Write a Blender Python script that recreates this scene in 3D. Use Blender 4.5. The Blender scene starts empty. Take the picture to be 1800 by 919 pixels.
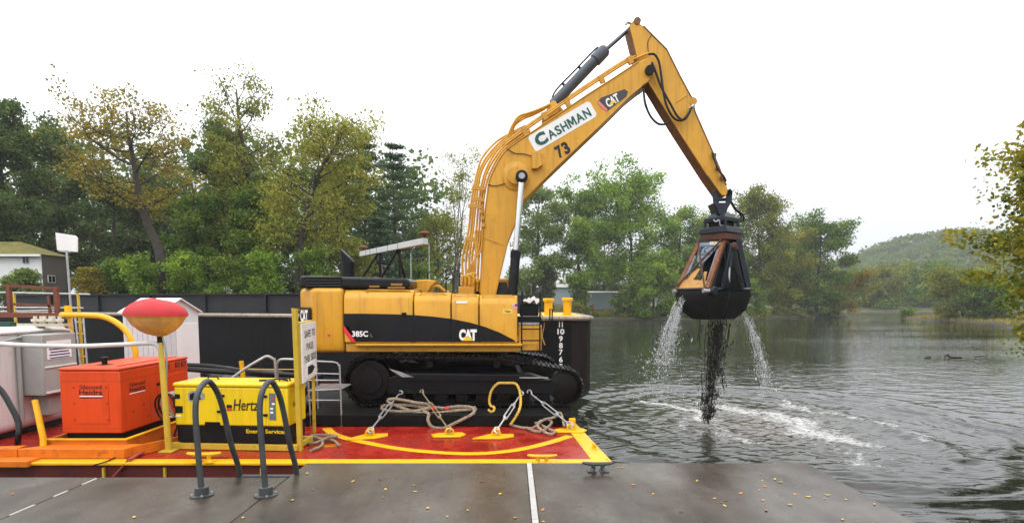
import bpy, math, random
import numpy as np
from mathutils import Vector, Matrix

random.seed(7)
RNG = np.random.default_rng(11)
SC = bpy.context.scene
COL = SC.collection

# ------------------------------------------------------------------ camera, sky, sun, exposure
CAM_Z, PITCH, FOC, PPX, PPY = 3.9, math.radians(4.0), 1000.0, 900.0, 600.0
cam_d = bpy.data.cameras.new('camera')
cam_d.lens, cam_d.sensor_width, cam_d.sensor_fit = 20.0, 36.0, 'HORIZONTAL'
cam_d.shift_y = (PPY - 459.5) / 1800.0
cam_d.clip_start, cam_d.clip_end = 0.1, 6000.0
cam = bpy.data.objects.new('camera', cam_d)
cam.location = (0, 0, CAM_Z)
cam.rotation_euler = (math.pi / 2 - PITCH, 0, 0)
COL.objects.link(cam)
SC.camera = cam

SUN_EL, SUN_AZ = math.radians(52), math.radians(215)      # azimuth clockwise from +Y
world = bpy.data.worlds.new('World')
SC.world = world
world.use_nodes = True
wn, wl = world.node_tree.nodes, world.node_tree.links
wn.clear()
w_out = wn.new('ShaderNodeOutputWorld')
w_bg = wn.new('ShaderNodeBackground')
w_bg.inputs['Strength'].default_value = 0.1
sky = wn.new('ShaderNodeTexSky')
sky.sky_type = 'NISHITA'
sky.sun_disc = False
sky.sun_elevation, sky.sun_rotation = SUN_EL, SUN_AZ
sky.air_density, sky.dust_density, sky.ozone_density = 1.0, 3.0, 1.0
# closed cloud deck over that sky: brighter overhead than at the horizon
tc = wn.new('ShaderNodeTexCoord')
sep = wn.new('ShaderNodeSeparateXYZ')
wl.new(tc.outputs['Generated'], sep.inputs[0])
ramp = wn.new('ShaderNodeValToRGB')
wl.new(sep.outputs['Z'], ramp.inputs[0])
ce = ramp.color_ramp.elements
ce[0].position, ce[0].color = 0.0, (0.255, 0.268, 0.286, 1)
ce[1].position, ce[1].color = 0.9, (0.98, 0.98, 1.0, 1)
e = ce.new(0.12); e.color = (0.345, 0.355, 0.37, 1)
e = ce.new(0.3); e.color = (0.60, 0.61, 0.625, 1)
cn = wn.new('ShaderNodeTexNoise')
cn.inputs['Scale'].default_value = 1.6
cn.inputs['Detail'].default_value = 4
wl.new(tc.outputs['Generated'], cn.inputs['Vector'])
cmr = wn.new('ShaderNodeMapRange')
wl.new(cn.outputs['Fac'], cmr.inputs['Value'])
cmr.inputs['To Min'].default_value, cmr.inputs['To Max'].default_value = 24.0, 30.0
cmul = wn.new('ShaderNodeVectorMath'); cmul.operation = 'SCALE'
wl.new(ramp.outputs['Color'], cmul.inputs[0])
wl.new(cmr.outputs['Result'], cmul.inputs['Scale'])
wmix = wn.new('ShaderNodeMix'); wmix.data_type = 'RGBA'
wmix.inputs['Factor'].default_value = 0.93
wl.new(sky.outputs['Color'], wmix.inputs['A'])
wl.new(cmul.outputs['Vector'], wmix.inputs['B'])
wl.new(wmix.outputs['Result'], w_bg.inputs['Color'])
wl.new(w_bg.outputs[0], w_out.inputs[0])

sun_d = bpy.data.lights.new('sun', 'SUN')
sun_d.energy, sun_d.angle, sun_d.color = 0.7, math.radians(35), (1.0, 0.97, 0.93)
sun_o = bpy.data.objects.new('sun', sun_d)
sdir = Vector((math.sin(SUN_AZ) * math.cos(SUN_EL), math.cos(SUN_AZ) * math.cos(SUN_EL), math.sin(SUN_EL)))
sun_o.rotation_euler = sdir.to_track_quat('Z', 'Y').to_euler()
COL.objects.link(sun_o)

SC.view_settings.view_transform = 'Standard'
SC.view_settings.look = 'None'
SC.view_settings.exposure = 0.2
SC.view_settings.gamma = 1.0
SC.cycles.use_denoising = True
SC.cycles.max_bounces = 5
SC.cycles.diffuse_bounces = 2
SC.cycles.glossy_bounces = 2
SC.cycles.transmission_bounces = 4
SC.cycles.transparent_max_bounces = 6
SC.cycles.caustics_reflective = False
SC.cycles.caustics_refractive = False

# ------------------------------------------------------------------ helpers
_S, _C = math.sin(PITCH), math.cos(PITCH)
def P(px, py, D):
    """world point seen at photograph pixel (px, py) at distance D along +Y"""
    a, b = (px - PPX) / FOC, (PPY - py) / FOC
    t = D / (_C + b * _S)
    return Vector((a * t, D, CAM_Z + t * (b * _C - _S)))
def G(px, py, z):
    """world point at photograph pixel (px, py) on the level z"""
    a, b = (px - PPX) / FOC, (PPY - py) / FOC
    t = (z - CAM_Z) / (b * _C - _S)
    return Vector((a * t, t * (_C + b * _S), z))

WM = {}
def reg(o, M): WM[o.name] = M
def wm(o): return WM[o.name]
def tag(o, label=None, cat=None, group=None, kind=None):
    if label: o['label'] = label
    if cat: o['category'] = cat
    if group: o['group'] = group
    if kind: o['kind'] = kind
    return o
def thing(name, label, cat, loc=(0, 0, 0), rotz=0.0, group=None, kind=None):
    o = bpy.data.objects.new(name, None)
    o.empty_display_size = 0.2
    COL.objects.link(o)
    o.location = loc
    o.rotation_euler = (0, 0, rotz)
    reg(o, Matrix.Translation(Vector(loc)) @ Matrix.Rotation(rotz, 4, 'Z'))
    return tag(o, label, cat, group, kind)

def finish(me, smooth=True, ang=35):
    if smooth:
        me.polygons.foreach_set('use_smooth', [True] * len(me.polygons))
        me.set_sharp_from_angle(angle=math.radians(ang))
def link_mesh(name, me, parent=None, M=None):
    o = bpy.data.objects.new(name, me)
    COL.objects.link(o)
    if parent is not None:
        o.parent = parent
        L = wm(parent).inverted() @ M if M is not None else Matrix.Identity(4)
        o.matrix_local = L
        reg(o, wm(parent) @ L)
    else:
        if M is not None: o.matrix_world = M
        reg(o, M if M is not None else Matrix.Identity(4))
    return o

class MB:
    def __init__(s): s.v, s.f, s.mi = [], [], []
    def add(s, vs, fs, m=0):
        n = len(s.v)
        s.v += [Vector(p) for p in vs]
        s.f += [tuple(i + n for i in q) for q in fs]
        s.mi += [m] * len(fs)
        return s
    def box(s, x0, x1, y0, y1, z0, z1, m=0):
        vs = [(x, y, z) for z in (z0, z1) for y in (y0, y1) for x in (x0, x1)]
        return s.add(vs, [(0, 2, 3, 1), (4, 5, 7, 6), (0, 1, 5, 4), (2, 6, 7, 3), (0, 4, 6, 2), (1, 3, 7, 5)], m)
    def bar(s, a, b, w, h, up=(0, 0, 1), m=0):
        """box beam from a to b, w across, h along up"""
        a, b = Vector(a), Vector(b)
        d = (b - a).normalized()
        u = Vector(up)
        sd = d.cross(u)
        if sd.length < 1e-5: sd = d.cross(Vector((0, 1, 0)))
        sd.normalize()
        u = sd.cross(d).normalized()
        vs = []
        for q in (a, b):
            for i, j in ((-1, -1), (1, -1), (1, 1), (-1, 1)):
                vs.append(q + sd * (w / 2 * i) + u * (h / 2 * j))
        return s.add(vs, [(0, 3, 2, 1), (4, 5, 6, 7), (0, 1, 5, 4), (1, 2, 6, 5), (2, 3, 7, 6), (3, 0, 4, 7)], m)
    def prism(s, pts, ext, m=0):
        """polygon pts (3D) extruded by vector ext"""
        pts = [Vector(p) for p in pts]
        ext = Vector(ext)
        n = len(pts)
        nrm = Vector((0, 0, 0))
        for i in range(n):
            a, b = pts[i], pts[(i + 1) % n]
            nrm += a.cross(b)
        if nrm.dot(ext) > 0: pts = pts[::-1]
        vs = pts + [p + ext for p in pts]
        fs = [tuple(range(n)), tuple(range(2 * n - 1, n - 1, -1))]
        for i in range(n):
            j = (i + 1) % n
            fs.append((j, i, i + n, j + n))
        return s.add(vs, fs, m)
    def tube(s, pts, r, n=8, closed=False, m=0, cap=True):
        pts = [Vector(p) for p in pts]
        N = len(pts)
        rs = r if hasattr(r, '__len__') else [r] * N
        def tang(i):
            if closed: return (pts[(i + 1) % N] - pts[i - 1]).normalized()
            return (pts[min(i + 1, N - 1)] - pts[max(i - 1, 0)]).normalized()
        t0 = tang(0)
        u = t0.cross(Vector((0, 0, 1)))
        if u.length < 1e-3: u = t0.cross(Vector((1, 0, 0)))
        u.normalize()
        vs, fs = [], []
        for i in range(N):
            t = tang(i)
            u = (u - t * u.dot(t))
            if u.length < 1e-6: u = t.orthogonal()
            u.normalize()
            w = t.cross(u)
            for k in range(n):
                a = 2 * math.pi * k / n
                vs.append(pts[i] + (u * math.cos(a) + w * math.sin(a)) * rs[i])
        for i in range(N if closed else N - 1):
            j = (i + 1) % N
            for k in range(n):
                l = (k + 1) % n
                fs.append((i * n + k, i * n + l, j * n + l, j * n + k))
        if not closed and cap:
            fs.append(tuple(range(n - 1, -1, -1)))
            fs.append(tuple(range((N - 1) * n, N * n)))
        return s.add(vs, fs, m)
    def cyl(s, a, b, r0, r1=None, n=16, m=0):
        return s.tube([a, b], [r0, r0 if r1 is None else r1], n, m=m)
    def lathe(s, prof, c, n=20, axis=(0, 0, 1), m=0):
        """profile [(r, h)...] turned about axis through c"""
        ax = Vector(axis).normalized()
        u = ax.orthogonal().normalized()
        w = ax.cross(u)
        vs, fs = [], []
        for r, h in prof:
            for k in range(n):
                a = 2 * math.pi * k / n
                vs.append(Vector(c) + ax * h + (u * math.cos(a) + w * math.sin(a)) * r)
        for i in range(len(prof) - 1):
            for k in range(n):
                l = (k + 1) % n
                fs.append((i * n + k, i * n + l, (i + 1) * n + l, (i + 1) * n + k))
        fs.append(tuple(range(n - 1, -1, -1)))
        fs.append(tuple(range((len(prof) - 1) * n, len(prof) * n)))
        return s.add(vs, fs, m)
    def xf(s, M):
        s.v = [M @ p for p in s.v]
        return s
    def build(s, name, mats, parent=None, bevel=0.0, seg=2, smooth=True, kind=None):
        if not isinstance(mats, (list, tuple)): mats = [mats]
        if parent is not None:
            Mi = wm(parent).inverted()
            M = None
        else:
            xs = [p.x for p in s.v]; ys = [p.y for p in s.v]; zs = [p.z for p in s.v]
            M = Matrix.Translation(((min(xs) + max(xs)) / 2, (min(ys) + max(ys)) / 2, min(zs)))
            Mi = M.inverted()
        me = bpy.data.meshes.new(name)
        me.from_pydata([tuple(Mi @ p) for p in s.v], [], s.f)
        for mm in mats: me.materials.append(mm)
        if len(mats) > 1: me.polygons.foreach_set('material_index', s.mi)
        me.update()
        finish(me, smooth)
        o = link_mesh(name, me, parent, None if parent is not None else M)
        if bevel > 0:
            b = o.modifiers.new('bevel', 'BEVEL')
            b.width, b.segments, b.limit_method, b.angle_limit = bevel, seg, 'ANGLE', math.radians(38)
        if kind: o['kind'] = kind
        return o

def spline(pts, k=6, closed=False):
    """Catmull-Rom through 3D points"""
    pts = [Vector(p) for p in pts]
    n = len(pts)
    out = []
    rng = range(n if closed else n - 1)
    for i in rng:
        if closed: p0, p1, p2, p3 = pts[i - 1], pts[i], pts[(i + 1) % n], pts[(i + 2) % n]
        else: p0, p1, p2, p3 = pts[max(i - 1, 0)], pts[i], pts[i + 1], pts[min(i + 2, n - 1)]
        for j in range(k):
            t = j / k
            out.append(0.5 * ((2 * p1) + (p2 - p0) * t + (2 * p0 - 5 * p1 + 4 * p2 - p3) * t * t + (3 * p1 - p0 - 3 * p2 + p3) * t ** 3))
    if not closed: out.append(pts[-1])
    return out

def np_mesh(name, V, F, mat, parent=None, M=None, tone=None, smooth=False, kind=None):
    """fast mesh from numpy verts (n,3) and quads (m,4)"""
    me = bpy.data.meshes.new(name)
    V = np.asarray(V, np.float32); F = np.asarray(F, np.int32)
    k = F.shape[1]
    me.vertices.add(len(V)); me.vertices.foreach_set('co', V.ravel())
    me.loops.add(F.size); me.loops.foreach_set('vertex_index', F.ravel())
    me.polygons.add(len(F))
    me.polygons.foreach_set('loop_start', np.arange(0, F.size, k, dtype=np.int32))
    me.polygons.foreach_set('loop_total', np.full(len(F), k, np.int32))
    if smooth: me.polygons.foreach_set('use_smooth', np.ones(len(F), bool))
    me.materials.append(mat)
    if tone is not None:
        at = me.attributes.new('tone', 'FLOAT', 'FACE')
        at.data.foreach_set('value', np.asarray(tone, np.float32))
    me.update(calc_edges=True)
    o = link_mesh(name, me, parent, M)
    if kind: o['kind'] = kind
    return o

# ------------------------------------------------------------------ materials
MATS = {}
def nodes_for(name):
    m = bpy.data.materials.new(name)
    m.use_nodes = True
    n, l = m.node_tree.nodes, m.node_tree.links
    return m, n, l, n['Principled BSDF']
def mat(name, col, rough=0.5, metal=0.0, var=0.12, scale=2.5, dirt=0.0, dcol=(0.06, 0.045, 0.03), bump=0.0, bscale=30.0, spec=0.35, coat=0.0, stretch=(1, 1, 1), dscale=5.0, streak=0.0, scol=(0.12, 0.07, 0.03)):
    if name in MATS: return MATS[name]
    m, n, l, b = nodes_for(name)
    tcn = n.new('ShaderNodeTexCoord')
    mp = n.new('ShaderNodeMapping')
    mp.inputs['Scale'].default_value = stretch
    l.new(tcn.outputs['Object'], mp.inputs[0])
    nz = n.new('ShaderNodeTexNoise')
    nz.inputs['Scale'].default_value, nz.inputs['Detail'].default_value, nz.inputs['Roughness'].default_value = scale, 6, 0.6
    l.new(mp.outputs[0], nz.inputs['Vector'])
    mr = n.new('ShaderNodeMapRange')
    mr.inputs['From Min'].default_value, mr.inputs['From Max'].default_value = 0.3, 0.7
    l.new(nz.outputs['Fac'], mr.inputs['Value'])
    mx = n.new('ShaderNodeMix'); mx.data_type = 'RGBA'
    mx.inputs['A'].default_value = tuple(c * (1 - var) for c in col) + (1,)
    mx.inputs['B'].default_value = tuple(min(1, c * (1 + var)) for c in col) + (1,)
    l.new(mr.outputs[0], mx.inputs['Factor'])
    last = mx.outputs['Result']
    if dirt > 0:
        n2 = n.new('ShaderNodeTexNoise')
        n2.inputs['Scale'].default_value, n2.inputs['Detail'].default_value, n2.inputs['Roughness'].default_value = dscale, 9, 0.68
        l.new(mp.outputs[0], n2.inputs['Vector'])
        r2 = n.new('ShaderNodeMapRange')
        r2.inputs['From Min'].default_value, r2.inputs['From Max'].default_value = 0.68 - dirt * 0.35, 0.80 - dirt * 0.25
        l.new(n2.outputs['Fac'], r2.inputs['Value'])
        m2 = n.new('ShaderNodeMix'); m2.data_type = 'RGBA'
        l.new(r2.outputs[0], m2.inputs['Factor'])
        l.new(last, m2.inputs['A'])
        m2.inputs['B'].default_value = tuple(dcol) + (1,)
        last = m2.outputs['Result']
    if streak > 0:      # runs of grime down the sides
        mp4 = n.new('ShaderNodeMapping'); mp4.inputs['Scale'].default_value = (7, 7, 0.45)
        l.new(tcn.outputs['Object'], mp4.inputs[0])
        n4 = n.new('ShaderNodeTexNoise'); n4.inputs['Scale'].default_value, n4.inputs['Detail'].default_value, n4.inputs['Roughness'].default_value = 1.3, 6, 0.62
        l.new(mp4.outputs[0], n4.inputs['Vector'])
        r4 = n.new('ShaderNodeMapRange')
        r4.inputs['From Min'].default_value, r4.inputs['From Max'].default_value = 0.50, 0.78
        r4.inputs['To Max'].default_value = streak
        l.new(n4.outputs['Fac'], r4.inputs['Value'])
        m4 = n.new('ShaderNodeMix'); m4.data_type = 'RGBA'
        l.new(r4.outputs[0], m4.inputs['Factor']); l.new(last, m4.inputs['A'])
        m4.inputs['B'].default_value = tuple(scol) + (1,)
        last = m4.outputs['Result']
    l.new(last, b.inputs['Base Color'])
    rr = n.new('ShaderNodeMapRange')
    rr.inputs['To Min'].default_value, rr.inputs['To Max'].default_value = max(0.03, rough * 0.75), min(1, rough * 1.3)
    l.new(nz.outputs['Fac'], rr.inputs['Value'])
    l.new(rr.outputs[0], b.inputs['Roughness'])
    b.inputs['Metallic'].default_value = metal
    b.inputs['Specular IOR Level'].default_value = spec
    b.inputs['Coat Weight'].default_value = coat * 0.35
    b.inputs['Coat Roughness'].default_value = 0.12
    if bump > 0:
        n3 = n.new('ShaderNodeTexNoise')
        n3.inputs['Scale'].default_value, n3.inputs['Detail'].default_value = bscale, 4
        l.new(mp.outputs[0], n3.inputs['Vector'])
        bp = n.new('ShaderNodeBump')
        bp.inputs['Strength'].default_value = bump
        bp.inputs['Distance'].default_value = 0.02
        l.new(n3.outputs['Fac'], bp.inputs['Height'])
        l.new(bp.outputs[0], b.inputs['Normal'])
    MATS[name] = m
    return m

def leaf_mat(name, cols, trans=0.42):
    """cols: dark .. light leaf colours picked by the tone attribute of each leaf"""
    if name in MATS: return MATS[name]
    m = bpy.data.materials.new(name)
    m.use_nodes = True
    n, l = m.node_tree.nodes, m.node_tree.links
    n.clear()
    out = n.new('ShaderNodeOutputMaterial')
    at = n.new('ShaderNodeAttribute'); at.attribute_name = 'tone'
    rp = n.new('ShaderNodeValToRGB')
    l.new(at.outputs['Fac'], rp.inputs[0])
    el = rp.color_ramp.elements
    el[0].color = tuple(cols[0]) + (1,); el[1].color = tuple(cols[-1]) + (1,)
    for i, c in enumerate(cols[1:-1]):
        e = el.new((i + 1) / (len(cols) - 1)); e.color = tuple(c) + (1,)
    d = n.new('ShaderNodeBsdfDiffuse'); t = n.new('ShaderNodeBsdfTranslucent')
    g = n.new('ShaderNodeBsdfGlossy'); g.inputs['Roughness'].default_value = 0.45
    g.inputs['Color'].default_value = (0.5, 0.5, 0.5, 1)
    l.new(rp.outputs[0], d.inputs[0]); l.new(rp.outputs[0], t.inputs[0])
    ms = n.new('ShaderNodeMixShader'); ms.inputs[0].default_value = trans
    l.new(d.outputs[0], ms.inputs[1]); l.new(t.outputs[0], ms.inputs[2])
    m2 = n.new('ShaderNodeMixShader'); m2.inputs[0].default_value = 0.02
    l.new(ms.outputs[0], m2.inputs[1]); l.new(g.outputs[0], m2.inputs[2])
    l.new(m2.outputs[0], out.inputs[0])
    MATS[name] = m
    return m

CAT_Y = mat('machine_yellow', (0.60, 0.300, 0.020), 0.42, var=0.10, scale=1.2, dirt=0.16, dcol=(0.26, 0.12, 0.025), dscale=3.0, coat=0.25, streak=0.62, scol=(0.20, 0.10, 0.025))
CAT_Y2 = mat('machine_yellow_worn', (0.50, 0.245, 0.025), 0.5, var=0.12, scale=1.6, dirt=0.25, dcol=(0.22, 0.10, 0.03), dscale=4.0)
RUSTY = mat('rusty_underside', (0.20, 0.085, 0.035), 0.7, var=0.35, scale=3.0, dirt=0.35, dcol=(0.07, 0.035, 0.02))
RUST = mat('rust_red', (0.14, 0.045, 0.025), 0.75, var=0.3, scale=5, dirt=0.3, dcol=(0.08, 0.03, 0.02))
BOOM_Y = mat('boom_yellow', (0.60, 0.300, 0.022), 0.42, var=0.10, scale=0.9, dirt=0.30, dcol=(0.36, 0.175, 0.030), dscale=2.2, coat=0.2, streak=0.6, scol=(0.20, 0.095, 0.025))
BLACK = mat('black_paint', (0.006, 0.006, 0.007), 0.42, var=0.3, scale=3, dirt=0.15, dcol=(0.022, 0.018, 0.015), spec=0.18)
BLACKG = mat('black_gloss', (0.006, 0.006, 0.007), 0.25, var=0.2, scale=3, spec=0.3)
RUBBER = mat('black_rubber', (0.007, 0.007, 0.007), 0.45, var=0.2, spec=0.3)
TRACKM = mat('track_steel', (0.006, 0.005, 0.0045), 0.45, metal=0.0, var=0.4, scale=6, dirt=0.3, dcol=(0.028, 0.016, 0.010), bump=0.3, spec=0.16)
STEEL = mat('bare_steel', (0.42, 0.43, 0.44), 0.28, metal=0.9, var=0.2, scale=8)
CHROME = mat('chrome_rod', (0.70, 0.71, 0.72), 0.14, metal=1.0, var=0.05)
GALV = mat('galvanised', (0.36, 0.37, 0.37), 0.45, metal=0.5, var=0.2, scale=8, dirt=0.15)
WHITE = mat('white_paint', (0.74, 0.74, 0.72), 0.45, var=0.06, scale=2, dirt=0.10, dcol=(0.35, 0.30, 0.24))
WHITE2 = mat('white_tank_paint', (0.66, 0.63, 0.61), 0.5, var=0.08, scale=1.2, dirt=0.16, dcol=(0.34, 0.25, 0.20), stretch=(1, 1, 0.35), streak=0.5, scol=(0.30, 0.20, 0.15))
PRINTW = mat('white_print', (0.80, 0.80, 0.79), 0.5, var=0.03)
PRINTB = mat('black_print', (0.012, 0.012, 0.014), 0.5, var=0.1)
PRINTG = mat('green_print', (0.015, 0.085, 0.065), 0.5, var=0.1)
PRINTR = mat('red_print', (0.62, 0.03, 0.04), 0.5, var=0.05)
PRINTN = mat('navy_print', (0.04, 0.04, 0.14), 0.5, var=0.1)
GREY = mat('cabinet_grey', (0.33, 0.33, 0.31), 0.5, var=0.1, scale=2, dirt=0.12)
ORANGE = mat('generator_orange', (0.66, 0.060, 0.004), 0.42, var=0.08, scale=1.5, dirt=0.10, dcol=(0.25, 0.03, 0.01), coat=0.2, streak=0.4, scol=(0.26, 0.035, 0.01))
ORANGE2 = mat('tray_orange', (0.62, 0.15, 0.006), 0.45, var=0.16, scale=3, dirt=0.3, dcol=(0.16, 0.06, 0.015), coat=0.3)
YEL = mat('safety_yellow', (0.72, 0.39, 0.004), 0.42, var=0.1, scale=4, dirt=0.22, dcol=(0.30, 0.14, 0.02), coat=0.2)
YEL2 = mat('generator_yellow', (0.74, 0.52, 0.006), 0.38, var=0.05, scale=1.5, dirt=0.07, dcol=(0.35, 0.24, 0.02), coat=0.3, streak=0.35, scol=(0.30, 0.20, 0.02))
YELD = mat('dull_yellow', (0.50, 0.34, 0.03), 0.5, var=0.12, scale=5, dirt=0.25, dcol=(0.15, 0.10, 0.03))
BLUEST = mat('blue_steel', (0.014, 0.021, 0.030), 0.36, metal=0.2, var=0.3, scale=5, dirt=0.25, dcol=(0.03, 0.02, 0.016))
TAN = mat('worn_tan_paint', (0.52, 0.27, 0.075), 0.45, var=0.2, scale=5, dirt=0.3, dcol=(0.12, 0.06, 0.03))
PALEB = mat('worn_blue_panel', (0.17, 0.22, 0.28), 0.4, var=0.25, scale=6, dirt=0.35, dcol=(0.14, 0.07, 0.04))
ROPE = mat('tan_rope', (0.27, 0.21, 0.145), 0.85, var=0.35, scale=9, dirt=0.3, dcol=(0.09, 0.065, 0.045))
ROPEY = mat('yellow_rope', (0.55, 0.34, 0.05), 0.8, var=0.2, scale=20)
GLASSD = mat('dark_glass', (0.015, 0.02, 0.022), 0.06, var=0.1)
TIMBER = mat('black_timber', (0.006, 0.0055, 0.005), 0.55, spec=0.12, var=0.4, scale=5, dirt=0.12, dcol=(0.016, 0.012, 0.009), bump=0.5, stretch=(0.3, 2, 2))
HULLB = mat('scow_black', (0.0055, 0.0055, 0.006), 0.5, spec=0.12, var=0.35, scale=1.2, dirt=0.22, dcol=(0.020, 0.014, 0.010), streak=0.5, scol=(0.022, 0.020, 0.018), bump=0.25, bscale=3)
HULLG = mat('coaming_grey', (0.020, 0.021, 0.023), 0.5, spec=0.3, var=0.2, scale=1, dirt=0.2, dcol=(0.05, 0.042, 0.034))
RIM = mat('worn_rim', (0.30, 0.25, 0.19), 0.55, var=0.25, scale=2, dirt=0.4, dcol=(0.09, 0.05, 0.03))
BARK = mat('bark', (0.045, 0.036, 0.028), 0.85, var=0.35, scale=4, bump=0.4, bscale=12)
BARKL = mat('pale_bark', (0.12, 0.10, 0.085), 0.85, var=0.3, scale=4)

def text_mesh(body, bold=0.0, shear=0.0, spacing=1.0):
    cu = bpy.data.curves.new('txt', 'FONT')
    cu.body, cu.offset, cu.shear, cu.space_character, cu.resolution_u = body, bold, shear, spacing, 3
    ob = bpy.data.objects.new('txt', cu)
    me = bpy.data.meshes.new_from_object(ob)
    vs = [v.co.copy() for v in me.vertices]
    fs = [tuple(p.vertices) for p in me.polygons]
    bpy.data.objects.remove(ob); bpy.data.curves.remove(cu); bpy.data.meshes.remove(me)
    return vs, fs
def text_on(body, c, xd, yd, w, h, material, parent, name='lettering', bold=0.0, lift=0.004, shear=0.0, spacing=1.0):
    """lettering fitted to a w x h box centred at c, running along xd with its top towards yd"""
    vs, fs = text_mesh(body, bold, shear, spacing)
    x0, x1 = min(v.x for v in vs), max(v.x for v in vs)
    y0, y1 = min(v.y for v in vs), max(v.y for v in vs)
    xd, yd = Vector(xd).normalized(), Vector(yd).normalized()
    nd = xd.cross(yd).normalized()
    mb = MB()
    mb.add([Vector(c) + xd * ((v.x - x0) / (x1 - x0) - 0.5) * w + yd * ((v.y - y0) / (y1 - y0) - 0.5) * h + nd * lift for v in vs], fs)
    return mb.build(name, material, parent, smooth=False)
def plate(pts, depth, material, parent, name, bevel=0.0):
    """flat sheet: polygon with a thickness of depth along its normal, towards the viewer side"""
    pts = [Vector(p) for p in pts]
    nrm = Vector((0, 0, 0))
    for i in range(len(pts)): nrm += pts[i].cross(pts[(i + 1) % len(pts)])
    nrm.normalize()
    if nrm.dot(Vector((0, 0, CAM_Z)) - pts[0]) < 0: nrm = -nrm
    return MB().prism(pts, nrm * depth).build(name, material, parent, bevel=bevel)

# ------------------------------------------------------------------ terrain
def sdist(X, Y, poly):
    """signed distance to polygon, positive inside"""
    d = np.full(X.shape, 1e9)
    ins = np.zeros(X.shape, bool)
    n = len(poly)
    for i in range(n):
        x0, y0 = poly[i]; x1, y1 = poly[(i + 1) % n]
        ex, ey = x1 - x0, y1 - y0
        t = np.clip(((X - x0) * ex + (Y - y0) * ey) / (ex * ex + ey * ey + 1e-9), 0, 1)
        d = np.minimum(d, np.hypot(X - x0 - t * ex, Y - y0 - t * ey))
        c = ((y0 > Y) != (y1 > Y))
        with np.errstate(divide='ignore', invalid='ignore'):
            xi = x0 + (Y - y0) * ex / (ey if abs(ey) > 1e-9 else 1e-9)
        ins ^= c & (X < xi)
    return np.where(ins, d, -d)
LAND = [(-260, 41), (-60, 40), (-30, 42), (-12, 46), (-4, 60), (3, 88), (10, 112), (18, 121), (30, 121), (44, 122), (60, 132), (76, 143), (88, 150), (93, 156), (92, 166), (97, 186), (112, 191), (150, 196), (190, 192), (230, 200), (300, 230), (1200, 330), (1200, 1100), (-700, 1100), (-700, 300)]
SPIT = [(97, 141), (92, 134), (88, 118), (85, 101), (98, 90), (130, 80), (190, 70), (260, 90), (240, 150), (180, 160), (130, 152)]
BANK = [(33, 33), (20.5, 20), (13.6, 12.5), (11.5, 4), (9.0, -4), (6, -14), (60, -30), (90, 30), (80, 70), (52, 55)]
def ground_z(X, Y):
    X = np.asarray(X, float); Y = np.asarray(Y, float)
    a = sdist(X, Y, LAND)
    left = 1 / (1 + np.exp((X - 12) / 6.0))
    cap = 1.1 + 2.7 * left
    za = np.clip(a * 0.35, -2, 0.7) + np.clip((a - 2) * 0.10, 0, cap) + np.clip((a - 60) * 0.02, 0, 8)
    b = sdist(X, Y, SPIT)
    zb = np.clip(b * 0.12, -2, 0.45) + np.clip((b - 8) * 0.05, 0, 1.5)
    c = sdist(X, Y, BANK)
    zc = np.clip(c * 0.5, -2, 1.0) + np.clip((c - 2) * 0.1, 0, 2)
    z = np.maximum(np.maximum(za, zb), zc)
    wob = 0.12 * np.sin(X * 0.9 + 1.3 * np.sin(Y * 0.31)) * np.cos(Y * 0.7)
    return z + np.where(z > 0.25, wob, 0.4 * wob)
def gz(x, y): return float(ground_z(np.array([x]), np.array([y]))[0])
def hill_z(X, Y):
    u = (Y - 470) / 150.0
    ridge = 19 + 36 * np.exp(-((X - 345) / 80.0) ** 2) + 7 * np.exp(-((X - 225) / 42.0) ** 2) + 16 * np.exp(-((X - 470) / 80.0) ** 2)
    ridge = np.where(X < 210, ridge * np.clip(1 - (210 - X) / 900.0, 0.3, 1), ridge)
    return -3 + ridge * np.exp(-u * u) * (1 + 0.05 * np.sin(X * 0.03 + Y * 0.02))

def grid_mesh(name, xs, ys, zf, material, kind='structure'):
    X, Y = np.meshgrid(xs, ys)
    Z = zf(X, Y)
    V = np.stack([X, Y, Z], -1).reshape(-1, 3)
    nx, ny = len(xs), len(ys)
    i = (np.arange(ny - 1)[:, None] * nx + np.arange(nx - 1)[None, :]).ravel()
    F = np.stack([i, i + 1, i + nx + 1, i + nx], -1)
    return np_mesh(name, V, F, material, smooth=True, kind=kind)

m, n, l, b = nodes_for('river_bank_ground')
tcn = n.new('ShaderNodeTexCoord')
nz = n.new('ShaderNodeTexNoise'); nz.inputs['Scale'].default_value = 0.35; nz.inputs['Detail'].default_value = 8
l.new(tcn.outputs['Object'], nz.inputs['Vector'])
rp = n.new('ShaderNodeValToRGB')
rp.color_ramp.elements[0].position, rp.color_ramp.elements[0].color = 0.35, (0.035, 0.045, 0.016, 1)
rp.color_ramp.elements[1].position, rp.color_ramp.elements[1].color = 0.68, (0.080, 0.075, 0.028, 1)
e = rp.color_ramp.elements.new(0.5); e.color = (0.075, 0.085, 0.025, 1)
l.new(nz.outputs['Fac'], rp.inputs[0])
sp = n.new('ShaderNodeSeparateXYZ'); l.new(tcn.outputs['Object'], sp.inputs[0])
mr = n.new('ShaderNodeMapRange'); mr.inputs['From Min'].default_value, mr.inputs['From Max'].default_value = 0.1, 0.5
l.new(sp.outputs['Z'], mr.inputs['Value'])
mx = n.new('ShaderNodeMix'); mx.data_type = 'RGBA'
mx.inputs['A'].default_value = (0.030, 0.025, 0.017, 1)
l.new(mr.outputs[0], mx.inputs['Factor']); l.new(rp.outputs[0], mx.inputs['B'])
l.new(mx.outputs['Result'], b.inputs['Base Color'])
b.inputs['Roughness'].default_value = 0.9
GROUND = m
xs = np.concatenate([np.arange(-700, -130, 30), np.arange(-130, 0, 3.0), np.arange(0, 130, 1.5), np.arange(130, 270, 5), np.arange(270, 1200, 40)])
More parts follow.
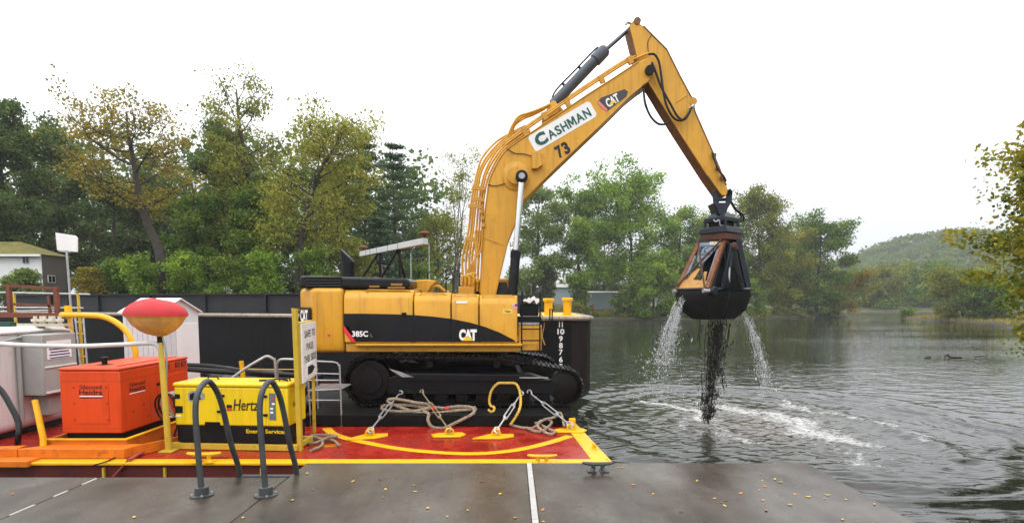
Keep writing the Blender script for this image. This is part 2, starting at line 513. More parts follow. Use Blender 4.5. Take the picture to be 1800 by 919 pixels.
ys = np.concatenate([np.arange(-40, 30, 1.5), np.arange(30, 210, 2.0), np.arange(210, 420, 10), np.arange(420, 1100, 40)])
grid_mesh('riverbank', xs, ys, ground_z, GROUND)
HILLM = mat('hill_ground', (0.035, 0.045, 0.018), 0.9, var=0.3, scale=0.05)
grid_mesh('hill', np.arange(-500, 1300, 12.0), np.arange(260, 1000, 12.0), hill_z, HILLM)

# ------------------------------------------------------------------ river
m, n, l, b = nodes_for('river_water')
b.inputs['Base Color'].default_value = (0.012, 0.013, 0.010, 1)
b.inputs['Roughness'].default_value = 0.04
b.inputs['IOR'].default_value = 1.333
tcn = n.new('ShaderNodeTexCoord')
def wnoise(sx, sy, scale, detail, rough=0.55, rot=0.0):
    mp = n.new('ShaderNodeMapping'); mp.inputs['Scale'].default_value = (sx, sy, 1); mp.inputs['Rotation'].default_value = (0, 0, rot)
    l.new(tcn.outputs['Object'], mp.inputs[0])
    q = n.new('ShaderNodeTexNoise'); q.inputs['Scale'].default_value = scale; q.inputs['Detail'].default_value = detail; q.inputs['Roughness'].default_value = rough
    l.new(mp.outputs[0], q.inputs['Vector'])
    return q
w1 = wnoise(0.7, 2.0, 1.3, 1.2, 0.4, 0.12)
w2 = wnoise(0.8, 2.2, 3.4, 0.6, 0.4, -0.15)
w3 = wnoise(0.03, 0.10, 1.0, 3, 0.5, 0.05)     # gusts: calm and ruffled lanes
mr = n.new('ShaderNodeMapRange'); mr.inputs['From Min'].default_value, mr.inputs['From Max'].default_value = 0.35, 0.65
mr.inputs['To Min'].default_value, mr.inputs['To Max'].default_value = 0.22, 1.0
l.new(w3.outputs['Fac'], mr.inputs['Value'])
ad = n.new('ShaderNodeMath'); ad.operation = 'MULTIPLY_ADD'
l.new(w2.outputs['Fac'], ad.inputs[0]); ad.inputs[1].default_value = 0.5; l.new(w1.outputs['Fac'], ad.inputs[2])
bp = n.new('ShaderNodeBump'); bp.inputs['Distance'].default_value = 0.05
l.new(mr.outputs[0], bp.inputs['Strength'])
l.new(ad.outputs[0], bp.inputs['Height'])
l.new(bp.outputs[0], b.inputs['Normal'])
# foam carried on the surface
fa = n.new('ShaderNodeAttribute'); fa.attribute_name = 'foam'
fn = wnoise(1.0, 1.5, 5.5, 8, 0.72, 0.5)
fm = n.new('ShaderNodeMath'); fm.operation = 'MULTIPLY_ADD'
l.new(fn.outputs['Fac'], fm.inputs[0]); fm.inputs[1].default_value = 1.7; fm.inputs[2].default_value = -1.22
fs_ = n.new('ShaderNodeMath'); fs_.operation = 'ADD'
l.new(fm.outputs[0], fs_.inputs[0]); l.new(fa.outputs['Fac'], fs_.inputs[1])
fr = n.new('ShaderNodeMapRange'); fr.inputs['From Min'].default_value, fr.inputs['From Max'].default_value = 0.12, 0.5
l.new(fs_.outputs[0], fr.inputs['Value'])
fg = n.new('ShaderNodeMath'); fg.operation = 'GREATER_THAN'; fg.inputs[1].default_value = 0.02
l.new(fa.outputs['Fac'], fg.inputs[0])
fq = n.new('ShaderNodeMath'); fq.operation = 'MULTIPLY'
l.new(fr.outputs[0], fq.inputs[0]); l.new(fg.outputs[0], fq.inputs[1])
mx = n.new('ShaderNodeMix'); mx.data_type = 'RGBA'
sa = n.new('ShaderNodeAttribute'); sa.attribute_name = 'silt'
sm_ = n.new('ShaderNodeMix'); sm_.data_type = 'RGBA'
sm_.inputs['A'].default_value = (0.014, 0.015, 0.011, 1); sm_.inputs['B'].default_value = (0.060, 0.048, 0.034, 1)
l.new(sa.outputs['Fac'], sm_.inputs['Factor']); l.new(sm_.outputs['Result'], mx.inputs['A'])
mx.inputs['B'].default_value = (0.55, 0.55, 0.53, 1)
l.new(fq.outputs[0], mx.inputs['Factor']); l.new(mx.outputs['Result'], b.inputs['Base Color'])
mrr = n.new('ShaderNodeMapRange'); mrr.inputs['To Min'].default_value, mrr.inputs['To Max'].default_value = 0.012, 0.7
l.new(fq.outputs[0], mrr.inputs['Value']); l.new(mrr.outputs[0], b.inputs['Roughness'])
WATER = m

def polyd(X, Y, pts):
    d = np.full(X.shape, 1e9)
    for (x0, y0), (x1, y1) in zip(pts[:-1], pts[1:]):
        ex, ey = x1 - x0, y1 - y0
        t = np.clip(((X - x0) * ex + (Y - y0) * ey) / (ex * ex + ey * ey + 1e-9), 0, 1)
        d = np.minimum(d, np.hypot(X - x0 - t * ex, Y - y0 - t * ey))
    return d
def gl(*pp): return [tuple(G(x, y, 0.0)[:2]) for x, y in pp]
rr_ = np.concatenate([np.exp(np.linspace(math.log(4.0), math.log(11.0), 60, endpoint=False)), np.exp(np.linspace(math.log(11.0), math.log(42.0), 330, endpoint=False)), np.exp(np.linspace(math.log(42.0), math.log(1500.0), 90))])
aa_ = np.radians(np.concatenate([np.linspace(-62, -6, 90, endpoint=False), np.linspace(-6, 48, 460, endpoint=False), np.linspace(48, 75, 30)]))
A_, R_ = np.meshgrid(aa_, rr_)
X, Y = R_ * np.sin(A_), R_ * np.cos(A_)
near = np.clip((48 - R_) / 22.0, 0, 1)
Z = np.zeros_like(X)
for i in range(26):
    lam = float(RNG.uniform(0.7, 2.6)); th = float(RNG.normal(math.radians(78), 0.55)); ph = float(RNG.uniform(0, 6.28))
    Z += lam * 0.0013 * np.sin((X * math.cos(th) + Y * math.sin(th)) * 2 * math.pi / lam + ph)
for i in range(30):
    lam = float(RNG.uniform(0.36, 0.95)); th = float(RNG.normal(math.radians(80), 0.6)); ph = float(RNG.uniform(0, 6.28))
    Z += lam * 0.0019 * np.sin((X * math.cos(th) + Y * math.sin(th)) * 2 * math.pi / lam + ph + 0.8 * np.sin(0.35 * X + 0.2 * Y + ph))
c0 = G(1335, 742, 0)
rad = np.hypot((X - c0.x) * 1.0, (Y - c0.y) * 0.92) + 0.25 * np.sin(X * 0.9 + 0.7 * Y) + 0.12 * np.sin(2.3 * Y - X)
env = np.exp(-((rad - 6.6) / 1.5) ** 2)
Z += 0.042 * env * np.sin(rad * 2 * math.pi / 0.95 + 0.5 * np.sin(Y * 0.7))
Z += 0.010 * np.exp(-((rad - 3.4) / 1.8) ** 2) * np.sin(rad * 2 * math.pi / 0.7)
front = polyd(X, Y, gl((1330, 697), (1420, 715), (1530, 745), (1640, 780), (1700, 810)))
Z += 0.10 * np.exp(-(front / 0.35) ** 2)
Z *= near
foam = np.zeros_like(X)
Xw = X + 0.30 * np.sin(1.3 * Y + 0.6 * X) + 0.16 * np.sin(3.7 * Y - 2.1 * X + 1) + 0.08 * np.sin(9.1 * X + 4.3 * Y)
Yw = Y + 0.30 * np.sin(1.1 * X + 0.5 * Y + 2) + 0.16 * np.sin(3.1 * X + 2.7 * Y) + 0.08 * np.sin(8.3 * Y - 5 * X)
for pts, wid, amp in (
    (gl((1132, 707), (1175, 711), (1215, 724), (1240, 738)), 0.5, 0.72),
    (gl((1150, 706), (1200, 707), (1240, 712)), 0.35, 0.4),
    (gl((1250, 706), (1300, 722), (1345, 727), (1400, 745), (1445, 762), (1500, 770)), 1.05, 0.70),
    (gl((1330, 697), (1380, 707), (1430, 722), (1490, 737), (1560, 752), (1640, 776)), 0.38, 0.62),
    (gl((1262, 768), (1300, 772), (1322, 781)), 0.5, 0.58),
    (gl((1475, 795), (1505, 815), (1535, 822)), 0.5, 0.58),
    (gl((1450, 838), (1500, 845), (1570, 838)), 0.30, 0.28),
    (gl((1440, 730), (1520, 760), (1600, 775)), 0.9, 0.30),
    (gl((1160, 720), (1230, 745), (1300, 765)), 1.0, 0.28),
    (gl((1230, 715), (1300, 735), (1420, 770), (1520, 800)), 1.6, 0.40)):
    foam = np.maximum(foam, amp * np.exp(-(polyd(Xw, Yw, pts) / wid) ** 2))
mudp = P(1246, 735, 17.2)
rm = np.hypot(Xw - mudp.x, Yw - mudp.y)
foam = np.maximum(foam, 0.55 * np.exp(-((rm - 0.75) / 0.28) ** 2))
foam = np.maximum(foam, 0.42 * np.exp(-((np.hypot(Xw - 6.9, Yw - 17.6) - 1.9) / 0.3) ** 2))
Z += 0.07 * np.exp(-((rm - 0.55) / 0.35) ** 2) * near + 0.012 * np.exp(-(rm / 2.2) ** 2) * np.sin(rm * 9.0) * near
silt = np.clip(1.15 * np.exp(-((X - 7.6) / 2.6) ** 2 - ((Y - 18.6) / 3.4) ** 2), 0, 1)
Z += 0.035 * foam * np.sin(X * 9 + 2 * np.sin(Y * 7))
V = np.stack([X, Y, Z], -1).reshape(-1, 3)
nx, ny = len(aa_), len(rr_)
ii = (np.arange(ny - 1)[:, None] * nx + np.arange(nx - 1)[None, :]).ravel()
river = np_mesh('river', V, np.stack([ii, ii + nx, ii + nx + 1, ii + 1], -1)[:, ::-1], WATER, smooth=True, kind='structure')
at = river.data.attributes.new('foam', 'FLOAT', 'POINT')
at.data.foreach_set('value', foam.ravel().astype(np.float32))
at = river.data.attributes.new('silt', 'FLOAT', 'POINT')
at.data.foreach_set('value', silt.ravel().astype(np.float32))

# ------------------------------------------------------------------ concrete dock
m, n, l, b = nodes_for('wet_concrete')
tcn = n.new('ShaderNodeTexCoord')
def cnoise(scale, detail, rough=0.6, sc=(1, 1, 1)):
    mp = n.new('ShaderNodeMapping'); mp.inputs['Scale'].default_value = sc
    l.new(tcn.outputs['Object'], mp.inputs[0])
    q = n.new('ShaderNodeTexNoise'); q.inputs['Scale'].default_value = scale; q.inputs['Detail'].default_value = detail; q.inputs['Roughness'].default_value = rough
    l.new(mp.outputs[0], q.inputs['Vector'])
    return q
c1 = cnoise(0.55, 5); c2 = cnoise(60, 4, 0.7); c3 = cnoise(1.3, 7, 0.65, (1, 0.45, 1)); c4 = cnoise(7, 6, 0.7)
rp = n.new('ShaderNodeValToRGB')
rp.color_ramp.elements[0].position, rp.color_ramp.elements[0].color = 0.36, (0.020, 0.011, 0.005, 1)
rp.color_ramp.elements[1].position, rp.color_ramp.elements[1].color = 0.66, (0.082, 0.070, 0.054, 1)
e = rp.color_ramp.elements.new(0.5); e.color = (0.050, 0.037, 0.024, 1)
l.new(c3.outputs['Fac'], rp.inputs[0])
m1 = n.new('ShaderNodeMix'); m1.data_type = 'RGBA'; m1.blend_type = 'MULTIPLY'; m1.inputs['Factor'].default_value = 0.55
l.new(rp.outputs[0], m1.inputs['A'])
g1 = n.new('ShaderNodeMapRange'); g1.inputs['From Min'].default_value, g1.inputs['From Max'].default_value = 0.3, 0.7
g1.inputs['To Min'].default_value, g1.inputs['To Max'].default_value = 0.55, 1.25
l.new(c2.outputs['Fac'], g1.inputs['Value']); l.new(g1.outputs[0], m1.inputs['B'])
m2 = n.new('ShaderNodeMix'); m2.data_type = 'RGBA'; m2.blend_type = 'MULTIPLY'; m2.inputs['Factor'].default_value = 0.6
l.new(m1.outputs['Result'], m2.inputs['A'])
g2 = n.new('ShaderNodeMapRange'); g2.inputs['From Min'].default_value, g2.inputs['From Max'].default_value = 0.3, 0.65
g2.inputs['To Min'].default_value, g2.inputs['To Max'].default_value = 0.6, 1.15
l.new(c4.outputs['Fac'], g2.inputs['Value']); l.new(g2.outputs[0], m2.inputs['B'])
l.new(m2.outputs['Result'], b.inputs['Base Color'])
rg = n.new('ShaderNodeMapRange'); rg.inputs['From Min'].default_value, rg.inputs['From Max'].default_value = 0.35, 0.62
rg.inputs['To Min'].default_value, rg.inputs['To Max'].default_value = 0.10, 0.42
l.new(c1.outputs['Fac'], rg.inputs['Value']); l.new(rg.outputs[0], b.inputs['Roughness'])
br = cnoise(2.2, 2, 0.5, (14, 0.35, 1))       # broom finish lines
bs = n.new('ShaderNodeMath'); bs.operation = 'MULTIPLY_ADD'
l.new(br.outputs['Fac'], bs.inputs[0]); bs.inputs[1].default_value = 0.5; l.new(c2.outputs['Fac'], bs.inputs[2])
bp = n.new('ShaderNodeBump'); bp.inputs['Strength'].default_value = 0.22; bp.inputs['Distance'].default_value = 0.008
l.new(bs.outputs[0], bp.inputs['Height']); l.new(bp.outputs[0], b.inputs['Normal'])
b.inputs['Specular IOR Level'].default_value = 0.3
CONC = m
DZ = 1.9
SEAM = mat('joint_sealant', (0.36, 0.35, 0.33), 0.6, var=0.2, scale=8, dirt=0.3, dcol=(0.10, 0.09, 0.08))
dock = thing('dock', 'wet grey concrete dock strewn with yellow leaves', 'dock', (0, 4, DZ), kind='structure')
yl, yr = G(150, 838, DZ).y, G(1200, 813, DZ).y
x_end = G(1415, 811, DZ).x
xs_seam = G(936, 868, DZ).x
x_step = G(522, 826, DZ).x
x_left = G(175, 838, DZ).x
g = 0.012
for (xa, xb, ye, nm) in ((-14, x_left - 0.006, yl, 'slab'), (x_left + 0.006, x_step, yl, 'slab'), (x_step + 0.004, xs_seam - 0.03, yr, 'slab'), (xs_seam + 0.03, x_end, yr, 'slab')):
    MB().box(xa, xb, -1.5, ye, DZ - 0.45, DZ).build(nm, CONC, dock, bevel=0.012)
MB().box(xs_seam - 0.029, xs_seam + 0.029, -1.5, yr - 0.005, DZ - 0.3, DZ + 0.003).build('joint_strip', SEAM, dock)
for k in range(9):   # broken white line on the left-hand joint
    y0 = yl - 0.05 - k * 0.42
    MB().box(x_left - 0.012, x_left + 0.012, y0 - random.uniform(0.15, 0.34), y0, DZ - 0.05, DZ + 0.003).build('joint_strip', SEAM, dock)
PILE = mat('concrete_pile', (0.14, 0.13, 0.115), 0.8, var=0.25)
for x in (-12, -8, -4.2, -0.5, 3.0):
    for y in (0.5, 5.9):
        MB().cyl((x, y, -2), (x, y, DZ - 0.45), 0.2).build('pile', PILE, dock)
MB().box(-14, x_end - 0.05, 5.7, 6.1, DZ - 0.75, DZ - 0.45).build('beam', PILE, dock)

# ------------------------------------------------------------------ trees
LEAF = {
 'green': leaf_mat('leaf_green', [(0.041, 0.081, 0.011), (0.112, 0.196, 0.024), (0.230, 0.333, 0.043), (0.413, 0.438, 0.071)]),
 'dark': leaf_mat('leaf_dark', [(0.029, 0.055, 0.014), (0.079, 0.128, 0.030), (0.152, 0.212, 0.054), (0.287, 0.284, 0.074)]),
 'olive': leaf_mat('leaf_olive', [(0.079, 0.105, 0.016), (0.198, 0.228, 0.033), (0.342, 0.342, 0.049), (0.523, 0.438, 0.065)]),
 'yellow': leaf_mat('leaf_yellow', [(0.103, 0.103, 0.017), (0.241, 0.208, 0.030), (0.400, 0.301, 0.040), (0.552, 0.388, 0.062)]),
 'bright': leaf_mat('leaf_bright', [(0.054, 0.105, 0.011), (0.151, 0.262, 0.026), (0.293, 0.429, 0.043), (0.460, 0.526, 0.059)]),
 'sage': leaf_mat('leaf_sage', [(0.060, 0.098, 0.026), (0.143, 0.210, 0.049), (0.246, 0.333, 0.080), (0.381, 0.420, 0.106)]),
 'pine': leaf_mat('needle_green', [(0.025, 0.055, 0.024), (0.053, 0.101, 0.044), (0.099, 0.156, 0.067), (0.152, 0.202, 0.090)], 0.15),
 'autumn': leaf_mat('leaf_autumn', [(0.050, 0.085, 0.010), (0.17, 0.20, 0.020), (0.36, 0.31, 0.022), (0.58, 0.34, 0.020)], 0.4),
}
def leaf_cards(cen, size, rng, flat=0.35, width=0.55):
    """diamond leaves at cen: (n,3)"""
    nL = len(cen)
    nrm = rng.normal(size=(nL, 3)); nrm[:, 2] += flat * 2
    nrm /= np.linalg.norm(nrm, axis=1)[:, None]
    u = rng.normal(size=(nL, 3)); u -= nrm * np.sum(u * nrm, 1)[:, None]
    u /= np.linalg.norm(u, axis=1)[:, None]
    w = np.cross(nrm, u)
    s = (size * rng.uniform(0.6, 1.3, nL))[:, None]
    V = np.empty((nL, 4, 3))
    V[:, 0] = cen - u * s * 0.5; V[:, 1] = cen + w * s * width * 0.5 + u * s * 0.08
    V[:, 2] = cen + u * s * 0.5; V[:, 3] = cen - w * s * width * 0.5 + u * s * 0.08
    return V.reshape(-1, 3), np.arange(nL * 4).reshape(-1, 4)

def wob_line(a, b, k, amp, rng, sag=0.0):
    a, b = np.array(a, float), np.array(b, float)
    t = np.linspace(0, 1, k)[:, None]
    L = np.linalg.norm(b - a)
    p = a + (b - a) * t
    off = np.cumsum(rng.normal(size=(k, 3)) * amp * L / k, 0)
    off -= off[0]
    p = p + off * np.sin(np.pi * 0.5 * t)
    p[:, 2] += sag * L * (t[:, 0] ** 2 - t[:, 0])
    return p

def tree(name, label, base, H, R, kind='green', seed=1, h0=0.28, limbs=16, leaves=6000, leaf=0.3, clump=0.9, lean=(0, 0), tr=None, prof='oval', bark=None, group='trees along the river', cat='tree', tone=0.0, spread=0.55, trunk_pts=None, subs=4, bare_top=0.0, elev=(0.25, 0.9), stems=1, fill=0.35, tone_x=None, full=0.8, ell=None):
    rng = np.random.default_rng(seed)
    base = np.array(base, float)
    root = thing(name, label, cat, tuple(base), group=group)
    tr = tr or H * 0.018 + 0.08
    wood, tips = MB(), []
    allw = []
    for st in range(stems):
        if trunk_pts is not None:
            tp = np.array([p for p in spline([Vector(q) for q in trunk_pts], 4)]) - base
        else:
            ang = rng.uniform(0, 6.28)
            dx = lean[0] + (math.cos(ang) * R * 0.5 if stems > 1 else 0)
            dy = lean[1] + (math.sin(ang) * R * 0.5 if stems > 1 else 0)
            tp = wob_line((0, 0, -0.3), (dx, dy, H * (0.93 if stems == 1 else rng.uniform(0.7, 0.95))), 10, 0.10, rng)
        nT = len(tp)
        r0 = tr if stems == 1 else tr * 0.6
        rs = [r0 * (1.15 if i == 0 else (1 - 0.9 * (i / (nT - 1)) ** 0.9)) + 0.012 for i in range(nT)]
        wood.tube([Vector(q + base) for q in tp], rs, 7)
        nl = max(3, limbs // stems)
        a0 = rng.uniform(0, 6.28)
        for i in range(nl):
            f = h0 + (0.97 - h0) * (i + rng.uniform(0.1, 0.9)) / nl
            q = f * (nT - 1); k = int(min(q, nT - 2)); p0 = tp[k] + (tp[k + 1] - tp[k]) * (q - k)
            u = (f - h0) / (1 - h0)
            if prof == 'oval': w = math.sin(math.pi * (0.18 + 0.74 * u)) ** 0.8
            elif prof == 'vase': w = 0.55 + 0.45 * u if u < 0.75 else 1.0 - (u - 0.75) * 2.2
            elif prof == 'cone': w = 1.0 - 0.85 * u
            else: w = math.sqrt(max(0.05, 1 - (2 * u - 0.75) ** 2 * 0.7))
            az = a0 + i * 2.39996 + rng.normal() * 0.3
            L = R * w * rng.uniform(0.75, 1.12)
            el = elev[0] + (elev[1] - elev[0]) * u + rng.normal() * 0.12
            d = np.array([math.cos(az) * math.cos(el), math.sin(az) * math.cos(el), math.sin(el)])
            L = 0.86 * L / max(0.5, math.cos(el))
            p1 = p0 + d * L
            p1[2] = min(p1[2], H * 1.0)
            lp = wob_line(p0, p1, 7, 0.22, rng, sag=0.22)
            lr = rs[min(k, nT - 1)] * 0.40
            wood.tube([Vector(q + base) for q in lp], [lr * (1 - 0.88 * t / 6) + 0.010 for t in range(7)], 5, cap=False)
            for s in range(subs):
                g = rng.uniform(0.35, 0.95)
                kk = int(g * 5.99); s0 = lp[kk] + (lp[kk + 1] - lp[kk]) * (g * 6 - kk)
                d2 = d * 0.55 + rng.normal(size=3) * spread; d2[2] += 0.12
                d2 /= np.linalg.norm(d2)
                s1 = s0 + d2 * L * rng.uniform(0.28, 0.55)
                sp_ = wob_line(s0, s1, 4, 0.25, rng)
                wood.tube([Vector(q + base) for q in sp_], [lr * 0.42 * (1 - 0.8 * t / 3) + 0.008 for t in range(4)], 4, cap=False)
                tips += [sp_[1], sp_[2], sp_[3]]
            tips += [lp[4], lp[5], lp[6]]
            if rng.uniform() < fill: tips.append(lp[2]); tips.append(lp[3])
    leaves = int(leaves * 2.1); leaf = leaf * (0.92 if base[1] < 100 else 1.08); clump = clump * (1.2 if base[1] < 100 else 1.35)
    tips = np.array(tips)
    ext = tips[rng.integers(0, len(tips), int(len(tips) * full))]
    ext2 = ext + np.clip(rng.normal(size=ext.shape), -1.5, 1.5) * np.array([0.13, 0.13, 0.09]) * R
    for q0_, q1_ in zip(ext, ext2):      # fine twigs
        wood.tube([Vector(q0_ + base), Vector(q1_ + base)], [0.016, 0.007], 3, cap=False)
    tips = np.concatenate([tips, ext2])
    if ell is not None:      # leafy twigs filling an ellipsoid round (x, y, z)
        eps = []
        for cx, cy, cz, rx, ry, rz, ne in ell:
            d_ = rng.normal(size=(ne, 3)); d_ /= np.linalg.norm(d_, axis=1)[:, None]
            lump = 1 + 0.16 * np.sin(d_[:, 0] * 7 + 1) * np.sin(d_[:, 2] * 6) + 0.10 * np.sin(d_[:, 1] * 11 + d_[:, 2] * 9)
            eps.append(np.array([cx, cy, cz]) + d_ * (rng.uniform(0.55, 1.0, ne) * lump)[:, None] * np.array([rx, ry, rz]))
        ep = np.concatenate(eps)
        ep = ep[ep[:, 2] > base[2] + 1.2] - base
        tips = np.concatenate([tips, ep])
        for q in ep[::6]:
            a_ = q * np.array([0.8, 0.8, 0.9]) + np.array([0, 0, 0.4])
            wood.tube([Vector(a_ + base), Vector((a_ + q) / 2 + base + rng.normal(size=3) * 0.06), Vector(q + base)], [0.02, 0.012, 0.006], 4, cap=False)
    if bare_top > 0:
        keep = rng.uniform(size=len(tips)) > bare_top * np.clip((tips[:, 2] / H - 0.45) / 0.5, 0, 1)
        tips = tips[keep]
    wood.build('trunk', bark or BARK, root)
    if leaves > 0:
        wts = rng.gamma(2.0, 1.0, len(tips)); wts /= wts.sum()
        idx = rng.choice(len(tips), leaves, p=wts)
        ctone = np.clip(rng.normal(0.42 + tone, 0.15, len(tips)), 0, 1)
        off = np.clip(rng.normal(size=(leaves, 3)), -1.35, 1.35) * clump * np.array([1, 1, 0.62]) * 0.55
        cen = tips[idx] + off
        cen[:, 2] = np.maximum(cen[:, 2], 0.1)
        V, F = leaf_cards(cen, leaf, rng, width=0.68)
        tn = ctone[idx] + rng.normal(0, 0.13, leaves)
        if tone_x is not None: tn += tone_x[0] * (cen[:, 0] + base[0] - tone_x[1])
        np_mesh('crown', V, F, LEAF[kind], root, tone=np.clip(tn, 0, 1))
    return root

def pine(name, label, base, H, R, seed=1, leaves=7000, group='trees along the river', h0=0.18):
    rng = np.random.default_rng(seed)
    base = np.array(base, float)
    root = thing(name, label, 'tree', tuple(base), group=group)
    wood, cen = MB(), []
    tp = wob_line((0, 0, -0.3), (rng.normal() * 0.3, 0, H), 9, 0.03, rng)
    wood.tube([Vector(q + base) for q in tp], [0.30 * (1 - 0.93 * i / 8) + 0.01 for i in range(9)], 7)
    nw = 15
    pts = []
    for i in range(nw):
        f = h0 + (0.985 - h0) * i / (nw - 1)
        L0 = R * (1.0 - 0.86 * ((f - h0) / (1 - h0)) ** 1.3) * (0.75 if f < h0 + 0.1 else 1)
        for k in range(6):
            az = i * 0.9 + k * 1.047 + rng.normal() * 0.25
            L = L0 * rng.uniform(0.55, 1.15)
            if rng.uniform() < 0.12: continue
            p0 = np.array([0, 0, f * H]); p1 = p0 + np.array([math.cos(az) * L, math.sin(az) * L, 0.10 * L + rng.normal() * 0.15])
            lp = wob_line(p0, p1, 5, 0.10, rng, sag=0.25)
            wood.tube([Vector(q + base) for q in lp], [0.05 * (1 - f * 0.6) * (1 - 0.8 * t / 4) + 0.008 for t in range(5)], 4, cap=False)
            for t in np.linspace(0.3, 1.0, 9):
                q = t * 4; kk = int(min(q, 3)); pts.append(lp[kk] + (lp[kk + 1] - lp[kk]) * (q - kk))
    pts = np.array(pts)
    wood.build('trunk', BARK, root)
    idx = rng.integers(0, len(pts), leaves)
    cen = pts[idx] + rng.normal(size=(leaves, 3)) * np.array([0.34, 0.34, 0.11])
    V, F = leaf_cards(cen, 0.42, rng, flat=0.5, width=0.35)
    np_mesh('crown', V, F, LEAF['pine'], root, tone=np.clip(rng.normal(0.45, 0.2, leaves), 0, 1))
    return root

def pt(px, D, top, hw):
    """base point, height and crown radius from the photograph's pixels at distance D"""
    x = (px - PPX) / FOC * D
    z = gz(x, D)
    zt = CAM_Z + (530 - top) * D / FOC
    return (x, D, z - 0.1), zt - z, hw * D / FOC
TG = 'trees on the left bank'
def T(name, label, px, D, top, hw, **k):
    b_, H, R = pt(px, D, top, hw)
    tree(name, label, b_, H, R, **k)

# left bank, from the frame's edge to the boom
T('maple_tree', 'dense dark green tree above the mossy-roofed white house', 28, 60, 188, 62, kind='dark', seed=3, leaves=11000, leaf=0.36, limbs=20, h0=0.2, group=TG)
T('maple_tree', 'dark green tree right of the white house, behind the leaning tree', 120, 66, 215, 60, kind='dark', seed=4, leaves=8000, leaf=0.36, h0=0.15, group=TG)
lb = pt(290, 50, 500, 10)[0]
tree('leaning_tree', 'thinning yellow-olive tree leaning left with a bare forked dark trunk', lb, 17.0, 6.4, kind='yellow', seed=12, leaves=3900, leaf=0.27, clump=0.8, limbs=20, h0=0.40, tr=0.50,
     full=0.3, trunk_pts=[lb, P(283, 455, 50), P(262, 400, 50), P(245, 350, 50), P(236, 290, 50), P(226, 240, 50), P(222, 196, 50)], group=TG, elev=(0.3, 1.0), bare_top=0.5, subs=5, fill=0.1)
T('oak_tree', 'round grey-green tree just left of the tallest tree', 385, 62, 205, 52, kind='dark', seed=6, leaves=9000, leaf=0.34, tone=0.10, limbs=18, group=TG)
T('cottonwood_tree', 'tallest tree of the left bank, thin olive top', 455, 60, 130, 66, kind='olive', seed=7, leaves=7500, leaf=0.30, clump=0.95, limbs=24, h0=0.25, bare_top=0.72, group=TG, subs=5)
wb = pt(524, 52, 500, 10)[0]
tree('walnut_tree', 'yellow-olive tree with a dark crooked trunk bending right beside the exhaust pipe', wb, 17.5, 5.4, kind='olive', seed=8, leaves=6200, leaf=0.28, limbs=22, h0=0.22, tr=0.36, tone=0.12,
     trunk_pts=[wb, P(526, 450, 52), P(533, 395, 52), P(548, 340, 52), P(568, 290, 52), P(592, 255, 52), P(606, 222, 52)], group=TG, elev=(0.3, 1.0), bare_top=0.4, subs=5)
T('maple_tree', 'bushy mid-green tree low between the leaning and crooked trees', 340, 56, 330, 52, kind='green', seed=9, leaves=8000, leaf=0.32, h0=0.05, prof='round', group=TG)
T('maple_tree', 'vine-covered green tree directly left of the crooked dark trunk', 455, 56, 330, 46, kind='green', seed=10, leaves=8000, leaf=0.30, h0=0.04, group=TG, tone=-0.02)
T('maple_tree', 'yellow-tinged tree right of the crooked dark trunk above the exhaust', 600, 60, 290, 50, kind='olive', seed=13, leaves=7000, leaf=0.30, h0=0.08, group=TG, tone=-0.02)
T('maple_tree', 'dark tree filling the gap behind the white board on its mast', 195, 68, 300, 62, kind='dark', seed=14, leaves=8000, leaf=0.36, h0=0.03, prof='round', group=TG)
T('maple_tree', 'dark green tree behind the crooked trunk and the engine hood', 545, 70, 300, 62, kind='dark', seed=15, leaves=8000, leaf=0.36, h0=0.03, prof='round', group=TG)
T('maple_tree', 'dark tree behind the lower trunk of the leaning tree', 275, 72, 290, 60, kind='dark', seed=16, leaves=8000, leaf=0.36, h0=0.03, prof='round', group=TG)
T('maple_tree', 'dark tree behind the vine-covered green tree', 425, 74, 280, 62, kind='dark', seed=17, leaves=8000, leaf=0.38, h0=0.03, prof='round', group=TG)
T('maple_tree', 'dark green tree cut by the left edge of the picture', -30, 56, 215, 70, kind='dark', seed=18, leaves=8000, leaf=0.36, h0=0.1, group=TG)
b_, H, R = pt(645, 74, 240, 46); pine('pine_tree', 'dense blue-green pine left of the taller open pine', b_, H, R * 1.6, seed=21, leaves=13000, group=TG)
b_, H, R = pt(697, 74, 258, 52); pine('pine_tree', 'open-branched pine standing alone against the sky above the antenna beam', b_, H, R * 1.5, seed=22, leaves=9000, group=TG)
b_, H, R = pt(668, 66, 385, 50); pine('pine_tree', 'low spreading pine under the left end of the antenna beam', b_, H, R * 1.3, seed=23, leaves=10000, group=TG)
T('birch_tree', 'nearly bare many-stemmed tree with few yellow leaves left of the boom', 800, 78, 248, 46, kind='olive', seed=24, leaves=2600, leaf=0.26, clump=0.8, limbs=20, stems=4, h0=0.3, elev=(0.7, 1.2), tr=0.26, bark=BARKL, group=TG, tone=0.1)
T('birch_tree', 'small yellow-olive tree at the foot of the nearly bare tree', 770, 76, 385, 40, kind='olive', seed=25, leaves=3200, leaf=0.28, h0=0.1, group=TG)
T('maple_tree', 'dim green tree behind the yellow boom foot', 735, 95, 400, 42, kind='sage', seed=26, leaves=4500, leaf=0.4, h0=0.05, group=TG)
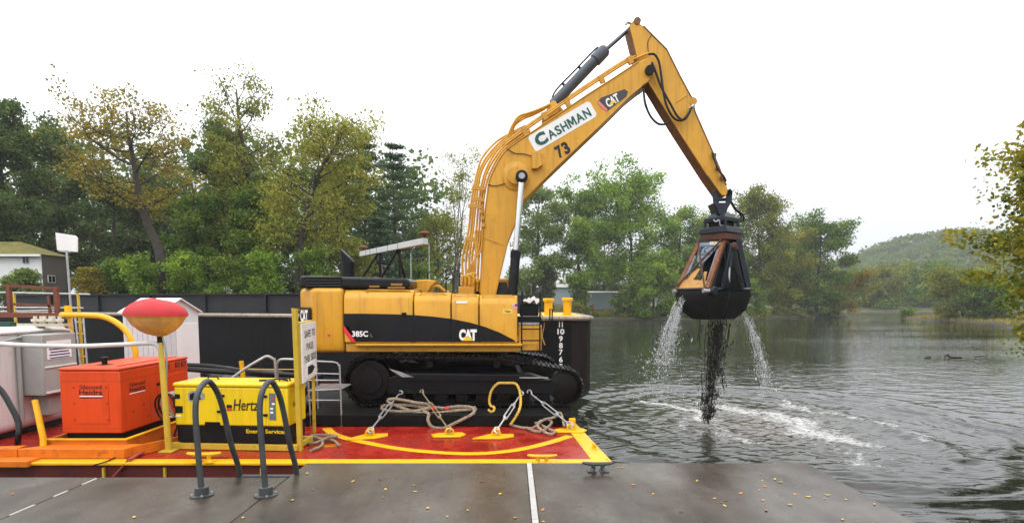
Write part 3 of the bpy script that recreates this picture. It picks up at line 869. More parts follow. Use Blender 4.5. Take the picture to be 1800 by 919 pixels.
for i, (px, D, top, hw, kd, lab) in enumerate((
    (160, 48, 472, 20, 'yellow', 'small round yellow-green bush right of the white board mast'),
    (205, 50, 462, 26, 'green', 'green bush behind the balloon light'),
    (255, 48, 455, 30, 'bright', 'bright green bush at the foot of the leaning trunk'),
    (330, 49, 440, 36, 'bright', 'broad bright green bush right of the leaning trunk'),
    (400, 50, 455, 34, 'green', 'green bush above the middle of the long black coaming'),
    (470, 48, 440, 30, 'bright', 'bright vine-hung bush left of the crooked trunk'),
    (560, 50, 440, 34, 'green', 'green bush right behind the crooked trunk'),
    (20, 47, 478, 18, 'sage', 'small grey-green shrub against the white house wall'),
    (52, 46, 470, 14, 'sage', 'thin grey-green shrub at the corner of the white house'),
    (620, 56, 430, 36, 'olive', 'olive bush behind the exhaust pipe'),
    (740, 70, 470, 40, 'green', 'green bush behind the yellow air-cleaner box'))):
    b_, H, R = pt(px, D, top, hw)
    tree('bush', lab, b_, max(H, 1.2), R, kind=kd, seed=40 + i, leaves=3600, leaf=0.24, clump=0.55, h0=0.02, limbs=16, subs=3, prof='round', elev=(0.3, 1.1), tr=0.07, group='bushes on the left bank', cat='bush')

# wooded point across the water
IG = 'trees on the wooded point'
T('willow_tree', 'light green tree showing right behind the boom cylinder', 938, 122, 320, 54, kind='sage', seed=51, leaves=7500, leaf=0.48, clump=1.3, h0=0.2, group=IG, tone=0.08)
T('willow_tree', 'broad light green tree left of the roundest crown on the point', 1018, 126, 342, 66, kind='bright', seed=52, leaves=9000, leaf=0.48, clump=1.35, h0=0.22, group=IG, tone=-0.02)
T('willow_tree', 'tallest round light green tree between boom and bucket', 1108, 130, 322, 78, kind='bright', seed=53, leaves=12000, leaf=0.50, clump=1.4, limbs=22, h0=0.22, prof='round', group=IG, tone=-0.02)
T('willow_tree', 'thin-crowned green tree left of the dripping bucket', 1192, 134, 364, 58, kind='green', seed=54, leaves=6500, leaf=0.45, clump=1.3, h0=0.22, group=IG, bare_top=0.4, tone=0.06)
T('elm_tree', 'green tree directly behind the hanging bucket', 1262, 136, 378, 56, kind='green', seed=55, leaves=7000, leaf=0.48, clump=1.3, h0=0.15, group=IG)
T('elm_tree', 'large olive-green tree right of the hanging bucket', 1330, 138, 352, 60, kind='olive', seed=56, leaves=9500, leaf=0.50, clump=1.4, limbs=22, h0=0.2, group=IG, tone=-0.18)
T('elm_tree', 'dark green tree rightmost of the tall trees on the point', 1434, 148, 392, 54, kind='green', seed=57, leaves=10000, leaf=0.50, clump=1.4, limbs=20, h0=0.15, prof='round', group=IG, tone=-0.10)
T('elm_tree', 'yellow-green tree between the olive tree and the dark end tree', 1388, 146, 412, 42, kind='olive', seed=58, leaves=6500, leaf=0.46, clump=1.2, h0=0.15, group=IG)
b_, H, R = pt(1470, 150, 486, 30)
tree('leaning_tree', 'low yellow-green tree leaning out over the water at the point', b_, H, R * 1.25, kind='yellow', seed=59, leaves=3500, leaf=0.42, clump=1.0, h0=0.2, lean=(5.5, 0), group=IG, tone=-0.08)
T('bush', 'big rounded bright green bush at the waterline left of the bucket', 1148, 123.5, 458, 50, kind='bright', seed=60, leaves=8500, leaf=0.44, clump=1.1, h0=0.02, prof='round', limbs=18, elev=(0.2, 1.1), group='bushes on the wooded point', cat='bush', tone=0.05)
T('spruce_tree', 'small dark tree on the lawn right of the boom cylinder', 953, 124, 452, 26, kind='dark', seed=61, leaves=4200, leaf=0.42, clump=0.9, h0=0.12, group=IG)
T('bush', 'grey-green bush beside the pale blue shed', 1022, 123, 497, 13, kind='sage', seed=62, leaves=2600, leaf=0.4, clump=0.8, h0=0.02, elev=(0.2, 1.1), group='bushes on the wooded point', cat='bush')
T('elm_tree', 'dim green tree behind the roundest crown', 1060, 150, 395, 60, kind='sage', seed=63, leaves=6500, leaf=0.55, clump=1.5, h0=0.05, group=IG, tone=-0.1)
T('elm_tree', 'dim green tree behind the thin-crowned tree and bucket', 1225, 152, 410, 60, kind='green', seed=64, leaves=6500, leaf=0.55, clump=1.5, h0=0.05, group=IG, tone=-0.08)
T('elm_tree', 'dim tree behind the olive and dark trees of the point', 1372, 164, 415, 66, kind='green', seed=65, leaves=6500, leaf=0.55, clump=1.5, h0=0.05, group=IG, tone=-0.1)
for i, (px, D, top, hw, kd, lab) in enumerate((
    (1098, 124, 512, 22, 'green', 'low green bush right of the pale blue shed'),
    (1212, 125, 508, 26, 'green', 'low green bush at the waterline behind the left stream'),
    (1262, 129, 512, 30, 'olive', 'low olive bush under the hanging bucket'),
    (1320, 134, 505, 32, 'bright', 'low bright bush right of the bucket at the waterline'),
    (1375, 140, 510, 28, 'olive', 'low olive bush under the yellow-green tree'),
    (1425, 145, 512, 28, 'green', 'low green bush under the dark end tree'),
    (1462, 149, 515, 22, 'olive', 'last low bush at the tip of the point'),
    (1008, 121, 538, 16, 'olive', 'small bush at the water behind the yellow bitts'))):
    b_, H, R = pt(px, D, top, hw)
    tree('bush', lab, b_, H, R, kind=kd, seed=70 + i, leaves=2600, leaf=0.40, clump=0.8, h0=0.02, limbs=14, subs=3, prof='round', elev=(0.2, 1.0), tr=0.08, group='bushes on the wooded point', cat='bush', tone=-0.05)

# right bank beyond the water
RG = 'bushes on the grassy spit'
T('bush', 'large rounded bush on the grassy spit beside the yellow tree', 1690, 118, 488, 52, kind='olive', seed=81, leaves=8000, leaf=0.42, clump=1.1, h0=0.02, prof='round', limbs=18, elev=(0.2, 1.1), group=RG, cat='bush', tone=-0.1)
T('bush', 'darker bush on the spit hidden partly by yellow leaves', 1738, 112, 505, 40, kind='green', seed=82, leaves=5000, leaf=0.42, clump=1.0, h0=0.02, prof='round', elev=(0.2, 1.1), group=RG, cat='bush', tone=-0.1)
T('bush', 'low bush at the left tip of the grassy spit', 1596, 138, 545, 12, kind='green', seed=83, leaves=900, leaf=0.35, clump=0.5, h0=0.02, elev=(0.2, 1.0), group=RG, cat='bush')
T('elm_tree', 'brownish round tree on the far shore below the hill', 1555, 205, 475, 40, kind='olive', seed=84, leaves=6000, leaf=0.6, clump=1.5, h0=0.05, prof='round', group='trees on the far shore', tone=-0.15)
T('elm_tree', 'dim green round tree on the far shore at the river bend', 1508, 215, 480, 36, kind='sage', seed=85, leaves=5000, leaf=0.6, clump=1.5, h0=0.05, prof='round', group='trees on the far shore', tone=-0.1)
T('elm_tree', 'dim green tree on the far shore behind the spit bush', 1625, 215, 470, 46, kind='green', seed=86, leaves=6000, leaf=0.6, clump=1.5, h0=0.05, prof='round', group='trees on the far shore', tone=-0.1)

# overhanging tree close by on the right
tree('overhanging_tree', 'near tree with yellow and orange leaves hanging in from the right edge', (15.8, 12.8, gz(15.8, 12.8) - 0.1), 7.6, 2.4, kind='autumn', seed=93, ell=[(15.3, 12.6, 5.0, 3.9, 3.6, 3.1, 1300), (13.2, 12.6, 6.9, 1.9, 2.2, 1.6, 420)], leaves=52000, leaf=0.14, clump=0.36, limbs=30, h0=0.30, subs=6, prof='round', elev=(0.02, 0.85), tr=0.22, group='trees on the near right bank', tone=0.08, tone_x=(-0.05, 12.0), spread=0.4)
tree('overhanging_tree', 'second near tree mostly outside the right edge', (23.5, 19.0, gz(23.5, 19.0) - 0.1), 9.0, 4.2, kind='green', seed=92, leaves=9000, leaf=0.17, clump=0.7, limbs=26, h0=0.1, subs=5, prof='round', elev=(0.0, 0.9), tr=0.22, group='trees on the near right bank', spread=0.7)

tree('overhanging_tree', 'third near-bank tree just past the right edge, behind the yellow one', (27.0, 23.5, gz(27.0, 23.5) - 0.1), 9.5, 4.4, kind='green', seed=94, leaves=7000, leaf=0.2, clump=0.8, limbs=24, h0=0.08, subs=5, prof='round', elev=(0.0, 0.9), tr=0.22, group='trees on the near right bank', spread=0.7)
tree('overhanging_tree', 'farthest near-bank tree just past the right edge', (34.5, 30.0, gz(34.5, 30.0) - 0.1), 10.0, 4.6, kind='green', seed=95, leaves=7000, leaf=0.24, clump=0.9, limbs=24, h0=0.08, subs=5, prof='round', elev=(0.0, 0.9), tr=0.22, group='trees on the near right bank', spread=0.7)

# masses no one could count: undergrowth and the distant woods
def mass(name, label, P0, size, per, kind, leaf, seed, tone=0.0):
    """leaf clumps at P0 (n,3) with radius size (n,)"""
    rng = np.random.default_rng(seed)
    n_ = len(P0)
    d = rng.normal(size=(n_, per, 3)); d /= np.linalg.norm(d, axis=2)[:, :, None]
    d[:, :, 2] = np.abs(d[:, :, 2]) * 0.9
    rr = rng.uniform(0.55, 1.05, (n_, per, 1))
    cen = P0[:, None, :] + d * rr * size[:, None, None]
    V, F = leaf_cards(cen.reshape(-1, 3), leaf, rng, flat=0.2, width=0.8)
    ct = np.repeat(np.clip(rng.normal(0.4 + tone, 0.16, n_), 0, 1), per) + rng.normal(0, 0.1, n_ * per)
    o = np_mesh(name, V, F, LEAF[kind], tone=np.clip(ct, 0, 1), kind='stuff')
    return tag(o, label, 'foliage')
rng = np.random.default_rng(5)
def along(poly, n_, jit, off):
    pts = np.array(poly, float)
    seg = np.linalg.norm(np.diff(pts, axis=0), axis=1); cs = np.concatenate([[0], np.cumsum(seg)])
    s = rng.uniform(0, cs[-1], n_)
    x = np.interp(s, cs, pts[:, 0]); y = np.interp(s, cs, pts[:, 1])
    x += rng.normal(0, jit, n_); y += off + np.abs(rng.normal(0, jit, n_))
    return np.stack([x, y, ground_z(x, y)], -1)
a = along([(-60, 43), (-30, 45), (-14, 49), (-6, 60)], 260, 2.2, 1.0)
mass('undergrowth', 'tangled green undergrowth along the left bank', a, rng.uniform(0.5, 1.2, len(a)), 34, 'green', 0.26, 101)
a = along([(3, 90), (10, 114), (18, 122.5), (30, 122.5), (44, 123.5), (60, 133.5), (76, 144.5), (88, 151)], 420, 2.2, 0.5)
mass('undergrowth', 'low tangled brush along the waterline of the wooded point', a, rng.uniform(0.6, 1.5, len(a)), 26, 'olive', 0.42, 102, -0.12)
# woods filling the ground behind the front trees
def woods(xr, yr, n_, hr, sr, seed, zf):
    r = np.random.default_rng(seed)
    x = r.uniform(*xr, n_); y = r.uniform(*yr, n_)
    return np.stack([x, y, zf(x, y) + r.uniform(*hr, n_)], -1), r.uniform(*sr, n_)
a, s = woods((-110, -12), (80, 125), 1500, (1, 23), (2.0, 3.6), 6, ground_z)
mass('background_woods', 'deep green woods behind the left bank trees', a, s, 30, 'dark', 0.8, 103)
a, s = woods((10, 96), (160, 200), 380, (1, 13), (2.0, 3.6), 7, ground_z)
a = a[(a[:, 0] < 96 - 0.0)]; s = s[:len(a)]
mass('background_woods', 'dim woods filling the point behind its front trees', a, s, 30, 'dark', 0.9, 104, 0.05)
a, s = woods((108, 330), (196, 262), 1000, (0.5, 8.0), (2.8, 5.0), 8, lambda x, y: np.maximum(ground_z(x, y), 0))
keep = ground_z(a[:, 0], a[:, 1] ) > 0.3
a, s = a[keep], s[keep]
mass('far_shore_woods', 'hazy mixed woods along the far shore below the hill', a, s, 34, 'green', 1.0, 105, -0.12)
r = np.random.default_rng(9)
hx = r.uniform(125, 640, 4400); hy = r.uniform(250, 500, 4400)
a = np.stack([hx, hy, hill_z(hx, hy) + 1.2], -1)
mass('hill_woods', 'hazy autumn forest covering the distant rounded hill', a, r.uniform(4.0, 7.5, len(a)), 34, 'dark', 1.9, 106, 0.06)
hx = r.uniform(-260, 125, 1500); hy = r.uniform(330, 510, 1500)
a = np.stack([hx, hy, hill_z(hx, hy) + 1.2], -1)
mass('hill_woods', 'hazy forest on the low ridge behind the boom', a, r.uniform(4.0, 7.5, len(a)), 24, 'dark', 2.1, 107, 0.06)
# grass on the spit and the point
def grass(name, label, n_, xr, yr, seed, kind, h):
    r = np.random.default_rng(seed)
    x = r.uniform(*xr, n_); y = r.uniform(*yr, n_); z = ground_z(x, y)
    k = z > 0.12; x, y, z = x[k], y[k], z[k]
    n_ = len(x); az = r.uniform(0, 6.28, n_); w = 0.10; hh = h * r.uniform(0.5, 1.2, n_)
    V = np.empty((n_, 3, 3))
    V[:, 0] = np.stack([x - np.cos(az) * w, y - np.sin(az) * w, z - 0.05], -1)
    V[:, 1] = np.stack([x + np.cos(az) * w, y + np.sin(az) * w, z - 0.05], -1)
    V[:, 2] = np.stack([x + r.normal(0, 0.15, n_), y + r.normal(0, 0.15, n_), z + hh], -1)
    o = np_mesh(name, V.reshape(-1, 3), np.arange(n_ * 3).reshape(-1, 3), LEAF[kind], tone=np.clip(r.normal(0.5, 0.2, n_), 0, 1), kind='stuff')
    tag(o, label, 'grass')
grass('grass', 'pale tan grass on the low spit across the river', 9000, (84, 130), (84, 146), 1, 'yellow', 0.55)
grass('grass', 'short grass of the lawn by the pale sheds', 7000, (2, 34), (123, 142), 2, 'yellow', 0.22)

# ------------------------------------------------------------------ black hopper scow behind
SZ = 3.22
sA, sB = Vector((3.27, 24.6, 0)), Vector((-34.0, 36.9, 0))
sd = (sB - sA).normalized()                       # towards the left of the picture
sn = Vector((sd.y, -sd.x, 0)); sn = sn if sn.y > 0 else -sn      # away from the camera
LS = (sB - sA).length
scow = thing('hopper_scow', 'long black hopper scow moored behind the excavator', 'barge', (-10, 30, 0))
def SP(u, w, z): return sA + sd * u + sn * w + Vector((0, 0, z))
plan = []
for k in range(7):
    a = math.pi / 2 * k / 6
    plan.append((0.7 - 0.7 * math.sin(a), 0.7 - 0.7 * math.cos(a)))     # rounded near bow corner
plan = [(LS, 0)] + plan + [(2.6, 8.5), (LS, 8.5)]
MB().prism([SP(u, w, -1.0) for u, w in plan], (0, 0, SZ + 1.0)).build('hull', [HULLB, mat('rust_streaked_hull', (0.015, 0.009, 0.007), 0.6, spec=0.2, var=0.4, scale=2.5, dirt=0.4, dcol=(0.010, 0.008, 0.007), stretch=(3, 3, 0.4))], scow)
for p_ in scow.children[0].data.polygons:      # rust-streaked bow corner
    c_ = p_.center + scow.location - sA
    if abs(p_.normal.z) < 0.5 and 0.02 < c_.dot(sd) < 0.9: p_.material_index = 1
rimpts = [SP(LS, -0.06, SZ - 0.05)] + [SP(u - 0.04, w - 0.05, SZ - 0.05) for u, w in plan[1:-2]] + [SP(2.5, 8.4, SZ - 0.05)]
MB().tube(rimpts, 0.11, 8).build('rub_rail', RIM, scow)
MB().prism([SP(0.15, 0.15, SZ + 0.004), SP(4.4, 0.15, SZ + 0.004), SP(4.4, 8.3, SZ + 0.004), SP(2.8, 8.3, SZ + 0.004)], (0, 0, 0.05)).build('foredeck', YEL, scow)
# coaming wall with stiffeners and a cap
u0, u1, w0, zt = 4.6, LS, 0.95, 4.28
MB().prism([SP(u0, w0, SZ), SP(u1, w0, SZ), SP(u1, w0 + 0.12, SZ), SP(u0, w0 + 0.12, SZ)], (0, 0, zt - SZ)).build('coaming', HULLG, scow)
MB().prism([SP(u0, w0 - 0.16, zt), SP(u1, w0 - 0.16, zt), SP(u1, w0 + 0.2, zt), SP(u0, w0 + 0.2, zt)], (0, 0, 0.07)).build('coaming_cap', HULLG, scow)
MB().prism([SP(u0, 7.4, SZ), SP(u1, 7.4, SZ), SP(u1, 7.5, SZ), SP(u0, 7.5, SZ)], (0, 0, zt - SZ)).build('coaming', HULLG, scow)
u = u0 + 0.6
while u < LS:
    MB().prism([SP(u, w0 - 0.13, SZ), SP(u + 0.12, w0 - 0.13, SZ), SP(u + 0.12, w0 + 0.01, SZ), SP(u, w0 + 0.01, SZ)], (0, 0, zt - SZ)).build('stiffener', HULLG, scow)
    u += 4.2
def bitt(c):
    h = MB().lathe([(0.27, 0), (0.27, 0.05), (0.19, 0.07), (0.19, 0.66), (0.26, 0.70), (0.26, 0.80), (0.22, 0.83)], c, 20)
    return h.build('bitt', YEL, scow)
bitt(P(964, 556, 26.1) * 1.0); bitt(P(997, 555, 26.3))
# draft marks
axu, axn = -sd, Vector((0, 0, 1))
for s, py in (('11', 570), ('10', 582.5), ('9', 595), ('8', 607), ('7', 619), ('6', 631.5), ('5', 644), ('4', 656)):
    px = 986.0
    # intersect the pixel ray with the hull side
    q = P(px, py, 25.0); o_ = Vector((0, 0, CAM_Z)); d_ = q - o_
    t = (sA - o_).dot(sn) / d_.dot(sn)
    c = o_ + d_ * t
    text_on(s, c, axu, axn, {'11': 0.17, '10': 0.31}.get(s, 0.17), 0.25, PRINTW, scow, 'draft_mark', bold=0.03, lift=0.012)
# yellow mooring line hanging by the bow of the scow
o_ = MB().tube(spline([P(948, 545, 15.9), P(957, 566, 15.85), P(953, 590, 15.85), P(958, 606, 15.8)], 6), 0.016, 6).build('hanging_line', ROPEY)
tag(o_, 'short pale yellow line hanging from the excavator step toward the draft marks', 'rope')

# ------------------------------------------------------------------ red work barge
m, n, l, b = nodes_for('red_tread_deck')
tcn = n.new('ShaderNodeTexCoord')
nz = n.new('ShaderNodeTexNoise'); nz.inputs['Scale'].default_value = 1.4; nz.inputs['Detail'].default_value = 8; nz.inputs['Roughness'].default_value = 0.65
l.new(tcn.outputs['Object'], nz.inputs['Vector'])
rp = n.new('ShaderNodeValToRGB')
rp.color_ramp.elements[0].position, rp.color_ramp.elements[0].color = 0.3, (0.18, 0.011, 0.007, 1)
rp.color_ramp.elements[1].position, rp.color_ramp.elements[1].color = 0.72, (0.34, 0.018, 0.010, 1)
e = rp.color_ramp.elements.new(0.5); e.color = (0.29, 0.015, 0.008, 1)
l.new(nz.outputs['Fac'], rp.inputs[0]); l.new(rp.outputs[0], b.inputs['Base Color'])
rg = n.new('ShaderNodeMapRange'); rg.inputs['From Min'].default_value, rg.inputs['From Max'].default_value = 0.4, 0.62
rg.inputs['To Min'].default_value, rg.inputs['To Max'].default_value = 0.12, 0.38
l.new(nz.outputs['Fac'], rg.inputs['Value']); l.new(rg.outputs[0], b.inputs['Roughness'])
vr = n.new('ShaderNodeTexChecker'); vr.inputs['Scale'].default_value = 22
mp = n.new('ShaderNodeMapping'); mp.inputs['Rotation'].default_value = (0, 0, 0.785)
l.new(tcn.outputs['Object'], mp.inputs[0]); l.new(mp.outputs[0], vr.inputs['Vector'])
bp = n.new('ShaderNodeBump'); bp.inputs['Strength'].default_value = 0.18; bp.inputs['Distance'].default_value = 0.006
l.new(vr.outputs['Fac'], bp.inputs['Height']); l.new(bp.outputs[0], b.inputs['Normal'])
b.inputs['Specular IOR Level'].default_value = 0.3
REDD = m
REDH = mat('red_hull', (0.085, 0.012, 0.009), 0.5, var=0.3, scale=1.5, dirt=0.35, dcol=(0.02, 0.012, 0.01))
BZ = 0.8
def B(px, py, z=BZ): return G(px, py, z)
barge = thing('work_barge', 'flat work barge with red tread-plate deck and yellow edges', 'barge', (-6, 15, 0))
yn = B(1068, 812).y
cR, cB = B(1072, 812), B(1006, 741)
dirR = (cB - cR) / (cB.y - cR.y)
yb = 21.5
far = cR + dirR * (yb - cR.y)
xl = -34.0
hullp = [(xl, yn), (cR.x, cR.y), (far.x, far.y), (xl, yb)]
MB().prism([(x, y, -0.6) for x, y in hullp], (0, 0, BZ + 0.592)).build('hull', REDH, barge)
MB().prism([(x, y, BZ - 0.008) for x, y in hullp], (0, 0, 0.008)).build('deck', REDD, barge)
def sheet(pts, name, material, parent=barge, z=BZ + 0.004, th=0.003):
    return MB().prism([(x, y, z) for x, y in pts], (0, 0, th)).build(name, material, parent, smooth=False)
sheet([(xl, yn + 0.005), (cR.x - 0.01, cR.y + 0.005), (cR.x - 0.05, yn + 0.2), (xl, yn + 0.2)], 'edge_stripe', YEL)
MB().box(xl, cR.x + 0.03, yn - 0.06, yn, BZ - 0.05, BZ + 0.012).build('rub_rail', YEL, barge, bevel=0.015)
wR = 0.34
sheet([(cR.x - 0.005, cR.y + 0.21), (cB.x - 0.005, cB.y), (cB.x - wR * 0.75, cB.y), (cR.x - wR, cR.y + 0.21)], 'edge_stripe', YEL)
MB().prism([cR + Vector((0, 0, -0.09)), cR + Vector((0.05, 0, -0.09)), far + Vector((0.05, 0, -0.09)), far + Vector((0, 0, -0.09))], (0, 0, 0.095)).build('rub_rail', YEL, barge)
arc = spline([B(574, 752), B(584, 761), B(602, 768), B(640, 777), B(700, 788), B(770, 795), B(840, 797), B(905, 791), B(960, 779), B(1002, 766)], 6)
lo, hi = [], []
for i, p in enumerate(arc):
    t = (arc[min(i + 1, len(arc) - 1)] - arc[max(i - 1, 0)]).normalized()
    s_ = Vector((-t.y, t.x, 0))
    lo.append(p - s_ * 0.11); hi.append(p + s_ * 0.11)
mb = MB()
nA = len(arc)
zz = Vector((0, 0, 0.005))
mb.add([p + zz for p in lo] + [p + zz for p in hi], [(i, i + 1, i + 1 + nA, i + nA) for i in range(nA - 1)])
mb.build('painted_arc', YEL, barge, smooth=False)
# tie-down plates with eyes
def tie_plate(px, py, rot, shape=0):
    c = B(px, py)
    R_ = Matrix.Translation(c) @ Matrix.Rotation(rot, 4, 'Z')
    pl = [(-0.36, -0.18), (0.25, -0.22), (0.38, 0.0), (0.30, 0.2), (-0.25, 0.2), (-0.42, 0.05)]
    if shape: pl = [(-0.55, -0.2), (0.1, -0.26), (0.40, -0.1), (0.42, 0.12), (-0.1, 0.22)]
    o = MB().prism([(x, y, 0.006) for x, y in pl], (0, 0, 0.035)).xf(R_).build('tie_plate', YEL, barge, bevel=0.008)
    a = MB().tube([Vector((0.09 * math.cos(t), 0, 0.09 + 0.09 * math.sin(t))) for t in np.linspace(-0.5, math.pi + 0.5, 12)], 0.025, 6).xf(R_)
    a.build('eye', YEL, o)
    return c + Vector((0, 0, 0.16))
tp1 = tie_plate(650, 768, 0.3, 1); tp2 = tie_plate(790, 766, 0.1); tp3 = tie_plate(872, 768, 0.1, 1); tp4 = tie_plate(1004, 758, 0.0)
# deck cleats
def cleat(c, L, material, parent, name='cleat', rotz=0.0):
    k = L / 0.62
    M_ = Matrix.Translation(c) @ Matrix.Rotation(rotz, 4, 'Z') @ Matrix.Scale(k, 4)
    mb = MB()
    mb.tube(spline([(-0.31, 0, 0.175), (-0.22, 0, 0.16), (-0.1, 0, 0.15), (0.1, 0, 0.15), (0.22, 0, 0.16), (0.31, 0, 0.175)], 4), [0.022, 0.026, 0.03, 0.033, 0.036, 0.038, 0.04, 0.04, 0.04, 0.04, 0.04, 0.04, 0.04, 0.04, 0.038, 0.036, 0.033, 0.03, 0.028, 0.025, 0.022], 8)
    for s in (-1, 1):
        mb.tube([(s * 0.12, 0, 0.0), (s * 0.085, 0, 0.06), (s * 0.10, 0, 0.14)], [0.06, 0.04, 0.045], 8)
        mb.box(s * 0.12 - 0.085, s * 0.12 + 0.085, -0.09, 0.09, 0, 0.022)
    return mb.xf(M_).build(name, material, parent)
cleat(B(953, 814), 0.57, YEL, barge)
cleat(B(359, 812), 0.64, YEL, barge, rotz=0.06)
cleat(B(1047, 788) + Vector((-0.03, 0, 0.004)), 0.34, YEL, barge, rotz=math.radians(100))
q = B(1007, 750)
MB().box(q.x - 0.1, q.x + 0.06, q.y - 0.06, q.y + 0.06, BZ, BZ + 0.22).build('corner_post', YEL, barge, bevel=0.015)
for px, py in ((470, 820), (300, 822), (185, 826), (575, 820)):     # small lugs under the near edge
    q = G(px, py + 8, BZ - 0.25)
    MB().box(q.x - 0.02, q.x + 0.02, yn - 0.05, yn - 0.002, BZ - 0.42, BZ - 0.1).build('fender_lug', YELD, barge)
# worn yellow outline and scuffs painted on deck
for pts in ([(-4.9, 0)],):
    q0, q1 = B(560, 786), B(597, 783)
    for a_, b_ in ((q0, q1),):
        MB().bar(a_ + Vector((0, 0, .005)), b_ + Vector((0, 0, .005)), 0.035, 0.004).build('painted_mark', YEL, barge)
        MB().bar(a_ + Vector((0.05, 0.16, .005)), b_ + Vector((0, 0.14, .005)), 0.03, 0.004).build('painted_mark', YEL, barge)

# crane mats under the tracks
mat_root = thing('crane_mat', 'black timber mat under the excavator tracks', 'mat', (-1.6, 15, BZ))
MX0, MX1 = P(536, 740, 14.0).x, P(1010, 740, 14.0).x
for i, (ya, yb_) in enumerate([(13.98, 14.32), (14.34, 14.68), (14.70, 15.04), (15.06, 15.4), (15.42, 15.76), (18.2, 18.54), (18.56, 18.9), (18.92, 19.26)]):
    MB().box(MX0 - (1.6 if ya > 15.3 else 0) + random.uniform(-0.08, 0.08), MX1 + random.uniform(-0.06, 0.05), ya, yb_, BZ + 0.008, BZ + 0.30).build('beam', TIMBER, mat_root, bevel=0.02)
MB().box(MX0 - 1.6, MX1 - 0.3, 15.8, 18.16, BZ + 0.008, BZ + 0.25).build('beam', TIMBER, mat_root, bevel=0.02)

# ------------------------------------------------------------------ excavator
TZ = BZ + 0.31
exc = thing('excavator', 'big yellow crawler excavator with long raised boom on the red barge', 'excavator', (-1.2, 17, TZ))
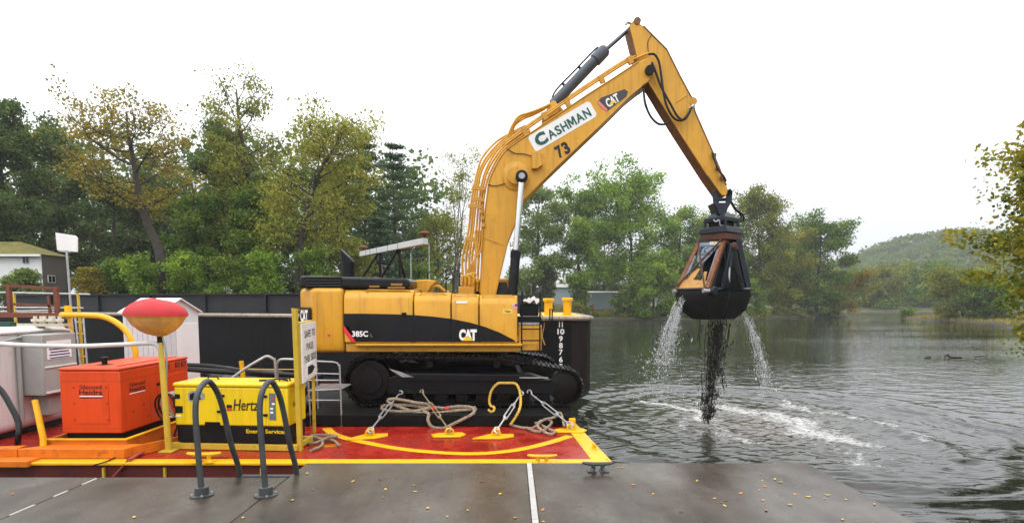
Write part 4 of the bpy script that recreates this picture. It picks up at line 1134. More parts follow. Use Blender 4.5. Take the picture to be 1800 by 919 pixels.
# --- crawler tracks
def track(yc, half, dx=0.0):
    pts = []
    for a in np.linspace(0, 2 * math.pi, 72, endpoint=False):
        pts.append((-3.78 + 0.64 * math.cos(a), TZ + 0.70 + 0.64 * math.sin(a)))
        pts.append((1.38 + 0.47 * math.cos(a), TZ + 0.53 + 0.47 * math.sin(a)))
    pts += [(-0.25, TZ + 1.27), (-1.6, TZ + 1.31), (-3.2, TZ + 0.06), (1.05, TZ + 0.06)]
    pts = sorted(set((round(x, 4), round(z, 4)) for x, z in pts))
    def half_hull(ps):
        h = []
        for p in ps:
            while len(h) >= 2 and (h[-1][0] - h[-2][0]) * (p[1] - h[-2][1]) - (h[-1][1] - h[-2][1]) * (p[0] - h[-2][0]) <= 0: h.pop()
            h.append(p)
        return h[:-1]
    hull = half_hull(pts) + half_hull(pts[::-1])
    SH = Matrix.Translation((dx, 0, 0))
    loop = np.array(hull + [hull[0]])
    seg = np.hypot(*np.diff(loop, axis=0).T); cs = np.concatenate([[0], np.cumsum(seg)])
    N = round(cs[-1] / 0.262)
    frame = MB().prism([(-3.3, yc - half + 0.1, TZ + 0.32), (1.1, yc - half + 0.1, TZ + 0.32), (1.25, yc - half + 0.1, TZ + 0.62), (0.5, yc - half + 0.1, TZ + 0.86), (-2.9, yc - half + 0.1, TZ + 0.90), (-3.4, yc - half + 0.1, TZ + 0.75)], (0, 2 * half - 0.2, 0)).xf(SH).build('track', BLACK, exc, bevel=0.03)
    # ledge, guards and plates on the outer side
    MB().box(-2.9, 1.05, yc - half + 0.03, yc - half + 0.098, TZ + 0.70, TZ + 0.735).xf(SH).build('guard_ledge', BLACKG, frame)
    MB().box(-3.0, 0.95, yc - half + 0.05, yc - half + 0.098, TZ + 0.36, TZ + 0.40).xf(SH).build('guard_ledge', BLACKG, frame)
    MB().box(0.2, 0.95, yc - half + 0.04, yc - half + 0.098, TZ + 0.77, TZ + 0.80).xf(SH).build('guard_ledge', GALV, frame)
    MB().prism([(-3.25, yc - half + 0.06, TZ + 1.02), (-2.95, yc - half + 0.06, TZ + 0.94), (-2.62, yc - half + 0.06, TZ + 0.80), (-2.9, yc - half + 0.06, TZ + 0.80), (-3.15, yc - half + 0.06, TZ + 0.95)], (0, 0.04, 0)).xf(SH).build('frame_gusset', GALV, frame)
    MB().lathe([(0.50, -0.04), (0.54, 0), (0.54, 2 * half - 0.25), (0.5, 2 * half - 0.2)], (-3.78, yc - half + 0.12, TZ + 0.70), 28, (0, 1, 0)).xf(SH).build('sprocket', TRACKM, frame)
    MB().lathe([(0.10, -0.06), (0.34, -0.05), (0.36, 0.0)], (-3.78, yc - half + 0.08, TZ + 0.70), 24, (0, 1, 0)).xf(SH).build('final_drive', BLACK, frame)
    MB().lathe([(0.34, -0.03), (0.40, 0), (0.40, 2 * half - 0.3)], (1.38, yc - half + 0.14, TZ + 0.53), 26, (0, 1, 0)).xf(SH).build('idler', TRACKM, frame)
    for k in range(8):
        x = -3.0 + k * 0.55
        MB().lathe([(0.09, -0.02), (0.17, 0.0), (0.17, 2 * half - 0.3)], (x, yc - half + 0.16, TZ + 0.235), 16, (0, 1, 0)).xf(SH).build('roller', TRACKM, frame)
    for x in (-2.2, -0.4):
        MB().lathe([(0.10, 0.0), (0.10, 2 * half - 0.3)], (x, yc - half + 0.16, TZ + 1.13), 14, (0, 1, 0)).xf(SH).build('carrier_roller', TRACKM, frame)
    sm = MB()
    sm.box(-0.125, 0.125, -half, half, -0.02, 0.015)
    for gx in (-0.09, 0.02):
        sm.box(gx - 0.016, gx + 0.016, -half + 0.004, half - 0.004, 0.014, 0.062)
    sm.box(-0.11, 0.11, -0.16, -0.08, -0.09, -0.019); sm.box(-0.11, 0.11, 0.08, 0.16, -0.09, -0.019)
    me = bpy.data.meshes.new('shoe'); me.from_pydata([tuple(v) for v in sm.v], [], sm.f); me.materials.append(TRACKM); me.update()
    for k in range(N):
        s = cs[-1] * k / N
        i = min(int(np.searchsorted(cs, s, 'right') - 1), len(hull) - 1)
        p = loop[i] + (loop[i + 1] - loop[i]) * ((s - cs[i]) / seg[i])
        s2 = (s + 0.13) % cs[-1]; j = min(int(np.searchsorted(cs, s2, 'right') - 1), len(hull) - 1)
        s3 = (s - 0.13) % cs[-1]; j3 = min(int(np.searchsorted(cs, s3, 'right') - 1), len(hull) - 1)
        pa = loop[j] + (loop[j + 1] - loop[j]) * ((s2 - cs[j]) / seg[j]); pb = loop[j3] + (loop[j3 + 1] - loop[j3]) * ((s3 - cs[j3]) / seg[j3])
        d = pa - pb
        ang = math.atan2(d[1], d[0])          # hull runs counter-clockwise: outward is to the right of travel
        M = Matrix.Translation((p[0] + dx, yc, p[1])) @ Matrix.Rotation(-ang, 4, 'Y') @ Matrix.Rotation(math.pi, 4, 'X')
        link_mesh('shoe', me, frame, M)
HALF = 0.36
track(14.9 + HALF, HALF)
track(18.4 + HALF, HALF, -0.42)
MB().prism([(-2.6, 15.5, TZ + 0.45), (0.4, 15.5, TZ + 0.45), (0.1, 15.9, TZ + 1.0), (-2.3, 15.9, TZ + 1.0)], (0, 2.9, 0)).build('car_body', BLACK, exc, bevel=0.05)
MB().lathe([(0.9, TZ + 0.85), (0.95, TZ + 0.9), (0.95, TZ + 1.4), (0.85, TZ + 1.45)], (-1.1, 17.0, 0), 32).build('slewing_ring', BLACK, exc)

# --- upper structure
YN, YF = 15.3, 18.7
def Xn(px, D=YN): return (px - PPX) / FOC * D * 1.0
def Zn(py, D=YN): return P(900, py, D).z
zb, zl, zt = Zn(619), Zn(602), Zn(512)
x_cw, x_fr = Xn(604), Xn(910)
MB().prism([(x_cw + 0.02, YN + 0.06, zb), (Xn(945), YN + 0.06, zb), (Xn(945), YN + 0.06, zl - 0.01), (x_cw + 0.02, YN + 0.06, zl - 0.01)], (0, YF - YN - 0.12, 0)).build('slewing_platform', CAT_Y2, exc, bevel=0.03)
# side doors of the near flank
def flank(xa, xb, top, name, yn=YN, yi=16.25, material=CAT_Y):
    prof = [(yn, zl), (yn, top - 0.26), (yn + 0.05, top - 0.13), (yn + 0.20, top), (yi, top), (yi, zl)]
    return MB().prism([(xa + 0.008, y, z) for y, z in prof], (xb - xa - 0.016, 0, 0)).build(name, material, exc, bevel=0.03, seg=3)
xs_ = [Xn(p) for p in (604, 727, 793, 842, 910)]
tops = [Zn(509), Zn(514), Zn(517), Zn(519)]
doors = []
for i in range(4):
    doors.append(flank(xs_[i], xs_[i + 1], tops[i], 'side_door' if i < 3 else 'fuel_tank'))
for i in range(3):     # far flank
    prof = [(YF, zl), (YF, tops[i] - 0.26), (YF - 0.2, tops[i]), (17.7, tops[i]), (17.7, zl)]
    MB().prism([(xs_[i] + 0.01, y, z) for y, z in prof], (xs_[i + 1] - xs_[i] - 0.02, 0, 0)).build('side_door', CAT_Y, exc, bevel=0.03)
MB().box(xs_[0] + 0.02, xs_[1], 16.26, 17.69, zl, tops[0] + 0.05).build('engine_housing', CAT_Y2, exc, bevel=0.02)
MB().box(xs_[1] + 0.01, xs_[2], 16.26, 17.69, zl, tops[1] - 0.25).build('pump_housing', BLACK, exc, bevel=0.02)
MB().box(xs_[2] + 0.01, xs_[4], 16.26, 17.69, zl - 0.005, zl + 0.25).build('boom_well', BLACK, exc, bevel=0.02)
# swoosh decal on the flank, split by the door seams by lying just proud of them
yd = YN - 0.004
def F2(px, py, dy=0.0): q = P(px, py, YN); return (q.x, yd + dy, q.z)
sw_top = [(604, 551), (640, 551), (690, 552), (727, 553.5), (760, 556), (793, 560), (826, 566.5), (852, 574), (878, 584), (905, 598)]
MB().prism([F2(*p) for p in sw_top] + [F2(905, 600.5), F2(626, 600.5), F2(604, 571)], (0, 0.003, 0)).build('side_decal', BLACKG, exc, smooth=False)
MB().prism([F2(604, 573), F2(612, 573), F2(627, 600.5), F2(617, 600.5), F2(604, 582)], (0, 0.003, 0)).build('red_stripe', PRINTR, exc, smooth=False)
for px, a, b_ in ((727, 514, 601), (793, 517, 601), (842, 519, 601)):     # dark door gaps
    MB().box(Xn(px) - 0.008, Xn(px) + 0.008, YN - 0.008, YN + 0.03, Zn(b_), Zn(a + 16)).build('door_gap', BLACK, exc)
text_on('385C', F2(633, 586.5), (1, 0, 0), (0, 0, 1), 0.43, 0.155, PRINTW, exc, bold=0.03)
text_on('L', F2(653.5, 589), (1, 0, 0), (0, 0, 1), 0.06, 0.10, mat('grey_print', (0.16, 0.16, 0.16), 0.5), exc, bold=0.01)
text_on('CAT', F2(822.5, 588.5), (1, 0, 0), (0, 0, 1), 0.48, 0.31, PRINTW, exc, bold=0.06, spacing=0.88)
MB().prism([F2(812, 598.5, -0.006), F2(832, 598.5, -0.006), F2(822.5, 589, -0.006)], (0, 0.002, 0)).build('logo_triangle', mat('logo_yellow', (0.78, 0.52, 0.02), 0.5), exc, smooth=False)
MB().box(Xn(706), Xn(715), YN - 0.012, YN + 0.02, Zn(558), Zn(549)).build('door_latch', BLACK, exc, bevel=0.01)
MB().box(Xn(802), Xn(822), YN - 0.006, YN + 0.02, Zn(533), Zn(529)).build('warning_label', PRINTW, exc)
MB().box(Xn(884), Xn(901), YN - 0.005, YN + 0.02, Zn(551), Zn(543)).build('warning_label', mat('label_yellow', (0.8, 0.55, 0.08), 0.5), exc)
text_on('Wilson', (Xn(892.5), YN - 0.006, Zn(547)), (1, 0, 0), (0, 0, 1), 0.16, 0.07, PRINTB, exc, bold=0.01)
fl = MB().box(Xn(900.5), Xn(909.5), YN - 0.005, YN + 0.02, Zn(542.5), Zn(534)).build('flag_sticker', PRINTW, exc)
for k in range(4):
    z = Zn(542.5) + 0.008 + k * 0.032
    MB().box(Xn(900.7), Xn(909.3), YN - 0.008, YN - 0.004, z, z + 0.016).build('stripe', PRINTR, fl)
MB().box(Xn(905), Xn(909.4), YN - 0.010, YN - 0.007, Zn(538), Zn(534.2)).build('canton', PRINTN, fl)
# tread ledge under the doors
MB().box(Xn(625), Xn(918), YN - 0.07, YN + 0.05, Zn(607.5), Zn(603.2)).build('catwalk', CAT_Y, exc, bevel=0.012)
# counterweight
cwz0, cwz1 = Zn(620), Zn(506)
cp = [(x_cw - 0.015, YN - 0.02), (-5.36, YN - 0.02), (-5.95, 16.05), (-6.15, 16.6), (-6.15, 17.4), (-5.95, 17.95), (-5.36, YF + 0.02), (x_cw - 0.015, YF + 0.02)]
mb = MB()
lay = [(0.93, cwz0), (1.0, cwz0 + 0.25), (1.0, cwz1 - 0.12), (0.985, cwz1)]
def sc_(p, s): return (x_cw - 0.015 + (p[0] - x_cw + 0.015) * s, 17 + (p[1] - 17) * (1 - (1 - s) * 0.6))
nP = len(cp)
vs = [(*sc_(p, s), z) for s, z in lay for p in cp]
fs = []
for i in range(len(lay) - 1):
    for k in range(nP):
        j = (k + 1) % nP
        fs.append((i * nP + j, i * nP + k, (i + 1) * nP + k, (i + 1) * nP + j))
fs += [tuple(range(nP)), tuple(range(len(vs) - 1, len(vs) - nP - 1, -1))]
mb.add(vs, fs)
cw = mb.build('counterweight', CAT_Y, exc, bevel=0.10, seg=4)
a_, b_ = Vector((-5.40, 15.29, 0)), Vector((-5.93, 16.0, 0))
zc0, zc1 = P(535, 570, 15.6).z, P(535, 540, 15.6).z
MB().prism([(a_.x, a_.y, zc0), (b_.x, b_.y, zc0), (b_.x, b_.y, zc1), (a_.x, a_.y, zc1)], (-0.035, -0.026, 0)).build('rear_decal', BLACKG, cw)
mid = (a_ + b_) / 2 + Vector((-0.036, -0.027, (zc0 + zc1) / 2))
text_on('CAT', mid, a_ - b_, (0, 0, 1), 0.66, 0.34, PRINTW, cw, bold=0.05, lift=0.006)
MB().lathe([(0.035, 0), (0.03, 0.02)], P(578, 589, YN - 0.02), 12, (0, -1, 0)).build('reflector', PRINTR, cw)
MB().bar(P(513, 543, 15.7), P(531, 545, 16.0), 0.05, 0.05).build('beacon_arm', YEL, cw)
# black louvred hood over the counterweight and engine
hz0, hz1 = cwz1 + 0.004, Zn(484)
hood = MB().prism([(-5.75, YN + 0.12, hz0), (Xn(722, 15.5), YN + 0.12, hz0), (Xn(722, 15.5), YN + 0.12, hz1 - 0.13), (Xn(716, 15.5), YN + 0.12, hz1 - 0.07), (-5.72, YN + 0.12, hz1)], (0, YF - YN - 0.24, 0)).build('engine_hood', BLACKG, exc, bevel=0.06, seg=3)
for k in range(4):
    z = hz0 + 0.05 + k * 0.075
    MB().tube([(Xn(600), YN + 0.10, z), (-5.55, YN + 0.10, z), (-5.74, YN + 0.30, z), (-5.77, 17, z)], 0.025, 6).build('louvre', BLACK, hood)
gr = mat('brass_grille', (0.30, 0.15, 0.03), 0.5, var=0.4, scale=40)
for xa, xb, za, zc in ((650, 668, 505, 502), (688, 708, 502, 498), (682, 712, 507, 504)):
    MB().box(Xn(xa, 15.4), Xn(xb, 15.4), YN + 0.10, YN + 0.2, Zn(za, 15.4), Zn(zc, 15.4)).build('hood_grille', gr, hood)
# exhaust stack with slanted tip
D = 16.4
c0, c1 = P(612, 487, D), P(612, 461, D)
MB().cyl(c0, c1, 0.18, n=20).build('exhaust_stack', BLACK, exc)
ring0 = [Vector((c1.x + 0.18 * math.cos(a), D + 0.18 * math.sin(a), c1.z)) for a in np.linspace(0, 2 * math.pi, 16, endpoint=False)]
ring1 = []
for a in np.linspace(0, 2 * math.pi, 16, endpoint=False):
    cx = c1.x - 0.03 + 0.19 * math.cos(a)
    ring1.append(Vector((cx, D + 0.17 * math.sin(a), c1.z + 0.03 + (0.5 - 0.5 * math.cos(a)) * 0.38)))
MB().add(ring0 + ring1, [(i, (i + 1) % 16, (i + 1) % 16 + 16, i + 16) for i in range(16)] + [tuple(range(16, 32))]).build('exhaust_tip', BLACK, exc)
# hand rails along the roof edge
def rail(px0, px1, top, h=9):
    y = YN + 0.12
    z0, z1 = Zn(top + 2), Zn(top - h)
    a, b = Xn(px0), Xn(px1)
    MB().tube([(a, y, z0 - 0.06), (a + 0.03, y, z1 - 0.04), (a + 0.09, y, z1), (b - 0.09, y, z1 - 0.02), (b - 0.03, y, z1 - 0.06), (b, y, z0 - 0.1)], 0.017, 6).build('roof_rail', CAT_Y, exc)
rail(641, 724, 513, 4); rail(736, 786, 518, 4); rail(796, 840, 520, 4); rail(846, 906, 522, 4)
# air-cleaner box
zx = 16.6
MB().prism([P(722, 512, zx), P(722, 493, zx), P(748, 491, zx), P(768, 493, zx), P(758, 503, zx), P(752, 514, zx)], (0, 0.9, 0)).build('air_cleaner_box', CAT_Y, exc, bevel=0.03)
MB().tube(spline([P(758, 505, 16.7), P(770, 503, 16.7), P(782, 512, 16.7), P(790, 514, 16.7)], 5), 0.05, 8).build('hydraulic_line', CAT_Y2, exc)
for px in (784, 796):
    MB().tube([P(px, 520, 16.2), P(px, 482, 16.2), P(px + 12, 480, 17.0), P(px + 12, 520, 17.0)], 0.018, 6).build('grab_rail', BLACK, exc)
MB().tube([P(752, 492, 17), P(752, 479, 17), P(766, 477, 17.3)], 0.02, 6).build('grab_rail', BLACK, exc)
# antenna beam
A, Bm = P(636, 448, 18.4), P(748, 425.5, 14.5)
Bm.z = A.z = 5.42
MB().bar(A, Bm, 0.15, 0.16).build('antenna_beam', mat('beam_grey', (0.50, 0.51, 0.50), 0.5, var=0.08, dirt=0.1), exc, bevel=0.01)
bm = lambda t: A + (Bm - A) * t
for t in (0.12, 0.2, 0.32, 0.5, 0.66):
    q = bm(t); dd = (Bm - A).normalized()
    MB().bar(q - dd * 0.012, q + dd * 0.012, 0.156, 0.166).build('band', BLACK, exc)
for t0, bx, bD in ((0.30, P(638, 486, 17.2), 0), (0.62, P(671, 487, 16.2), 0)):
    MB().cyl(bx, bm(t0) - Vector((0, 0, 0.08)), 0.035, n=8).build('strut', BLACK, exc)
for t0 in (0.34, 0.65):
    q = bm(t0); MB().bar(Vector((q.x, q.y, hz1 - 0.1)), q - Vector((0, 0, 0.08)), 0.06, 0.06).build('strut', BLACK, exc)
MB().cyl(bm(0.62) - Vector((0, 0, .08)), P(712, 490, 17.2), 0.03, n=8).build('strut', BLACK, exc)
MB().cyl(bm(0.30) - Vector((0, 0, .08)), P(674, 486, 17.6), 0.03, n=8).build('strut', GALV, exc)
for q in (bm(0.03), bm(0.985)):
    MB().lathe([(0.03, 0.08), (0.04, 0.16), (0.15, 0.17), (0.16, 0.21), (0.10, 0.24)], q, 16).build('antenna', RUST, exc)
# cab on the far side
cy0, cy1 = 17.75, 18.75
cx0, cx1 = (818 - 900) / 1000 * 18.2, (894 - 900) / 1000 * 18.0
cz0, cz1 = zl, 4.62
MB().prism([(cx0, cy0, cz0), (cx1 + 0.25, cy0, cz0), (cx1 + 0.25, cy0, cz0 + 0.8), (cx1, cy0, cz1), (cx0, cy0, cz1)], (0, cy1 - cy0, 0)).build('cab', CAT_Y, exc, bevel=0.06)
MB().prism([(cx0 + 0.15, cy0 - 0.01, cz0 + 0.75), (cx1 + 0.15, cy0 - 0.01, cz0 + 0.75), (cx1 - 0.06, cy0 - 0.01, cz1 - 0.12), (cx0 + 0.15, cy0 - 0.01, cz1 - 0.12)], (0, 0.03, 0)).build('cab_window', GLASSD, exc)
MB().prism([(cx1 + 0.27, cy0 + 0.08, cz0 + 0.8), (cx1 + 0.27, cy1 - 0.08, cz0 + 0.8), (cx1 + 0.03, cy1 - 0.08, cz1 - 0.1), (cx1 + 0.03, cy0 + 0.08, cz1 - 0.1)], (0.02, 0, 0)).build('cab_window', GLASSD, exc)
# step box, tool box and ladder at the front
MB().box(Xn(911), Xn(952, 15.5), YN + 0.12, 16.2, Zn(617), Zn(571)).build('step_box', CAT_Y, exc, bevel=0.03)
MB().box(Xn(911.5), Xn(948, 15.5), YN + 0.10, 16.1, Zn(571) + 0.005, Zn(567)).build('step_tread', GALV, exc)
MB().box(Xn(914), Xn(947, 15.7), YN + 0.45, 16.2, Zn(556), Zn(534)).build('tool_box', BLACK, exc, bevel=0.03)
MB().box(Xn(909), Xn(952, 15.5), YN + 0.2, 16.2, Zn(567) + 0.003, Zn(557)).build('front_bracket', BLACK, exc, bevel=0.02)
yl_ = YN - 0.03
for px in (917, 949):
    MB().tube([(Xn(px), yl_, Zn(617)), (Xn(px), yl_, Zn(536)), (Xn(px), yl_, Zn(514)), (Xn(px) + 0.02, yl_ + 0.04, Zn(511)), (Xn(px) + 0.02, yl_ + 0.32, Zn(511)), (Xn(px) + 0.02, yl_ + 0.36, Zn(514)), (Xn(px) + 0.02, yl_ + 0.36, Zn(560))], 0.024, 6).build('ladder_rail', BLACK, exc)
for py in (578, 598, 616):
    MB().tube([(Xn(915), yl_, Zn(py)), (Xn(951), yl_, Zn(py))], 0.02, 6).build('ladder_rung', BLACK, exc)
MB().tube([(Xn(972), 15.7, Zn(566)), (Xn(973), 15.7, Zn(544)), (Xn(970), 16.1, Zn(544)), (Xn(970), 16.1, Zn(566))], 0.02, 6).build('grab_rail', BLACK, exc)
MB().bar((Xn(950), 15.75, Zn(566)), (Xn(973), 15.75, Zn(566)), 0.1, 0.06).build('front_bracket', BLACK, exc)

# --- boom
BN, BF = 16.55, 17.45
def Bp(px, py, D=BN): return P(px, py, D)
low = [(844, 545), (844, 514), (849, 406), (855, 351), (860, 318), (871, 292), (886, 268), (908, 250), (934, 233), (989, 196), (1037, 164), (1078, 138), (1122, 109), (1138, 102), (1147, 104), (1152, 113), (1149, 128), (1140, 144), (1128, 152),
       (1107, 169), (1070, 206), (1011, 262), (963, 308), (930, 342), (917, 356), (905, 393), (892, 426), (878, 485), (870, 522), (866, 545)]
boom = MB().prism([Bp(*p) for p in low], (0, BF - BN, 0)).build('boom', BOOM_Y, exc, bevel=0.025)
# flange lips along the top and bottom plates
top_l = [Bp(*p) for p in low[1:13]]; bot_l = [Bp(*p) for p in low[18:29]]
for ln, s_ in ((top_l, 1), (bot_l, 1)):
    MB().tube([p + Vector((0, -0.004, 0)) for p in spline(ln, 3)], 0.022, 6).build('weld_flange', CAT_Y2, boom)
MB().tube([Bp(849, 418) + Vector((0.0, -0.006, 0)), Bp(886, 431) + Vector((0, -0.006, 0))], 0.010, 5).build('weld_seam', CAT_Y2, boom)
# pivot boss for the lift cylinders
pc = Bp(907, 310)
MB().lathe([(0.40, 0), (0.40, 0.03), (0.33, 0.05), (0.24, 0.07), (0.24, 0.12)], pc, 28, (0, -1, 0)).build('pivot_boss', CAT_Y, boom)
MB().prism([P(936, 268, 16.54), P(946, 267, 16.54), P(954, 292, 16.54), P(944, 299, 16.54), P(934, 299, 16.54)], (0, -0.16, 0)).build('valve_box', CAT_Y, boom, bevel=0.02)
MB().tube(spline([Bp(891, 262), Bp(905, 270), Bp(920, 271), Bp(934, 275)], 5), 0.012, 5).xf(Matrix.Translation((0, -0.03, 0))).build('grease_line', BLACK, boom)
MB().tube(spline([Bp(858, 325), Bp(872, 327), Bp(892, 322)], 5), 0.012, 5).xf(Matrix.Translation((0, -0.03, 0))).build('grease_line', BLACK, boom)
# lift cylinders, one each side
for side, yc in ((0, 16.28), (1, 17.72)):
    t_ = P(917, 311, 16.28); t_.y = yc
    mid_ = P(906.5, 444, 16.28); mid_.y = yc
    bt = P(899, 545, 16.28); bt.y = yc
    cyl_ = MB().cyl(bt, mid_, 0.135, n=20).build('lift_cylinder', BLACKG, exc)
    MB().lathe([(0.15, 0), (0.15, 0.18), (0.12, 0.22)], mid_ - (mid_ - bt).normalized() * 0.15, 20, mid_ - bt).build('gland', BLACK, cyl_)
    MB().cyl(mid_, t_, 0.082, n=18).build('rod', CHROME, cyl_)
    MB().lathe([(0.10, -0.13), (0.17, -0.11), (0.17, 0.11), (0.10, 0.13)], t_, 22, (0, 1, 0)).build('rod_eye', BLACK, cyl_)
    MB().lathe([(0.09, 0), (0.085, 0.03)], t_ + Vector((0, -0.13, 0)), 14, (0, -1, 0)).build('pin_cap', GALV, cyl_)
MB().cyl(P(917, 311, 16.28), P(917, 311, 16.28) + Vector((0, 1.44, 0)), 0.11, n=16).build('lift_pin', BLACK, boom)
# hoses and tubes down the boom's back
back = [(844, 512), (847, 455), (850, 406), (855, 351), (860, 318), (871, 292), (886, 268), (908, 249), (934, 232)]
for k in range(6):
    offs = 4 + k * 4.6
    pts = []
    for i, (px, py) in enumerate(back):
        f = 1.0 if i < 6 else (1.0 - 0.16 * (i - 5))
        nx_, ny_ = (-1, 0) if i < 4 else (-0.8, -0.6) if i < 6 else (-0.6, -0.8)
        bulge = 1.0 + (0.28 if i == 1 else 0)
        j = random.uniform(-1.3, 1.3)
        pts.append(P(px + nx_ * offs * f * bulge + j, py + ny_ * offs * f, 16.62 + 0.15 * k))
    MB().tube(spline(pts, 5), 0.034, 7).build('hydraulic_line', CAT_Y, boom)
for k, (px, py) in enumerate(((838, 350), (833, 362), (840, 330), (828, 420))):
    MB().bar(P(px - 10, py, 16.56), P(px + 14, py + 2, 16.56), 0.06, 0.10, up=(0, 0, 1)).build('hose_clamp', CAT_Y2, boom)
for px in (846, 848, 850):
    MB().lathe([(0.06, -0.05), (0.06, 0.05)], P(px, 372 + (px - 846) * 6, 16.52), 8, (0, 0, 1)).build('fitting', CAT_Y2, boom)
for k in range(4):   # crossing hoses near the foot
    a0 = P(818 + k * 6, 500, 16.5); a1 = P(845 - k * 3, 440 - k * 8, 16.5)
    MB().tube(spline([P(812 + k * 7, 507, 16.55), P(816 + k * 6, 488, 16.48), P(830 + k * 2, 462, 16.45), a1, P(848 - k * 4, 405, 16.5)], 5), 0.03, 7).build('hose', CAT_Y2, boom)
for k in range(3):
    c = P(818 + k * 7, 494 - k * 2, 16.45)
    MB().tube([c + Vector((0.13 * math.cos(t), 0, 0.16 * math.sin(t))) for t in np.linspace(-0.6, 3.6, 14)], 0.028, 6).build('hose', CAT_Y, boom)
MB().box(P(806, 520, 16.6).x, P(834, 520, 16.6).x, 16.5, 17.4, P(820, 530, 16.6).z, P(820, 503, 16.6).z).build('swivel_block', CAT_Y2, exc, bevel=0.05)
# twin tubes along the boom's top
tl = [(889, 255), (915, 236), (955, 208), (1000, 177), (1050, 144), (1100, 112), (1140, 95)]
for k, (dy, yy) in enumerate(((0, 16.6), (-4, 16.75), (-2, 17.2), (-6, 17.32))):
    MB().tube(spline([P(a, b_ + dy - 1, yy) for a, b_ in tl], 4), 0.032, 7).build('hydraulic_line', CAT_Y, boom)
for (a, b_) in ((1000, 187), (1060, 146), (1110, 113), (925, 238), (960, 211)):
    MB().bar(P(a, b_, 16.6), P(a - 5, b_ - 13, 16.6), 0.10, 0.14).build('hose_clamp', CAT_Y2, boom)
for k in range(3):   # hoses looping up to the stick cylinder
    d = 16.75 + 0.2 * k
    MB().tube(spline([P(893 + 3 * k, 240 + 3 * k, d), P(900 + 2 * k, 222, d), P(912 + 4 * k, 205 + 2 * k, d), P(935, 197 + 3 * k, d), P(955, 189 + 2 * k, d), P(967, 183, d)], 5), 0.035, 7).build('hose', CAT_Y, boom)
# bracket and stick cylinder
br_ = [P(952, 214, 16.8), P(962, 190, 16.8), P(969, 178, 16.8), P(976, 177, 16.8), P(981, 185, 16.8), P(990, 192, 16.8)]
MB().prism(br_, (0, 0.12, 0)).build('cylinder_bracket', CAT_Y, boom, bevel=0.01)
MB().prism([p + Vector((0, 0.28, 0)) for p in br_], (0, 0.12, 0)).build('cylinder_bracket', CAT_Y, boom, bevel=0.01)
GREYB = mat('slate_grey_paint', (0.050, 0.058, 0.075), 0.35, var=0.15, scale=4, dirt=0.1)
s0, s1, s2 = P(972, 184, 17.0), P(1060, 92, 17.0), P(1109, 49, 17.0)
dS = (s1 - s0).normalized()
sc_cyl = MB().cyl(s0, s1, 0.150, n=22).build('stick_cylinder', GREYB, exc)
MB().lathe([(0.15, -0.45), (0.185, -0.42), (0.185, -0.05), (0.14, 0.02)], s1 + dS * 0.1, 22, dS).build('gland', GREYB, sc_cyl)
MB().cyl(s1, s2, 0.058, n=14).build('rod', mat('dark_rod', (0.10, 0.105, 0.12), 0.2, metal=0.8), sc_cyl)
perp = Vector((-dS.z, 0, dS.x)) * 0.22
MB().tube(spline([s0 + perp * 0.4, s0 + dS * 0.35 + perp, s0 + dS * 1.1 + perp, s1 + perp * 1.0 - dS * 0.2, s1 + perp * 0.9], 5), 0.026, 6).build('oil_tube', BLACK, sc_cyl)
for f in (0.3, 0.62):
    q = s0 + (s1 - s0) * f
    MB().bar(q, q + perp * 1.1, 0.06, 0.06).build('tube_clip', BLACK, sc_cyl)
# lettering on the boom
def on_boom(px, py, dy=0.0): q = P(px, py, BN); return Vector((q.x, BN - 0.004 - dy, q.z))
bd = (on_boom(1040, 181) - on_boom(933, 244)); bd.normalize()
bu = Vector((-bd.z, 0, bd.x))
cA, cB2 = on_boom(946, 252), on_boom(1033, 194)
ctr = on_boom(988.5, 222.5)
W2, H2, rr = 1.01, 0.245, 0.10
pts = []
sh = 0.10
for (sx, sy, a0) in ((1, 1, 0), (-1, 1, 90), (-1, -1, 180), (1, -1, 270)):
    for k in range(5):
        a = math.radians(a0 + 22.5 * k)
        x_ = sx * (W2 - rr) + rr * math.cos(a); y_ = sy * (H2 - rr) + rr * math.sin(a)
        pts.append(ctr + bd * (x_ - sh * y_ * 0) + bu * y_)
MB().prism([p + Vector((0, -0.004, 0)) for p in pts], (0, 0.006, 0)).build('name_panel', WHITE, boom, smooth=False)
nb = ctr + bu * -0.03 + Vector((0, -0.005, 0))
for ch, off_, w_ in (('A', -0.37, 0.23), ('S', -0.155, 0.165), ('H', 0.05, 0.19), ('A', 0.54, 0.23), ('N', 0.78, 0.20)):
    text_on(ch, nb + bd * off_, bd, bu, w_, 0.26, PRINTG, boom, bold=0.03)
mM = [(0, 0), (0, 1), (0.28, 1), (0.5, 0.5), (0.72, 1), (1, 1), (1, 0), (0.78, 0), (0.78, 0.62), (0.58, 0.15), (0.42, 0.15), (0.22, 0.62), (0.22, 0)]
MB().prism([nb + bd * (0.29 + (x_ - 0.5) * 0.23) + bu * (y_ - 0.5) * 0.26 + Vector((0, -0.004, 0)) for x_, y_ in mM], (0, 0.002, 0)).build('lettering', PRINTG, boom, smooth=False)
text_on('C', ctr + bd * -0.70 + Vector((0, -0.005, 0)), bd, bu, 0.36, 0.36, PRINTG, boom, bold=0.06)
MB().bar(ctr + bd * -0.93 + Vector((0, -0.008, 0)), ctr + bd * -0.47 + Vector((0, -0.008, 0)), 0.014, 0.002, up=(0, 1, 0)).build('logo_cross', PRINTW, boom, smooth=False)
MB().bar(ctr + bd * -0.70 + bu * 0.22 + Vector((0, -0.008, 0)), ctr + bd * -0.70 - bu * 0.22 + Vector((0, -0.008, 0)), 0.014, 0.002, up=(0, 1, 0)).build('logo_cross', PRINTW, boom, smooth=False)
for s_, o_ in (('7', -0.105), ('3', 0.105)):
    text_on(s_, on_boom(989, 263.5) + bd * o_, bd, bu, 0.185, 0.36, PRINTB, boom, bold=0.05)
